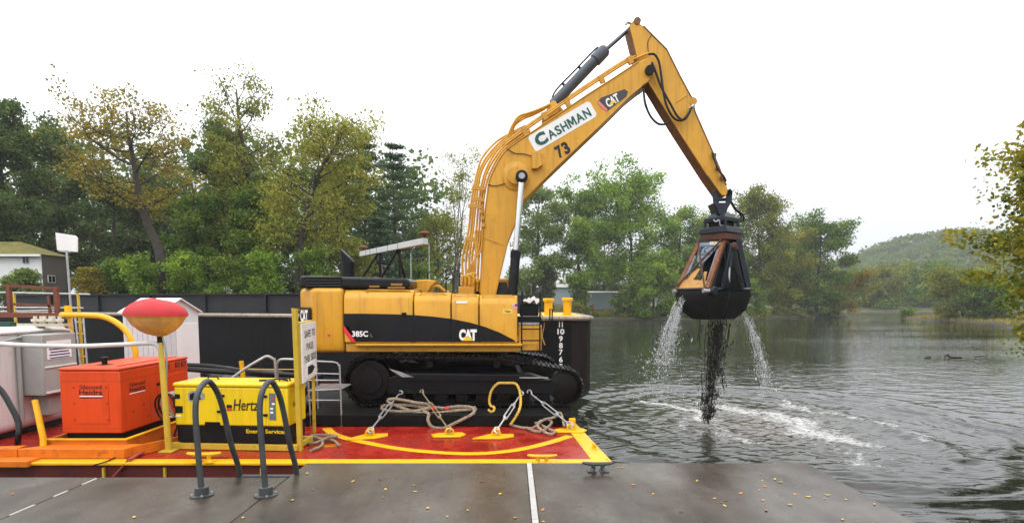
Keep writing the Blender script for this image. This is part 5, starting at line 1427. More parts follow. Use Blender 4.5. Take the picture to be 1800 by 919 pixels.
MB().prism([on_boom(*p) for p in ((1050, 180), (1057, 172), (1098, 157), (1104, 162), (1101, 170), (1066, 197))], (0, -0.004, 0)).build('boom_decal', mat('charcoal_print', (0.045, 0.045, 0.05), 0.4), boom, smooth=False)
MB().prism([on_boom(1050, 181, 0.005), on_boom(1056, 188, 0.005), on_boom(1066, 197.5, 0.005), on_boom(1068, 193, 0.005), on_boom(1053, 178, 0.005)], (0, -0.003, 0)).build('red_stripe', mat('pink_print', (0.75, 0.18, 0.17), 0.5), boom, smooth=False)
text_on('CAT', on_boom(1076.5, 177, 0.006), bd, bu, 0.40, 0.25, PRINTW, boom, bold=0.04, shear=0.1, spacing=0.95)
MB().prism([on_boom(1070, 187, 0.014), on_boom(1083, 179.5, 0.014), on_boom(1075, 177, 0.014)], (0, -0.002, 0)).build('logo_triangle', MATS['logo_yellow'], boom, smooth=False)

# --- stick
SN, SF = 16.68, 17.32
st = [(1113, 36), (1121, 39), (1131, 46), (1172, 87), (1196, 135), (1216, 172), (1222, 197), (1255, 272), (1277, 326), (1281, 336), (1276, 345), (1268, 343), (1244, 309), (1196, 235), (1166, 187), (1146, 154), (1128, 128), (1120, 104), (1112, 70), (1106, 46)]
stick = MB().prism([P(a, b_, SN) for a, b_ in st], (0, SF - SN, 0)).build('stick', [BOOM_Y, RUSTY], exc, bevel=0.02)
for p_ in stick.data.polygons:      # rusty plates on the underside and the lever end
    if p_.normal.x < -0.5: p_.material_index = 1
MB().tube([P(a, b_, SN - 0.003) for a, b_ in st[2:9]], 0.02, 6).build('weld_flange', RUSTY, stick)
MB().tube([P(a, b_, SN - 0.003) for a, b_ in st[12:18]], 0.02, 6).build('weld_flange', CAT_Y2, stick)
MB().tube(spline([P(1145, 62, SN - 0.01), P(1139, 74, SN - 0.01), P(1140, 95, SN - 0.01)], 5), 0.010, 5).build('grease_line', BLACK, stick)
MB().tube([P(1189, 180, SN - 0.005), P(1208, 168, SN - 0.005)], 0.012, 5).build('weld_seam', CAT_Y2, stick)
MB().lathe([(0.10, -0.35), (0.10, 0.35)], P(1116, 47, 17.0), 18, (0, 1, 0)).build('rod_pin', RUSTY, stick)
MB().tube(spline([P(1109, 42, 16.7), P(1103, 40, 16.7), P(1100, 44, 16.7)], 4), 0.035, 6).build('rod_eye_lip', GALV, stick)
MB().lathe([(0.13, -0.06), (0.13, 1.0)], P(1142, 124, 16.5), 22, (0, 1, 0)).build('stick_pivot', BLACK, stick)
MB().lathe([(0.11, 0), (0.11, 0.7)], P(1219, 178, 16.66), 14, (0, 1, 0)).build('cylinder_boss', CAT_Y2, stick)
for pts in ([(1140, 96), (1150, 96), (1158, 108), (1162, 130), (1166, 160), (1172, 186), (1184, 207), (1198, 212), (1210, 200), (1216, 188)],
            [(1146, 110), (1153, 128), (1162, 152), (1178, 182), (1192, 206), (1204, 210), (1213, 196)],
            [(1131, 156), (1134, 180), (1142, 202), (1154, 216), (1166, 219), (1176, 214)]):
    MB().tube(spline([P(a, b_, 16.5) for a, b_ in pts], 5), 0.032, 7).build('hose', RUBBER, stick)
for pts in ([(1127, 158), (1131, 180), (1138, 198)], [(1125, 155), (1124, 172), (1131, 190)], [(1156, 218), (1166, 232), (1183, 230)]):
    MB().tube(spline([P(a, b_, 16.9) for a, b_ in pts], 5), 0.006, 4).build('loose_wire', RUBBER, stick)
MB().lathe([(0.05, -0.08), (0.05, 0.08)], P(1216, 189, 16.55), 8, (1, 0, 1)).build('fitting', GALV, stick)
MB().tube(spline([P(1252, 268, 16.6), P(1257, 284, 16.55), P(1264, 300, 16.5), P(1272, 310, 16.5), P(1276, 318, 16.6)], 5), 0.03, 6).build('hose', RUBBER, stick)
for (a, b_) in ((1257, 272), (1263, 295), (1270, 312)):
    MB().box(*(lambda q: (q.x - 0.05, q.x + 0.04, 16.6, 16.68, q.z - 0.05, q.z + 0.05))(P(a, b_, 16.6))).build('hose_bracket', RUSTY, stick)

# ------------------------------------------------------------------ clamshell bucket
clam = thing('clamshell_bucket', 'dark clamshell bucket hanging from the stick and streaming water', 'bucket', P(1262, 560, 17.0), rotz=0)
CD = 17.0
def C(px, py, d=0.0): return P(px, py, CD + d)
# clevis
for d in (-0.26, 0.20):
    MB().prism([C(1253, 337, d), C(1258, 333, d), C(1264, 345, d), C(1264, 358, d), C(1255, 358, d)], (0, 0.07, 0)).build('clevis_cheek', BLUEST, clam, bevel=0.01)
    MB().prism([C(1277, 346, d), C(1279, 334, d), C(1284, 331, d), C(1288, 338, d), C(1287, 352, d), C(1282, 362, d), C(1276, 360, d)], (0, 0.07, 0)).build('clevis_cheek', BLUEST, clam, bevel=0.01)
MB().prism([C(1254, 356, -0.27), C(1286, 356, -0.27), C(1280, 366, -0.27), C(1276, 378, -0.27), C(1262, 378, -0.27), C(1259, 366, -0.27)], (0, 0.55, 0)).build('yoke', BLUEST, clam, bevel=0.03)
MB().cyl(C(1283, 338, -0.35), C(1283, 338, 0.35), 0.075, n=14).build('pin', BLACK, clam)
MB().cyl(C(1254, 352, -0.2), C(1284, 350, -0.2), 0.05, n=10).build('pin', BLUEST, clam)
DRUST = mat('dark_rust', (0.085, 0.032, 0.018), 0.55, var=0.35, scale=6, dirt=0.35, dcol=(0.02, 0.014, 0.012))
RZ = Matrix.Rotation(math.radians(38), 4, 'Z')
def lb(w, h0, h1, name, material, w1=None, bev=0.02, sy=1.0, dx=0):
    """box turned 38 degrees about the bucket's axis between heights of two pixel rows"""
    c = C(1268 + dx, h0); c1 = C(1268 + dx, h1)
    w1 = w if w1 is None else w1
    vs = []
    for ww, cc in ((w, c), (w1, c1)):
        for sx, s_ in ((-1, -1), (1, -1), (1, 1), (-1, 1)):
            vs.append(cc + RZ @ Vector((sx * ww / 2, s_ * ww * sy / 2, 0)))
    return MB().add(vs, [(0, 3, 2, 1), (4, 5, 6, 7), (0, 1, 5, 4), (1, 2, 6, 5), (2, 3, 7, 6), (3, 0, 4, 7)]).build(name, material, clam, bevel=bev)
lb(0.62, 384, 376, 'rotator', BLUEST, 0.42); lb(0.70, 392, 384, 'rotator_flange', BLUEST)
lb(0.52, 402, 391, 'rotator_body', BLACK)
for sx, sy in ((-1, -1), (1, -1), (1, 1), (-1, 1)):
    c = C(1268, 403) + RZ @ Vector((sx * 0.33, sy * 0.33, 0)); c2 = C(1268, 388) + RZ @ Vector((sx * 0.33, sy * 0.33, 0))
    MB().bar(c, c2, 0.07, 0.07, up=(1, 0, 0)).build('column', BLUEST, clam)
lb(0.92, 412, 401, 'head_block', BLUEST, 0.86); lb(0.84, 424, 411, 'head_frame', DRUST, 0.84)
MB().tube(spline([C(1284, 352, -0.2), C(1294, 368, -0.2), C(1306, 378, -0.1), C(1306, 388, 0), C(1294, 390, 0), C(1288, 386, 0)], 5), 0.028, 6).build('hose', RUBBER, clam)
MB().tube(spline([C(1284, 354, 0), C(1292, 368, 0), C(1301, 376, 0.1), C(1302, 386, 0.1), C(1290, 388, 0.1)], 5), 0.028, 6).build('hose', RUBBER, clam)
MB().tube(spline([C(1254, 386, -0.4), C(1258, 390, -0.42), C(1264, 387, -0.42), C(1266, 396, -0.42), C(1271, 396, -0.4)], 5), 0.018, 6).build('hose', GALV, clam)
# near-left face: braced trapezoid, leaning out toward its foot
a1, a2 = C(1231, 424, 0.15), C(1273, 422, -0.42)       # top left, top right (nearest corner)
a4, a3 = C(1190, 511, 0.05), C(1240, 517, -0.85)       # foot left, foot right
def FQ(u, v):           # u left-right, v top-bottom on that face
    t = a1 + (a2 - a1) * u; b_ = a4 + (a3 - a4) * u
    return t + (b_ - t) * v
fn_ = (a2 - a1).cross(a4 - a1).normalized()
if fn_.y > 0: fn_ = -fn_
def strip(u0, v0, u1, v1, w, th, name, material, lift=0.0):
    p, q = FQ(u0, v0) + fn_ * lift, FQ(u1, v1) + fn_ * lift
    return MB().bar(p, q, w, th, up=fn_).build(name, material, clam)
FBAR = mat('orange_rust', (0.20, 0.075, 0.028), 0.55, var=0.35, scale=6, dirt=0.35, dcol=(0.05, 0.025, 0.015))
strip(0, 0, 0, 1, 0.12, 0.10, 'frame_bar', FBAR); strip(1, 0, 1, 1, 0.12, 0.10, 'frame_bar', FBAR)
strip(-0.02, 0, 1.02, 0, 0.12, 0.12, 'frame_bar', BLUEST)
strip(1.05, -0.05, -0.02, 0.93, 0.038, 0.04, 'brace', DRUST, 0.09); strip(-0.02, 0.02, 1.0, 0.93, 0.038, 0.04, 'brace', DRUST, 0.12)
def fpoly(uv, name, material, lift=0.02, th=0.02):
    return MB().prism([FQ(u, v) + fn_ * lift for u, v in uv], fn_ * th).build(name, material, clam)
fpoly([(0.06, 0.03), (0.94, 0.03), (0.72, 0.28), (0.45, 0.52), (0.28, 0.40), (0.12, 0.2)], 'face_panel', PALEB)
fpoly([(0.02, 0.77), (0.22, 0.77), (0.98, 0.77), (0.98, 0.98), (0.02, 0.98)], 'face_panel', TAN)
fpoly([(0.30, 0.63), (0.42, 0.55), (0.52, 0.55), (0.42, 0.80), (0.18, 0.80)], 'face_panel', TAN, 0.015)
fpoly([(0.70, 0.60), (0.80, 0.60), (0.86, 0.80), (0.72, 0.80)], 'face_panel', TAN, 0.015)
fpoly([(0.86, 0.2), (0.96, 0.1), (0.97, 0.75), (0.9, 0.75)], 'face_panel', PALEB, 0.012)
fpoly([(0.03, 0.3), (0.14, 0.3), (0.16, 0.75), (0.03, 0.75)], 'face_panel', PALEB, 0.012)
fx = (a2 - a1).normalized(); fy = -(FQ(0.5, 1) - FQ(0.5, 0)).normalized()
fx = fx - fy * fx.dot(fy)
text_on('TGS', FQ(0.46, 0.20), fx, fy, 0.48, 0.18, PRINTB, clam, bold=0.015, lift=0.045)
for vv in (0.12, 0.28):
    MB().bar(FQ(0.22, vv) + fn_ * 0.045, FQ(0.74, vv) + fn_ * 0.045, 0.025, 0.006, up=fn_).build('logo_frame', PRINTB, clam)
for uu in (0.21, 0.75):
    MB().bar(FQ(uu, 0.12) + fn_ * 0.045, FQ(uu, 0.28) + fn_ * 0.045, 0.025, 0.006, up=fn_).build('logo_frame', PRINTB, clam)
text_on('857', FQ(0.74, 0.055), fx, fy, 0.40, 0.15, mat('cream_print', (0.72, 0.66, 0.42), 0.6), clam, bold=0.03, lift=0.05)
# linkage on the near-right face
r1, r2 = C(1300, 420, 0.0), C(1318, 503, 0.1)
for (p, q, w_, m_) in ((a2 + Vector((0.05, 0.1, 0)), a3 + Vector((0.12, 0.1, 0)), 0.13, BLUEST), (C(1296, 418, -0.2), C(1315, 505, -0.25), 0.15, BLUEST), (C(1300, 420, 0.45), C(1306, 505, 0.55), 0.12, BLACK),
                       (C(1272, 430, -0.1), C(1255, 505, -0.3), 0.10, BLACK), (C(1285, 432, -0.5), C(1270, 508, -0.6), 0.09, BLUEST), (C(1286, 450, -0.4), C(1305, 508, -0.5), 0.09, BLACK)):
    MB().bar(p, q, w_, w_).build('arm', m_, clam, bevel=0.015)
cyl1 = MB().cyl(C(1284, 428, -0.35), C(1282, 470, -0.45), 0.09, n=14).build('closing_cylinder', BLUEST, clam)
MB().cyl(C(1282, 470, -0.45), C(1280, 505, -0.5), 0.05, n=12).build('rod', STEEL, cyl1)
for (a, b_, d) in ((1290, 431, -0.5), (1292, 436, -0.3), (1276, 424, -0.35)):
    MB().lathe([(0.06, -0.06), (0.085, -0.05), (0.085, 0.05), (0.06, 0.06)], C(a, b_, d), 14, (0.3, 1, 0)).build('pivot', DRUST, clam)
lb(0.95, 508, 424, 'inner_frame', BLACK, 0.52)
MB().prism([C(1279, 424, -0.15), C(1297, 424, 0.1), C(1309, 506, 0.1), C(1262, 508, -0.55)], (0.05, 0.08, 0)).build('side_plate', BLACK, clam)
# two jaws
# jaw bodies turned with the bucket: plan corners W (left), N (near), E (right), S (far)
def jz(py): return C(1262, py).z
Wl, Nn, Er, Sf = C(1189, 511, 0.05), C(1242, 517, -0.9), C(1319, 507, 0.05), C(1262, 511, 1.0)
JAW = mat('jaw_steel', (0.016, 0.016, 0.017), 0.34, metal=0.35, var=0.35, scale=4, dirt=0.25, dcol=(0.03, 0.022, 0.016), bump=0.25, bscale=14)
cx_ = C(1258, 511, 0)
def jaw_body(P1, P2, P3, P4, tops_, zlist, ins, name):
    vs = []
    Q = [P1, P2, P3, P4]
    cen = sum(Q, Vector((0, 0, 0))) / 4
    for z, k in zip(zlist, ins):
        for q in Q:
            w = cx_ + (q - cx_) * k
            vs.append(Vector((w.x, w.y, z)))
    f = []
    for i in range(len(zlist) - 1):
        for k in range(4):
            j = (k + 1) % 4
            f.append((i * 4 + k, i * 4 + j, (i + 1) * 4 + j, (i + 1) * 4 + k))
    f += [(3, 2, 1, 0), tuple(range(len(vs) - 4, len(vs)))]
    return MB().add(vs, f).build(name, JAW, clam, bevel=0.025)
mN, mS = (Nn + Er) / 2, (Wl + Sf) / 2
zz_ = [jz(507), jz(520), jz(545), jz(561)]
g_ = 0.012
e1 = (Er - Nn).normalized() * g_
jaw_body(Wl, Nn, mN - e1, mS - e1, None, zz_, [1.0, 1.04, 0.90, 0.58], 'jaw')
jaw_body(mS + e1, mN + e1, Er, Sf, None, zz_, [1.0, 1.04, 0.90, 0.58], 'jaw')
for q0, q1 in ((Wl, Nn), (Nn, mN), (mN, Er)):
    MB().tube([Vector((q0.x, q0.y, jz(509))), Vector((q1.x, q1.y, jz(509)))], 0.045, 8).build('lip', BLUEST, clam)
for q in (Wl, Nn):
    MB().lathe([(0.06, -0.12), (0.06, 0.12)], Vector((q.x, q.y, jz(512))), 10, (1, 0.3, 0)).build('hinge_pin', GALV, clam)
c_ = C(1255, 512, -0.86)
MB().lathe([(0.10, -0.08), (0.13, -0.05), (0.13, 0.05), (0.10, 0.08)], C(1254, 511, -0.86), 18, (0.5, -1, 0)).build('hinge_knuckle', BLUEST, clam)

# ------------------------------------------------------------------ turnbuckles holding the tracks down
def turnbuckle(top, bot, label, material=GALV):
    top, bot = Vector(top), Vector(bot)
    d = (bot - top); L = d.length; d.normalize()
    side = d.cross(Vector((0, 1, 0))).normalized()
    root = thing('turnbuckle', label, 'turnbuckle', tuple(bot), group='turnbuckles tying the tracks to the deck')
    a, b = top + d * L * 0.33, top + d * L * 0.70
    mb = MB()
    for s in (-1, 1):
        mb.tube([a + side * s * 0.012, a + d * 0.05 + side * s * 0.045, b - d * 0.05 + side * s * 0.045, b + side * s * 0.012], 0.016, 6)
    mb.lathe([(0.035, -0.03), (0.035, 0.04)], a, 10, d); mb.lathe([(0.035, -0.04), (0.035, 0.03)], b, 10, d)
    mb.build('body', material, root)
    MB().cyl(top + d * 0.12, a + d * 0.1, 0.018, n=8).build('screw', material, root)
    MB().cyl(b - d * 0.1, bot - d * 0.10, 0.018, n=8).build('screw', material, root)
    hk = [top + d * 0.12, top + d * 0.05 + side * 0.05, top - d * 0.03 + side * 0.05, top - d * 0.07, top - d * 0.03 - side * 0.045]
    MB().tube(spline(hk, 4), 0.02, 6).build('hook', material, root)
    sh = [bot - d * 0.16 + side * 0.015, bot - d * 0.08 + side * 0.06, bot + side * 0.05, bot + d * 0.045, bot - side * 0.05, bot - d * 0.08 - side * 0.06, bot - d * 0.16 - side * 0.015]
    MB().tube(spline(sh, 4), 0.024, 6).build('shackle', material, root)
    return root
turnbuckle(P(704, 689, 14.80), tp1 + Vector((0, 0, -0.02)), 'leftmost steel turnbuckle leaning left to a yellow deck plate')
turnbuckle(P(741, 688, 14.80), tp2 + Vector((0, 0, -0.02)), 'dull turnbuckle crossing the tan rope, second from left', mat('dull_brass', (0.30, 0.24, 0.14), 0.45, metal=0.5, var=0.25, scale=10))
turnbuckle(P(917, 690, 14.80), tp3 + Vector((0, 0, -0.02)), 'bright turnbuckle beside the hanging yellow rope', mat('pale_zinc', (0.60, 0.61, 0.60), 0.35, metal=0.5))
turnbuckle(P(930, 689, 14.80), tp4 + Vector((0, 0, -0.02)), 'rightmost turnbuckle running down to the barge corner')

# ------------------------------------------------------------------ ropes (three strands each)
def rope(pts, r, material, name, label, group='ropes lying around the tracks', k=8, pitch=None):
    path = spline(pts, k)
    # even resampling
    P_ = np.array([tuple(p) for p in path]); seg = np.linalg.norm(np.diff(P_, axis=0), axis=1); cs = np.concatenate([[0], np.cumsum(seg)])
    n_ = max(12, int(cs[-1] / (r * 1.5)))
    s = np.linspace(0, cs[-1], n_)
    Q = [Vector((float(np.interp(t, cs, P_[:, 0])), float(np.interp(t, cs, P_[:, 1])), float(np.interp(t, cs, P_[:, 2])))) for t in s]
    pitch = pitch or r * 6.5
    mb = MB()
    us = []
    u = None
    for i, p in enumerate(Q):
        t = (Q[min(i + 1, n_ - 1)] - Q[max(i - 1, 0)]).normalized()
        u = t.orthogonal().normalized() if u is None else (u - t * u.dot(t)).normalized()
        us.append((u.copy(), t.cross(u)))
    for st in range(3):
        q = []
        for i, p in enumerate(Q):
            a = 2 * math.pi * (s[i] / pitch + st / 3)
            q.append(p + (us[i][0] * math.cos(a) + us[i][1] * math.sin(a)) * r * 0.5)
        mb.tube(q, r * 0.58, 5)
    return tag(mb.build(name, material), label, 'rope', group)
# big tan rope lying along the mat's top, one bight hanging to the deck
mz = BZ + 0.30 + 0.035
def M1(px, py, lift=0.0):
    q = G(px, py, mz); q.z += lift
    if q.y < 14.02: q = P(px, py, 13.93); 
    return q
rope([P(838, 719, 14.3), P(815, 720, 14.35), P(780, 724, 14.3), P(745, 727, 14.25), P(705, 716, 14.3), P(680, 704, 14.32), P(695, 701, 14.36), P(730, 707, 14.42), P(758, 712, 14.38), P(735, 721, 14.3), P(700, 723, 14.25), P(672, 719, 14.28), P(678, 712, 14.36), P(720, 712, 14.46), P(748, 716, 14.42)], 0.043, ROPE, 'mooring_rope', 'thick tan rope heaped on the mat left of the second turnbuckle')
rope([P(836, 716, 14.36), P(800, 719, 14.42), P(765, 716, 14.45), P(745, 722, 14.15), P(754, 727, 14.0), P(752, 738, 13.92), P(760, 750, 13.86), P(780, 752, 13.8), P(798, 744, 13.86), P(820, 733, 13.95), P(833, 725, 14.05), P(830, 716, 14.3), P(805, 714, 14.38), P(775, 718, 14.42)], 0.043, ROPE, 'mooring_rope', 'tan rope with red markings hanging a bight over the mat edge')
# two red whippings on that rope
for px in (760, 783):
    tag(MB().tube([P(px, 717.5, 14.34), P(px + 6, 718, 14.34)], 0.052, 8).build('rope_whipping', PRINTR), 'red tape whipping on the tan rope, %s of two' % ('left' if px == 760 else 'right'), 'tape')
rope([P(858, 720, 14.35), P(866, 724, 14.3), P(869, 716, 14.4), P(862, 712, 14.58), P(860, 702, 14.62), P(864, 686, 14.66), P(872, 676, 14.66), P(878, 673, 14.70), P(890, 673, 14.72), P(905, 673.5, 14.70), P(911, 680, 14.62), P(915, 695, 14.5), P(915, 712, 14.15), P(911, 724, 13.90), P(904, 736, 13.86), P(897, 746, 13.8)], 0.036, ROPEY, 'yellow_rope', 'yellow rope looped over the track guard beside a turnbuckle')
z0 = BZ + 0.05
rope([B(992, 757) + Vector((0, 0, .12)), B(985, 747) + Vector((0, 0, .32)), P(975, 733, 13.9), P(955, 738, 13.8), P(935, 752, 13.6), B(905, 752) + Vector((0, 0, .05)), B(897, 748) + Vector((0, 0, .06)), B(908, 744) + Vector((0, 0, .06)), B(940, 749) + Vector((0, 0, .1)), B(965, 758) + Vector((0, 0, .06)), B(976, 762) + Vector((0, 0, .05)), B(965, 766) + Vector((0, 0, .05)), B(945, 757) + Vector((0, 0, .12)), B(955, 748) + Vector((0, 0, .16)), B(970, 752) + Vector((0, 0, .14)), B(950, 762) + Vector((0, 0, .05)), B(925, 756) + Vector((0, 0, .07))], 0.036, ROPE, 'mooring_rope', 'tangled tan rope on deck under the rightmost turnbuckle')
zr = Vector((0, 0, 0.045))
rope([B(596, 786) + zr, B(588, 778) + zr, B(570, 774) + zr, B(550, 775) + zr, B(541, 781) + zr, B(556, 783) + zr * 1.6, B(578, 776) + zr * 2.2, B(592, 772) + zr * 1.6, B(585, 768) + zr, B(562, 769) + zr * 1.5, B(548, 772) + zr * 2, B(565, 779) + zr * 2, B(566, 786) + zr, B(552, 793) + zr, B(546, 796) + zr], 0.032, ROPE, 'mooring_rope', 'tan rope coiled on deck at the foot of the sign post')

# ------------------------------------------------------------------ yellow generator
gB = G(508, 792, BZ + 0.02)
gang, gL = math.radians(-4), 2.44
gA = gB - Vector((math.cos(gang), math.sin(gang), 0)) * gL
gen = thing('generator', 'yellow and black box generator behind the dock ladder', 'generator', tuple((gA.x, gA.y, BZ)), gang)
Mg = wm(gen)
GW, GH, SK = 0.86, 1.42, 0.16
def gb(x0, x1, y0, y1, z0, z1, name, material, parent=gen, bevel=0.0):
    return MB().box(x0, x1, y0, y1, z0, z1).xf(Mg).build(name, material, parent, bevel=bevel)
zsplit = 0.52
for y in (0.02, GW - 0.12):
    gb(-0.12, gL + 0.16, y, y + 0.1, 0.008, SK - 0.02, 'skid', YELD, bevel=0.01)
for x in (-0.1, gL + 0.06):
    gb(x, x + 0.08, 0.125, GW - 0.125, 0.02, SK - 0.03, 'skid', YELD, bevel=0.01)
gb(0.02, gL - 0.02, 0.02, GW - 0.02, SK, zsplit, 'base_tank', BLACK, bevel=0.02)
body = gb(0, gL, 0, GW, zsplit + 0.004, GH - 0.09, 'body', YEL2, bevel=0.03)
roof = MB().prism([(-0.02, -0.02, GH - 0.085), (gL + 0.02, -0.02, GH - 0.085), (gL + 0.02, GW + 0.02, GH - 0.085), (-0.02, GW + 0.02, GH - 0.085)], (0, 0, 0.085)).xf(Mg).build('roof', YEL2, gen, bevel=0.03)
fx_, fz_ = (Mg.to_3x3() @ Vector((1, 0, 0))), Vector((0, 0, 1))
def gp(x, z, y=-0.002): return Mg @ Vector((x, y, z))
def gpx(px): return (px - 315) / (507 - 315) * gL        # along the front face
text_on('Hertz', gp(gpx(437), 0.97), fx_, fz_, 0.55, 0.24, PRINTB, gen, bold=0.012, shear=0.2)
text_on('Energy Services', gp(gpx(469), 0.405, 0.018), fx_, fz_, 0.86, 0.115, YEL2, gen, bold=0.02)
gb(gpx(413), gpx(438), -0.004, 0.002, 0.855, 0.865, 'print_line', YELD)
for x0, x1, z0, z1, nm, mm in ((316, 325, 1.08, 1.18, 'vent', BLACK), (316, 329, 0.78, 0.93, 'socket_recess', BLACK), (317, 325, 0.70, 0.74, 'warning_label', PRINTW), (404, 413, 0.90, 0.97, 'warning_label', PRINTB), (404, 413, 0.84, 0.895, 'warning_label', PRINTR),
                               (476, 487, 0.66, 1.22, 'control_panel', mat('panel_grey', (0.12, 0.15, 0.17), 0.4)), (366, 392, zsplit - 0.01, zsplit + 0.085, 'fork_pocket', BLACK)):
    gb(gpx(x0), gpx(x1), -0.008, 0.01, z0, z1, nm, mm, bevel=0.004)
MB().prism([gp(gpx(339), 1.05), gp(gpx(339), 1.2), gp(gpx(345), 1.25), gp(gpx(362), 1.25), gp(gpx(368), 1.18), gp(gpx(366), 1.08), gp(gpx(345), 1.03)], Mg.to_3x3() @ Vector((0, -0.006, 0))).build('inspection_hatch', GALV, gen)
MB().prism([gp(gpx(342), 1.06, -.009), gp(gpx(342), 1.18, -.009), gp(gpx(350), 1.22, -.009), gp(gpx(359), 1.2, -.009), gp(gpx(361), 1.07, -.009)], Mg.to_3x3() @ Vector((0, -0.004, 0))).build('hatch_window', BLACK, gen)
for xx in (332, 396, 470):
    gb(gpx(xx), gpx(xx) + 0.008, -0.004, 0.004, zsplit + 0.05, GH - 0.12, 'door_seam', YELD)
for px, z in ((394, 1.13), (388, 0.80), (466, 1.13), (466, 0.74)):
    gb(gpx(px), gpx(px) + 0.09, -0.03, 0.005, z, z + 0.05, 'door_latch', BLACK, bevel=0.008)
q = [(478, 0.80), (478, 0.88), (481, 0.98), (480, 1.08)]
for px, z in q:
    gb(gpx(px), gpx(px) + 0.06, -0.014, -0.006, z, z + 0.04, 'gauge', PRINTW if z < 1 else PRINTR)
text_on('Hertz', Mg @ Vector((gL + 0.001, GW * 0.5, 0.95)), Mg.to_3x3() @ Vector((0, 1, 0)), fz_, 0.42, 0.12, PRINTB, gen, bold=0.01, shear=0.2)
gb(gL - 0.002, gL + 0.006, 0.16, GW - 0.1, 0.75, 0.755, 'door_seam', YELD); gb(gL - 0.002, gL + 0.006, 0.16, GW - 0.1, 1.22, 1.225, 'door_seam', YELD)
for x, y in ((0.55, 0.5), (gL - 0.25, 0.42)):
    MB().tube([(x - 0.12, y, GH), (x - 0.1, y, GH + 0.06), (x + 0.1, y, GH + 0.06), (x + 0.12, y, GH)], 0.018, 6).xf(Mg).build('lifting_eye', BLACK, gen)
MB().tube(spline([(gL - 0.75, 0.3, GH + 0.02), (gL - 0.5, 0.35, GH + 0.03), (gL - 0.3, 0.28, GH + 0.06), (gL - 0.15, 0.36, GH + 0.02)], 5), 0.022, 6).xf(Mg).build('cable', RUBBER, gen)

# ------------------------------------------------------------------ orange generator in its drip tray
og = thing('generator', 'orange soundproof box generator in an orange tray', 'generator', (-8.9, 13.2, BZ))
ox0, ox1, oy0, oy1, oz0, oz1 = G(100, 764, 1.15).x, G(207, 764, 1.15).x, 11.76, 14.25, 1.15, 2.53
MB().box(ox0 + 0.06, ox1 - 0.06, oy0 + 0.06, oy1 - 0.06, 0.86, oz0).build('base_frame', BLACK, og)
MB().prism([(ox0, oy0, oz0), (ox1, oy0, oz0), (ox1, oy1, oz0), (ox0, oy1, oz0)], (0, 0, oz1 - oz0 - 0.07)).build('body', ORANGE, og, bevel=0.025)
MB().prism([(ox0 - 0.015, oy0 - 0.015, oz1 - 0.066), (ox1 + 0.015, oy0 - 0.015, oz1 - 0.066), (ox1 + 0.015, oy1 + 0.015, oz1 - 0.066), (ox0 - 0.015, oy1 + 0.015, oz1 - 0.066)], (0, 0, 0.066)).build('roof', ORANGE, og, bevel=0.03)
ow = ox1 - ox0
def og_front(u0, u1, z0, z1, name, material, th=0.012):
    return MB().box(ox0 + u0 * ow, ox0 + u1 * ow, oy0 - th, oy0 + 0.01, z0, z1).build(name, material, og, bevel=0.004)
og_front(0.22, 0.80, 1.36, 2.20, 'end_door', ORANGE, 0.014)
ORD = mat('seam_dark_red', (0.20, 0.02, 0.006), 0.5)
og_front(0.0, 1.0, oz1 - 0.29, oz1 - 0.283, 'panel_seam', ORD, 0.003)
MB().box(ox1 - 0.01, ox1 + 0.003, oy0, oy1, oz1 - 0.29, oz1 - 0.283).build('panel_seam', ORD, og)
text_on('Silenced', (ox0 + ow * 0.52, oy0 - 0.015, 2.13), (1, 0, 0), (0, 0, 1), 0.46, 0.085, PRINTB, og, bold=0.006)
text_on('Heidra', (ox0 + ow * 0.52, oy0 - 0.015, 2.02), (1, 0, 0), (0, 0, 1), 0.48, 0.115, PRINTB, og, bold=0.012)
og_front(0.33, 0.71, 1.925, 1.945, 'print_line', PRINTW, 0.018); og_front(0.33, 0.71, 1.895, 1.912, 'print_line', PRINTB, 0.018)
def og_side(y0, y1, z0, z1, name, material, th=0.012, par=og):
    return MB().box(ox1 - 0.01, ox1 + th, y0, y1, z0, z1).build(name, material, par, bevel=0.004)
og_side(13.0, 14.0, 1.35, 2.18, 'side_door', ORANGE, 0.014)
text_on('Silenced', (ox1 + 0.002, 12.3, 2.13), (0, 1, 0), (0, 0, 1), 0.50, 0.085, PRINTB, og, bold=0.006)
text_on('Heidra', (ox1 + 0.002, 12.3, 2.02), (0, 1, 0), (0, 0, 1), 0.52, 0.115, PRINTB, og, bold=0.012)
og_side(12.04, 12.56, 1.925, 1.945, 'print_line', PRINTW, 0.004)
for y0, y1 in ((13.1, 13.5), (13.72, 13.92), (13.97, 14.16)):
    gq = og_side(y0, y1, 2.30, 2.44, 'louvre', BLACK, 0.006)
    for k in range(4):
        og_side(y0 + 0.02, y1 - 0.02, 2.312 + k * 0.034, 2.325 + k * 0.034, 'slat', ORANGE, 0.016, gq)
for z in (1.42, 1.98):
    og_side(12.98, 13.06, z, z + 0.06, 'hinge', BLACK, 0.03)
og_side(13.8, 13.9, 1.75, 1.85, 'door_latch', BLACK, 0.03)
for u_ in (0.24, 0.78):
    for z_ in (1.44, 1.78, 2.12):
        MB().lathe([(0.014, 0), (0.010, 0.012)], (ox0 + u_ * ow, oy0 - 0.014, z_), 8, (0, -1, 0)).build('screw', BLACK, og)
for y_ in (12.72,):
    og_side(y_, y_ + 0.008, oz0 + 0.02, oz1 - 0.29, 'panel_seam', ORD, 0.003)
og_front(0.0, 1.0, oz0 + 0.10, oz0 + 0.106, 'panel_seam', ORD, 0.003)
for y_ in (12.1, 12.45):
    MB().box(ox1 - 0.002, ox1 + 0.004, y_, y_ + 0.07, 1.52 + 0.1 * (y_ > 12.2), 1.55 + 0.1 * (y_ > 12.2)).build('scuff', ORD, og)
SOOT = mat('soot', (0.05, 0.018, 0.010), 0.8, var=0.4, scale=8)
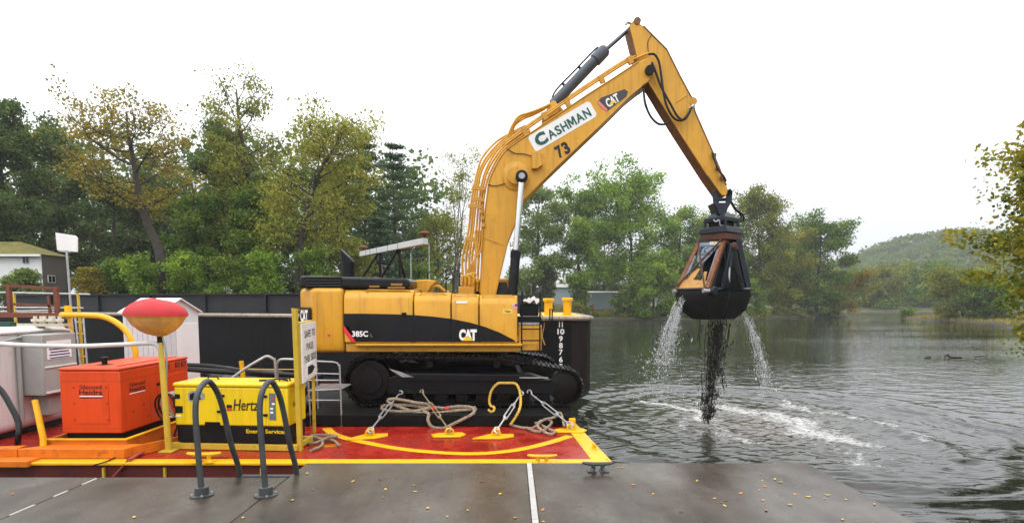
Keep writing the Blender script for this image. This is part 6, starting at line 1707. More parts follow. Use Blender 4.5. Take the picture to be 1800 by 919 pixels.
MB().lathe([(0.17, 0.001), (0.15, 0.003)], (P(184, 640, 12.4).x, 12.4, oz1), 14).build('soot_mark', SOOT, og)
ex_ = P(184, 640, 12.4)
MB().lathe([(0.055, -0.02), (0.055, 0.10), (0.075, 0.10), (0.075, 0.16), (0.03, 0.17)], (ex_.x, ex_.y, oz1), 14).build('exhaust_cap', BLACK, og)
MB().tube([(ox1 - 0.2, 12.0, oz1 + 0.012), (ox1 - 0.2, 14.1, oz1 + 0.012)], 0.012, 5).build('roof_bar', ORANGE, og)
# drip tray
tray = thing('drip_tray', 'low orange steel tray under the orange generator', 'tray', (-8.9, 13, BZ))
tx0, tx1, ty0, ty1, tz = ox0 - 0.12, G(213, 776, 1.1).x, 11.40, 15.0, 1.10
MB().box(tx0, tx1, ty0, ty1, BZ + 0.006, BZ + 0.05).build('floor', ORANGE2, tray)
for a in ((tx0, tx1, ty0, ty0 + 0.05), (tx0, tx0 + 0.05, ty0 + 0.05, ty1), (tx1 - 0.05, tx1, ty0 + 0.05, ty1), (tx0, tx1, ty1, ty1 + 0.05)):
    MB().box(*a, BZ + 0.006, tz).build('side', ORANGE2, tray, bevel=0.008)
for a in ((tx0 - 0.02, tx1 + 0.02, ty0 - 0.03, ty0 + 0.07), (tx1 - 0.07, tx1 + 0.03, ty0 + 0.071, ty1)):
    MB().box(*a, tz, tz + 0.018).build('rim', YEL, tray)
MB().box(tx0 + 0.02, tx1 - 0.02, ty0 - 0.02, ty0 - 0.001, BZ + 0.13, BZ + 0.16).build('rib', ORANGE2, tray)
MB().box(tx0 + 0.32, tx0 + 0.52, ty0 + 0.12, ty0 + 0.3, BZ + 0.055, BZ + 0.24).build('block', YEL, tray)
# kerb frame at the barge edge
kerb = thing('edge_frame', 'orange box-beam frame at the barge edge left of the ladder', 'frame', (-8.5, 11, BZ))
k0, k1 = G(30, 800, 1.0), G(188, 800, 1.0)
MB().prism([(k0.x - 0.4, yn + 0.22, BZ + 0.006), (k1.x, yn + 0.22, BZ + 0.006), (k1.x + 0.12, yn + 0.62, BZ + 0.006), (k0.x + 0.05, yn + 0.62, BZ + 0.006)], (0, 0, 0.20)).build('front_beam', ORANGE2, kerb, bevel=0.01)
MB().bar((k1.x + 0.06, yn + 0.4, BZ + 0.11), (k1.x + 0.75, yn + 1.75, BZ + 0.11), 0.06, 0.2).build('side_beam', ORANGE2, kerb)
MB().bar((k0.x - 0.42, yn + 0.35, BZ + 0.11), (k0.x - 2.0, yn + 0.05, BZ + 0.11), 0.3, 0.2).build('side_beam', ORANGE2, kerb)
MB().box(k0.x - 0.9, k0.x + 0.1, yn - 0.15, yn + 0.15, BZ - 0.06, BZ + 0.06).build('corner_block', ORANGE2, kerb, bevel=0.01)
# posts
pb, ptp = G(71, 776, 1.1), P(61, 703, 11.5)
o = MB().tube([(pb.x, 11.3, BZ), (pb.x, 11.32, 1.15), tuple(ptp)], [0.06, 0.058, 0.055], 10).build('guard_post', YEL)
tag(o, 'short leaning yellow-orange post left of the orange generator', 'post')
o = MB().tube([P(428, 668, 13.6), P(424, 634, 13.6)], 0.055, 8)
o.tube([P(428, 668, 13.6), Vector((P(428, 668, 13.6).x, 13.6, BZ))], 0.055, 8)
tag(o.build('guard_post', YEL), 'thin orange-yellow post behind the yellow generator', 'post')
# black hoses
def hose(pts, r, label, material=RUBBER, k=6):
    tag(MB().tube(spline(pts, k), r, 8).build('hose', material), label, 'hose', 'hoses and cables on the barge')
hose([P(-30, 660, 11.9), P(0, 684, 11.75), P(18, 712, 11.6), P(32, 742, 11.5), P(32, 768, 11.4), B(28, 792) + Vector((0, 0, .05)), B(10, 800) + Vector((0, 0, .05)), B(-30, 798) + Vector((0, 0, .05))], 0.055, 'thick black hose drooping past the white tank')
hose([P(225, 762, 12.3), P(222, 772, 12.0), P(215, 782, 11.85), P(207, 792, 11.7), B(200, 800) + Vector((0, 0, .04))], 0.03, 'black cables bunched at the orange tray corner')
hose([P(222, 764, 12.2), P(216, 776, 11.9), P(210, 784, 11.8), P(203, 792, 11.65)], 0.03, 'second black cable at the orange tray corner')
hose([B(255, 791) + Vector((0, 0, .02)), B(235, 793) + Vector((0, 0, .02)), B(215, 800) + Vector((0, 0, .03)), B(190, 812) + Vector((0, 0, .03)), B(165, 820) + Vector((0, 0, .03))], 0.014, 'thin black cable snaking to the barge edge')
for k_, (lab, rr_2) in enumerate((('coil of black cable hung by the balloon light pole', 0.27), ('grey cable loop hung beside the black coil', 0.24))):
    c = P(293 + 9 * k_, 714 - 3 * k_, 12.6)
    pts_ = []
    for t in np.linspace(0, 2 * math.pi * 2.2, 40):
        pts_.append(c + Vector(((rr_2 + 0.015 * math.sin(3 * t)) * math.cos(t) * 0.85, 0.02 * t - 0.1, rr_2 * 1.15 * math.sin(t))))
    hose(pts_ + [c + Vector((0.1, 0.2, -0.5)), c + Vector((-0.05, 0.1, -0.9)), Vector((c.x + 0.1, c.y - 0.1, BZ + 0.05))], 0.022, lab, RUBBER if k_ == 0 else GALV, k=2)
hose([P(325, 641, 16.2), P(370, 643, 16), P(420, 650, 15.6), P(480, 656, 15.2), P(540, 660, 15.0)], 0.06, 'black pipe running behind the yellow generator to the excavator')
hose([P(325, 648, 16.0), P(380, 652, 15.8), P(440, 656, 15.5), P(520, 664, 15.2)], 0.08, 'second black pipe just below the first behind the yellow generator')
TARP = mat('black_tarp', (0.012, 0.012, 0.013), 0.3, var=0.3, scale=4, bump=0.6, bscale=6)
vs, fs = [], []
nu, nv = 26, 10
for j in range(nv):
    for i in range(nu):
        u, v = i / (nu - 1), j / (nv - 1)
        x = -8.7 + u * 3.2; y = 16.6 - v * 1.9
        h = (1.15 - 0.25 * u) * (1 - v ** 1.6) + 0.05
        h += 0.07 * math.sin(i * 1.7 + 2 * v) * math.sin(v * 3.1) + 0.05 * math.sin(i * 0.6 + j)
        vs.append((x, y, BZ + max(0.02, h)))
for j in range(nv - 1):
    for i in range(nu - 1):
        q_ = j * nu + i
        fs.append((q_, q_ + nu, q_ + nu + 1, q_ + 1))
tp_o = MB().add(vs, fs).build('tarpaulin', TARP)
sol = tp_o.modifiers.new('thick', 'SOLIDIFY'); sol.thickness = 0.01
tag(tp_o, 'black plastic sheet draped over gear between the white shed and excavator', 'tarpaulin')
# red lashing strap from deck to dock side
o = MB().bar(B(318, 762) + Vector((0, 0, .05)), B(226, 812) + Vector((0, 0, .05)), 0.07, 0.03)
o.bar(B(226, 812) + Vector((0, 0, .05)), Vector((B(226, 812).x - 0.25, yn - 0.1, BZ - 0.25)), 0.07, 0.03)
tag(o.build('strap', mat('faded_red', (0.32, 0.05, 0.045), 0.6, var=0.2, scale=6)), 'faded red strap running across the deck to the barge edge', 'strap')

# ------------------------------------------------------------------ balloon light
bb = G(297, 793, BZ)
light = thing('balloon_light', 'red and amber balloon light on a yellow pole', 'light', tuple(bb))
tpz = P(281, 592, 11.85)
MB().tube([bb, bb + Vector((-0.04, 0, 1.2)), tpz + Vector((0, 0, -0.1))], [0.065, 0.06, 0.05], 10).build('pole', YELD, light)
MB().box(bb.x - 0.14, bb.x + 0.14, bb.y - 0.14, bb.y + 0.14, BZ + 0.006, BZ + 0.03).build('base_plate', YELD, light)
MB().cyl(tpz + Vector((0, 0, -0.15)), tpz + Vector((0, 0, 0.12)), 0.055, n=12).build('lamp_neck', BLACK, light)
MB().tube(spline([tpz + Vector((0.05, 0, 0)), tpz + Vector((0.12, 0, -0.4)), tpz + Vector((0.09, 0, -1.2)), tpz + Vector((0.16, 0.1, -1.7))], 5), 0.02, 6).build('power_cable', GALV, light)
bc = P(275, 554, 11.85)
mB_ = 0.585
REDF = mat('red_fabric', (0.44, 0.018, 0.022), 0.6, var=0.15, scale=5, bump=0.3, bscale=8)
AMBF = mat('amber_fabric', (0.72, 0.38, 0.11), 0.55, var=0.2, scale=5, bump=0.3, bscale=8)
def balloon(prof, name, material):
    n_ = 32
    vs, fs = [], []
    for r, h in prof:
        for k in range(n_):
            a = 2 * math.pi * k / n_
            g_ = 1 + 0.03 * math.cos(8 * a) * (1 if r > 0.1 else 0)
            vs.append(bc + Vector((r * g_ * math.cos(a), r * g_ * math.sin(a), h - 0.02 * math.cos(a))))
    for i in range(len(prof) - 1):
        for k in range(n_):
            l_ = (k + 1) % n_
            fs.append((i * n_ + k, i * n_ + l_, (i + 1) * n_ + l_, (i + 1) * n_ + k))
    return MB().add(vs, fs).build(name, material, light)
balloon([(mB_, 0.0), (mB_ * 0.985, 0.07), (mB_ * 0.90, 0.15), (mB_ * 0.76, 0.22), (mB_ * 0.58, 0.28), (mB_ * 0.35, 0.32), (0.1, 0.335), (0.005, 0.34)], 'balloon_top', REDF)
balloon([(0.06, -0.43), (mB_ * 0.32, -0.40), (mB_ * 0.55, -0.32), (mB_ * 0.76, -0.20), (mB_ * 0.88, -0.08), (mB_ * 0.93, -0.03), (mB_ - 0.003, 0.0)], 'balloon_bottom', AMBF)

# white pipe rail at left
o = MB().tube(spline([P(-60, 600, 11.7), P(0, 604, 11.75), P(60, 607, 11.75), P(140, 608, 11.75), P(220, 605, 11.78), P(262, 603, 11.8), P(274, 605, 11.8), P(281, 614, 11.82)], 5), 0.047, 10).build('pipe_rail', mat('pale_pipe', (0.58, 0.58, 0.57), 0.4, var=0.1))
tag(o, 'white pipe rail running from the left edge to the balloon light pole', 'rail')

# ------------------------------------------------------------------ white tank with cabinet
tank = thing('storage_tank', 'big white steel tank with grey cabinet at the left edge', 'tank', (-12.6, 13, BZ))
tx = -11.42
MB().box(tx - 2.6, tx, 11.0, 14.75, BZ + 0.10, 3.32).build('shell', WHITE2, tank, bevel=0.22, seg=5)
MB().box(tx - 2.5, tx - 0.08, 11.1, 14.65, BZ + 0.006, BZ + 0.12).build('plinth', BLACK, tank)
MB().tube(spline([(tx + 0.03, 11.0, 3.18), (tx + 0.03, 13.0, 3.2), (tx + 0.03, 14.4, 3.2), (tx + 0.03, 14.68, 3.05), (tx + 0.03, 14.72, 2.6), (tx + 0.03, 14.72, 1.0)], 5), 0.04, 8).build('edge_pipe', WHITE2, tank)
cab = MB().box(tx, tx + 0.57, 13.1, 14.12, 1.72, 3.14).build('cabinet', GREY, tank, bevel=0.02)
MB().box(tx + 0.57, tx + 0.58, 13.22, 13.95, 2.55, 2.98).build('notice', PRINTW, cab)
for k, (w_, h_) in enumerate(((0.72, 0.075), (0.74, 0.03), (0.66, 0.03), (0.74, 0.03), (0.7, 0.025))):
    z = 2.85 - k * 0.068
    MB().box(tx + 0.578, tx + 0.584, 13.585 - w_ * 0.42, 13.585 + w_ * 0.42, z - h_ / 2, z + h_ / 2).build('print_line', PRINTN, cab)
MB().box(tx + 0.565, tx + 0.60, 13.14, 14.08, 2.36, 2.39).build('cabinet_ledge', WHITE, cab)
MB().box(tx + 0.565, tx + 0.60, 13.14, 14.08, 1.76, 1.80).build('cabinet_ledge', WHITE, cab)
MB().box(tx, tx + 0.4, 13.4, 14.1, 1.2, 1.71).build('lower_box', GREY, tank, bevel=0.02)
MB().tube([(tx + 0.08, 13.02, 3.0), (tx + 0.08, 13.02, 1.2)], 0.045, 8).build('conduit', GREY, tank)
MB().tube(spline([(tx + 0.06, 11.2, 2.6), (tx + 0.06, 12.0, 2.75), (tx + 0.08, 12.5, 2.98), (tx + 0.1, 13.2, 3.1), (tx + 0.1, 14.2, 3.12)], 5), 0.025, 6).build('conduit', GALV, tank)
for k in range(6):
    px = 62 + k * 8 + (k % 2) * 3
    q = P(px, 562, 13.9)
    MB().lathe([(0.05, -0.05), (0.05, 0.05), (0.085, 0.055), (0.085, 0.12), (0.04, 0.125), (0.04, 0.19)], (q.x, q.y, 3.36), 10).build('valve', mat('cream_valve', (0.55, 0.50, 0.40), 0.5, dirt=0.2), tank)
MB().box(-15.2, P(118, 560, 13.9).x, 13.78, 14.02, 3.30, 3.365).build('manifold', mat('cream_pipe', (0.46, 0.42, 0.32), 0.5, dirt=0.25), tank)
MB().box(-15.2, P(22, 560, 13.3).x, 13.2, 13.4, 3.30, 3.42).build('green_channel', mat('dark_green', (0.012, 0.05, 0.03), 0.5), tank)
# rusty frame, pale rails and yellow standpipe on the tank's rear
rf = thing('rusty_frame', 'rust-red steel frame rising above the white tank', 'frame', (-12.2, 14.3, 3.32))
for px, top in ((15, 500), (98, 504), (85, 520)):
    MB().bar(P(px + 4, 558, 14.5), P(px, top, 14.5), 0.09 if px != 85 else 0.05, 0.09 if px != 85 else 0.05, up=(0, 1, 0)).build('post', RUST, rf)
MB().bar(P(10, 502, 14.5), P(103, 507, 14.5), 0.08, 0.07).build('top_beam', RUST, rf)
MB().bar(P(18, 534, 14.5), P(100, 538, 14.5), 0.05, 0.06).build('mid_beam', RUST, rf)
MB().bar(P(-40, 553, 14.4), P(108, 554, 14.4), 0.10, 0.12).build('bottom_beam', RUST, rf)
gr_ = thing('guard_rail', 'pale pipe guard rails crossing behind the rusty frame', 'rail', (-12.5, 15, 3.0))
for (a, b_) in (((-40, 513), (158, 517)), ((-40, 540), (146, 541)), ((-40, 548), (100, 545))):
    MB().tube([P(a[0], a[1], 15.2), P(b_[0], b_[1], 15.2)], 0.025, 6).build('rail', GALV, gr_)
for px in (26, 139):
    MB().bar(P(px - 2, 515, 15.2), Vector((P(px + 3, 549, 15.2).x, 15.2, BZ)), 0.05, 0.05, up=(0, 1, 0)).build('post', YELD, gr_)
o = thing('standpipe', 'yellow pipe bending over from the tank to the orange generator', 'pipe', (-11, 14.6, BZ))
pp = [P(107, 553.5, 14.4), P(150, 554, 14.4), P(178, 556, 14.4), P(200, 564, 14.4), P(220, 580, 14.4), P(232, 600, 14.4), P(238, 618, 14.4), P(240, 640, 14.4)]
MB().tube(spline(pp, 5), 0.07, 10).build('bent_pipe', YEL, o)
MB().tube([P(119, 537, 14.55), P(122, 560, 14.55)], 0.085, 10).build('riser', YEL, o)
MB().tube([P(122, 556, 14.85), Vector((P(133, 640, 14.85).x, 14.9, BZ))], 0.05, 8).build('riser', YEL, o)
ld = thing('ladder', 'small steel ladder with yellow rungs beside the white tank', 'ladder', (P(140, 630, 16).x, 16, BZ))
for a, b_ in ((132, 146), (146, 156)):
    q0 = P(a, 556, 16.3); q1 = P(b_, 640, 15.8); q1.z = BZ
    MB().cyl(q0, q1, 0.025, n=8).build('rail', GALV, ld)
for k in range(8):
    t = 0.06 + k * 0.12
    q0 = P(132, 556, 16.3) * (1 - t); q1 = P(146, 640, 15.8); q1.z = BZ; q0 = q0 + q1 * t
    q2 = P(146, 556, 16.3) * (1 - t); q3 = P(156, 640, 15.8); q3.z = BZ; q2 = q2 + q3 * t
    MB().cyl(q0, q2, 0.022, n=6).build('rung', YEL if k % 2 else GALV, ld)
# white board on a mast
ms = thing('mast_board', 'white board on a slim mast in front of the trees', 'sign', (P(127, 560, 17.5).x, 17.5, BZ))
MB().tube([Vector((P(130, 580, 17.5).x, 17.5, BZ)), P(117, 440, 17.5)], [0.04, 0.03], 8).build('mast', GALV, ms)
MB().prism([P(97, 409, 17.5), P(131, 414, 17.6), P(135, 418, 17.6), P(135, 443, 17.6), P(100, 440, 17.5)], (0, 0.06, 0)).build('board', WHITE, ms, bevel=0.01)
MB().bar(P(104, 441, 17.52), P(124, 443, 17.56), 0.05, 0.05).build('bracket', GALV, ms)
MB().tube([P(118, 470, 17.9), Vector((P(118, 560, 17.9).x, 17.9, BZ))], 0.03, 6).build('mast', BLACK, ms)

# ------------------------------------------------------------------ white gabled shed
sw = 1.55
shc = P(283, 640, 16.4)
shed = thing('tool_shed', 'small white gabled metal shed behind the balloon light', 'shed', (shc.x, 16.4, BZ), math.radians(74))
Ms = wm(shed)
E_, RZ_ = 3.60, 3.97          # eave and ridge height (world)
he, hr = E_ - BZ, RZ_ - BZ
# local: gable faces -y side toward +x ; long wall faces -x
Lw, Wd = 1.35, 1.4
WCOR = mat('corrugated_white', (0.62, 0.63, 0.64), 0.45, var=0.06, scale=2, dirt=0.1, dcol=(0.3, 0.28, 0.25))
MB().prism([(0, 0, 0.01), (Wd, 0, 0.01), (Wd, 0, he), (Wd / 2, 0, hr), (0, 0, he)], (0, Lw, 0)).xf(Ms).build('walls', WCOR, shed)
for s in (0, 1):
    x0_, x1_ = (-0.08, Wd / 2) if s == 0 else (Wd / 2, Wd + 0.08)
    z0_, z1_ = (he - 0.04, hr + 0.004) if s == 0 else (hr + 0.004, he - 0.04)
    MB().prism([(x0_, -0.1, z0_), (x1_, -0.1, z1_), (x1_, -0.1, z1_ + 0.035), (x0_, -0.1, z0_ + 0.035)], (0, Lw + 0.2, 0)).xf(Ms).build('roof_panel', WHITE, shed)
MB().box(0.55, 1.35, -0.03, -0.002, 0.1, he - 0.35).xf(Ms).build('door', WHITE, shed, bevel=0.01)
MB().lathe([(0.03, 0), (0.03, 0.05)], Ms @ Vector((0.64, -0.03, 1.3)), 8, Ms.to_3x3() @ Vector((0, -1, 0))).build('door_knob', BLACK, shed)
k = 0.06
while k < Lw:
    MB().box(-0.018, 0.004, k, k + 0.05, 0.02, he - 0.02).xf(Ms).build('rib', WCOR, shed); k += 0.19
k = 0.05
while k < 0.5:
    MB().box(k, k + 0.05, -0.018, 0.004, 0.02, he + 0.1).xf(Ms).build('rib', WCOR, shed); k += 0.16

# ------------------------------------------------------------------ SAFE TO PASS sign
q0, q1 = G(528, 791, BZ), Vector((-4.70, 13.35, BZ))
sg = thing('safety_sign', 'white sign with black lettering and arrow on yellow posts', 'sign', tuple(q0))
sx_ = (q1 - q0); sx_.z = 0; sL = sx_.length; sx_.normalize()
zt_, zb_ = 3.44, 2.20
nrm = Vector((sx_.y, -sx_.x, 0))
MB().bar(q0 + Vector((0, 0, .0)), q0 + Vector((-0.04, 0, zt_ + 0.32 - BZ)), 0.09, 0.11, up=(0, 1, 0)).build('post', YELD, sg)
MB().bar(q1, q1 + Vector((0.01, 0, 1.6)), 0.06, 0.06, up=(0, 1, 0)).build('post', YELD, sg)
p0 = q0 + sx_ * 0.02 + nrm * 0.06
MB().prism([p0 + Vector((0, 0, zb_ - BZ)), p0 + sx_ * sL + Vector((0, 0, zb_ - BZ)), p0 + sx_ * sL + Vector((0, 0, zt_ - BZ)), p0 + Vector((0, 0, zt_ - BZ))], nrm * 0.03).build('board', WHITE, sg)
MB().prism([p0 - nrm * 0.12 + Vector((0, 0, zb_ - BZ - 0.03)), p0 + sx_ * sL - nrm * 0.12 + Vector((0, 0, zb_ - BZ - 0.03)), p0 + sx_ * sL - nrm * 0.12 + Vector((0, 0, zt_ - BZ + 0.03)), p0 - nrm * 0.12 + Vector((0, 0, zt_ - BZ + 0.03))], nrm * 0.118).build('backing', YELD, sg)
fc = lambda u, z: p0 + sx_ * sL * u + nrm * 0.031 + Vector((0, 0, z - BZ))
text_on('SAFE', fc(0.36, 3.21), sx_, (0, 0, 1), sL * 0.42, 0.155, PRINTB, sg, bold=0.006)
text_on('TO', fc(0.78, 3.21), sx_, (0, 0, 1), sL * 0.22, 0.155, PRINTB, sg, bold=0.006)
text_on('PASS', fc(0.5, 2.93), sx_, (0, 0, 1), sL * 0.46, 0.155, PRINTB, sg, bold=0.006)
text_on('THIS', fc(0.275, 2.67), sx_, (0, 0, 1), sL * 0.38, 0.155, PRINTB, sg, bold=0.006)
text_on('SIDE', fc(0.755, 2.67), sx_, (0, 0, 1), sL * 0.40, 0.155, PRINTB, sg, bold=0.006)
MB().prism([fc(0.22, 2.26), fc(0.82, 2.26), fc(0.82, 2.56), fc(0.22, 2.56)], nrm * 0.012).build('arrow_panel', PRINTW, sg)
MB().prism([fc(u, z) + nrm * 0.014 for u, z in ((0.28, 2.32), (0.58, 2.32), (0.78, 2.41), (0.58, 2.50), (0.28, 2.50))], nrm * 0.004).build('arrow', PRINTB, sg)

# ------------------------------------------------------------------ steps and hand rails beside the counterweight
pf = thing('step_platform', 'pale steel step platform between the sign and the track', 'platform', (-5.0, 14.6, BZ))
def tubes(lst, r, name, root, material=GALV):
    for pts in lst: MB().tube([Vector(p) for p in pts], r, 8).build(name, material, root)
Dp, Dq = 14.0, 15.0
def GP(px, py, D): return P(px, py, D)
fl_ = lambda v: Vector((v.x, v.y, BZ + 0.31)) 
base = lambda px, D: Vector(((px - 900) / 1000 * D, D, BZ))
tubes([[base(597, Dp), P(597, 645, Dp), P(593, 638, Dp), P(586, 636, Dp), P(545, 634, Dp)], [base(542, Dp), P(540, 634, Dp)], [base(597, Dq), P(597, 640, Dq)], [base(556, Dq), P(556, 638, Dq)]], 0.022, 'rail_post', pf)
tubes([[P(541, 668, Dp), P(597, 668, Dp)], [P(541, 686, Dp), P(597, 684, Dp)], [P(541, 703, Dp), P(597, 703, Dp)], [P(556, 656, Dq), P(597, 657, Dq)]], 0.018, 'cross_bar', pf)
for k in range(9):
    y = Dp + 0.1 * k + 0.05
    MB().bar(Vector((-5.0, y, P(541, 684, Dp).z)), Vector((-4.24, y, P(541, 684, Dp).z)), 0.03, 0.03).build('grating_bar', GALV, pf)
hr_ = thing('hand_rail', 'bent galvanised hand rail behind the yellow generator', 'rail', (-6, 13.8, BZ))
tubes([spline([P(408, 664, 13.2), P(435, 645, 13.3), P(460, 630, 13.4), P(470, 626, 13.45), P(480, 631, 13.5), P(484, 643, 13.5), base(484, 13.5)], 4)], 0.032, 'bent_pipe', hr_)
hr2 = thing('hand_rail', 'bent galvanised hand rail running from the sign toward the generator', 'rail', (-5.3, 13.6, BZ))
tubes([spline([base(488, 13.6), P(487, 650, 13.6), P(487, 640, 13.6), P(491, 633, 13.6), P(500, 631, 13.6), P(525, 632, 13.6)], 4)], 0.030, 'bent_pipe', hr2)
o = MB().tube([P(330, 646, 16.3), P(470, 649, 16.3), P(560, 649, 16.3)], 0.018, 6)
tag(o.build('line', ROPEY), 'thin yellow line stretched behind the hand rails', 'rope')

# ------------------------------------------------------------------ dock ladder and cleat
xl1, xl2 = G(355, 870, DZ).x, G(470, 868, DZ).x
yb_ = G(355, 870, DZ).y
POLE = mat('worn_black_pipe', (0.060, 0.066, 0.066), 0.38, metal=0.3, var=0.3, scale=6, dirt=0.15, dcol=(0.08, 0.075, 0.07))
dl = thing('dock_ladder', 'grey steel dock ladder with two hooped hand rails', 'ladder', (xl1 + 0.3, yb_, DZ))
yo = yl + 0.10
for x, x2 in ((xl1, xl1 - 0.02), (xl2, xl2 - 0.02)):
    pts = [Vector((x, yb_, DZ)), Vector((x - 0.03, yb_ + 0.01, DZ + 0.5)), Vector((x - 0.05, yb_ + 0.03, DZ + 0.88)), Vector((x - 0.04, yb_ + 0.08, DZ + 1.07)), Vector((x - 0.01, yb_ + 0.19, DZ + 1.16)), Vector((x, yb_ + 0.31, DZ + 1.09)), Vector((x + 0.02, yb_ + 0.42, DZ + 0.88)), Vector((x + 0.04, yb_ + 0.56, DZ + 0.4)), Vector((x + 0.05, yo, DZ)), Vector((x + 0.05, yo + 0.02, DZ - 0.6)), Vector((x + 0.05, yo + 0.02, 0.3))]
    MB().tube(spline(pts, 6), 0.030, 12).build('hand_rail', POLE, dl)
    MB().lathe([(0.115, 0.001), (0.115, 0.014), (0.07, 0.018), (0.066, 0.09), (0.05, 0.095)], (x, yb_, DZ), 18).build('flange', POLE, dl)
    for a in (0.5, 2.1, 3.7, 5.2):
        MB().lathe([(0.012, 0), (0.012, 0.012)], (x + 0.092 * math.cos(a), yb_ + 0.092 * math.sin(a), DZ + 0.014), 6).build('bolt', GALV, dl)
for k in range(5):
    z = DZ - 0.02 - 0.32 * k
    MB().cyl((xl1 + 0.05, yo, z), (xl2 + 0.05, yo, z), 0.02, n=8).build('rung', POLE, dl)
dc = G(1051, 828, DZ)
o = cleat(Vector((dc.x, dc.y, DZ + 0.001)), 0.37, POLE, None, 'dock_cleat')
tag(o, 'black iron cleat at the edge of the concrete dock', 'cleat')

# ------------------------------------------------------------------ fallen leaves on the dock
LY = [mat('fallen_leaf_yellow', (0.50, 0.32, 0.03), 0.6, var=0.2), mat('fallen_leaf_orange', (0.42, 0.16, 0.03), 0.6, var=0.2), mat('fallen_leaf_brown', (0.12, 0.06, 0.03), 0.7, var=0.2)]
leaf_me = []
for k in range(3):
    mb = MB()
    pr = [(0, -0.5), (0.18, -0.3), (0.3, 0.0), (0.2, 0.28), (0.0, 0.5), (-0.22, 0.26), (-0.28, -0.02), (-0.16, -0.3)]
    mb.add([(x, y, 0.10 * (x * x + y * y) * 2) for x, y in pr] + [(0, 0, 0.0)], [(i, (i + 1) % 8, 8) for i in range(8)])
    me = bpy.data.meshes.new('fallen_leaf'); me.from_pydata([tuple(v) for v in mb.v], [], mb.f); me.materials.append(LY[k]); me.update()
    leaf_me.append(me)
spots = [(728, 853), (730, 864), (752, 893), (846, 846), (854, 822), (822, 897), (786, 908), (905, 910), (879, 868), (954, 896), (955, 917), (1021, 888), (1148, 868), (1113, 852), (1225, 845), (1087, 822), (1094, 822), (1338, 833), (1340, 845), (1362, 842), (1372, 847), (1380, 843), (1345, 855), (1334, 861), (1397, 869), (1421, 873), (1449, 876), (1455, 870), (1371, 870), (1341, 879), (1347, 897), (1389, 887), (1302, 867), (1274, 889), (1268, 883), (1197, 899), (1487, 878), (1541, 876), (1537, 886), (1481, 913), (1613, 912), (540, 832), (550, 860), (514, 879), (427, 910), (678, 860), (674, 874), (236, 909), (22, 868), (58, 840), (1366, 811), (1256, 876), (1276, 880), (620, 846), (668, 842)]
for i, (px, py) in enumerate(spots):
    q = G(px, py, DZ)
    if q.x > x_end - 0.05: continue
    s = random.uniform(0.030, 0.058)
    kk = 0 if random.random() < 0.6 else (1 if random.random() < 0.7 else 2)
    M = Matrix.Translation((q.x, q.y, DZ + 0.006)) @ Matrix.Rotation(random.uniform(0, 6.28), 4, 'Z') @ Matrix.Rotation(random.uniform(-0.2, 0.2), 4, 'X') @ Matrix.Diagonal((s, s, s, 1))
    o = link_mesh('fallen_leaf', leaf_me[kk], None, M)
    tag(o, ['small yellow leaf fallen on the wet concrete dock', 'small orange leaf fallen on the wet concrete dock', 'small brown leaf fallen on the wet concrete dock'][kk], 'leaf', ['yellow leaves on the dock', 'orange leaves on the dock', 'brown leaves on the dock'][kk])

# ------------------------------------------------------------------ buildings, cars and poles beyond
hs = thing('house', 'white two-storey house with mossy roof at the left edge', 'house', (-50, 50, gz(-50, 50)))
MOSS = mat('mossy_roof', (0.13, 0.115, 0.025), 0.85, var=0.35, scale=1.5, dirt=0.3, dcol=(0.06, 0.05, 0.03))
SIDING = mat('white_siding', (0.66, 0.67, 0.66), 0.6, var=0.05)
he0 = P(72, 447, 50); hx1 = he0.x; hzE = he0.z; hzR = P(40, 425, 51.4).z
hz0_ = gz(-46, 50) - 0.5
MB().box(hx1 - 12, hx1, 50, 52.9, hz0_, hzE).build('wall', SIDING, hs)
MB().add([(hx1 - 12.3, 49.6, hzE - 0.02), (hx1 + 0.25, 49.6, hzE - 0.02), (hx1 + 0.25, 53.2, hzE - 0.02), (hx1 - 12.3, 53.2, hzE - 0.02), (hx1 - 12.3, 51.4, hzR), (hx1 - 2.9, 51.4, hzR)], [(0, 1, 5, 4), (1, 2, 5), (2, 3, 4, 5), (3, 0, 4), (3, 2, 1, 0)]).build('roof', MOSS, hs)
MB().box(hx1 - 12.3, hx1 + 0.32, 49.5, 49.62, hzE - 0.2, hzE - 0.02).build('fascia', WHITE, hs)
for px in (43.5, 49.5):
    q = P(px, 457, 50); w_ = MB().box(q.x - 0.13, q.x + 0.13, 49.93, 50.02, q.z - 0.30, q.z + 0.30).build('window', SIDING, hs)
    MB().box(q.x - 0.10, q.x + 0.10, 49.90, 49.94, q.z - 0.26, q.z + 0.26).build('pane', GLASSD, w_)
BRS = mat('end_wall_brown', (0.12, 0.105, 0.09), 0.7, var=0.12, stretch=(1, 1, 6))  # end wall coloured darker and browner than the white front wall
MB().prism([(hx1 + 0.002, 50.02, hz0_), (hx1 + 0.002, 52.9, hz0_), (hx1 + 0.002, 52.9, hzE - 0.03), (hx1 + 0.002, 50.02, hzE - 0.03)], (0.05, 0, 0)).build('end_wall', BRS, hs)
w_ = MB().box(hx1 + 0.05, hx1 + 0.1, 50.5, 51.3, P(82, 497, 51).z, P(82, 484, 51).z).build('window', WHITE, hs)
for ya_ in (50.56, 50.94):
    MB().box(hx1 + 0.1, hx1 + 0.12, ya_, ya_ + 0.30, P(82, 496, 51).z, P(82, 485, 51).z).build('pane', GLASSD, w_)
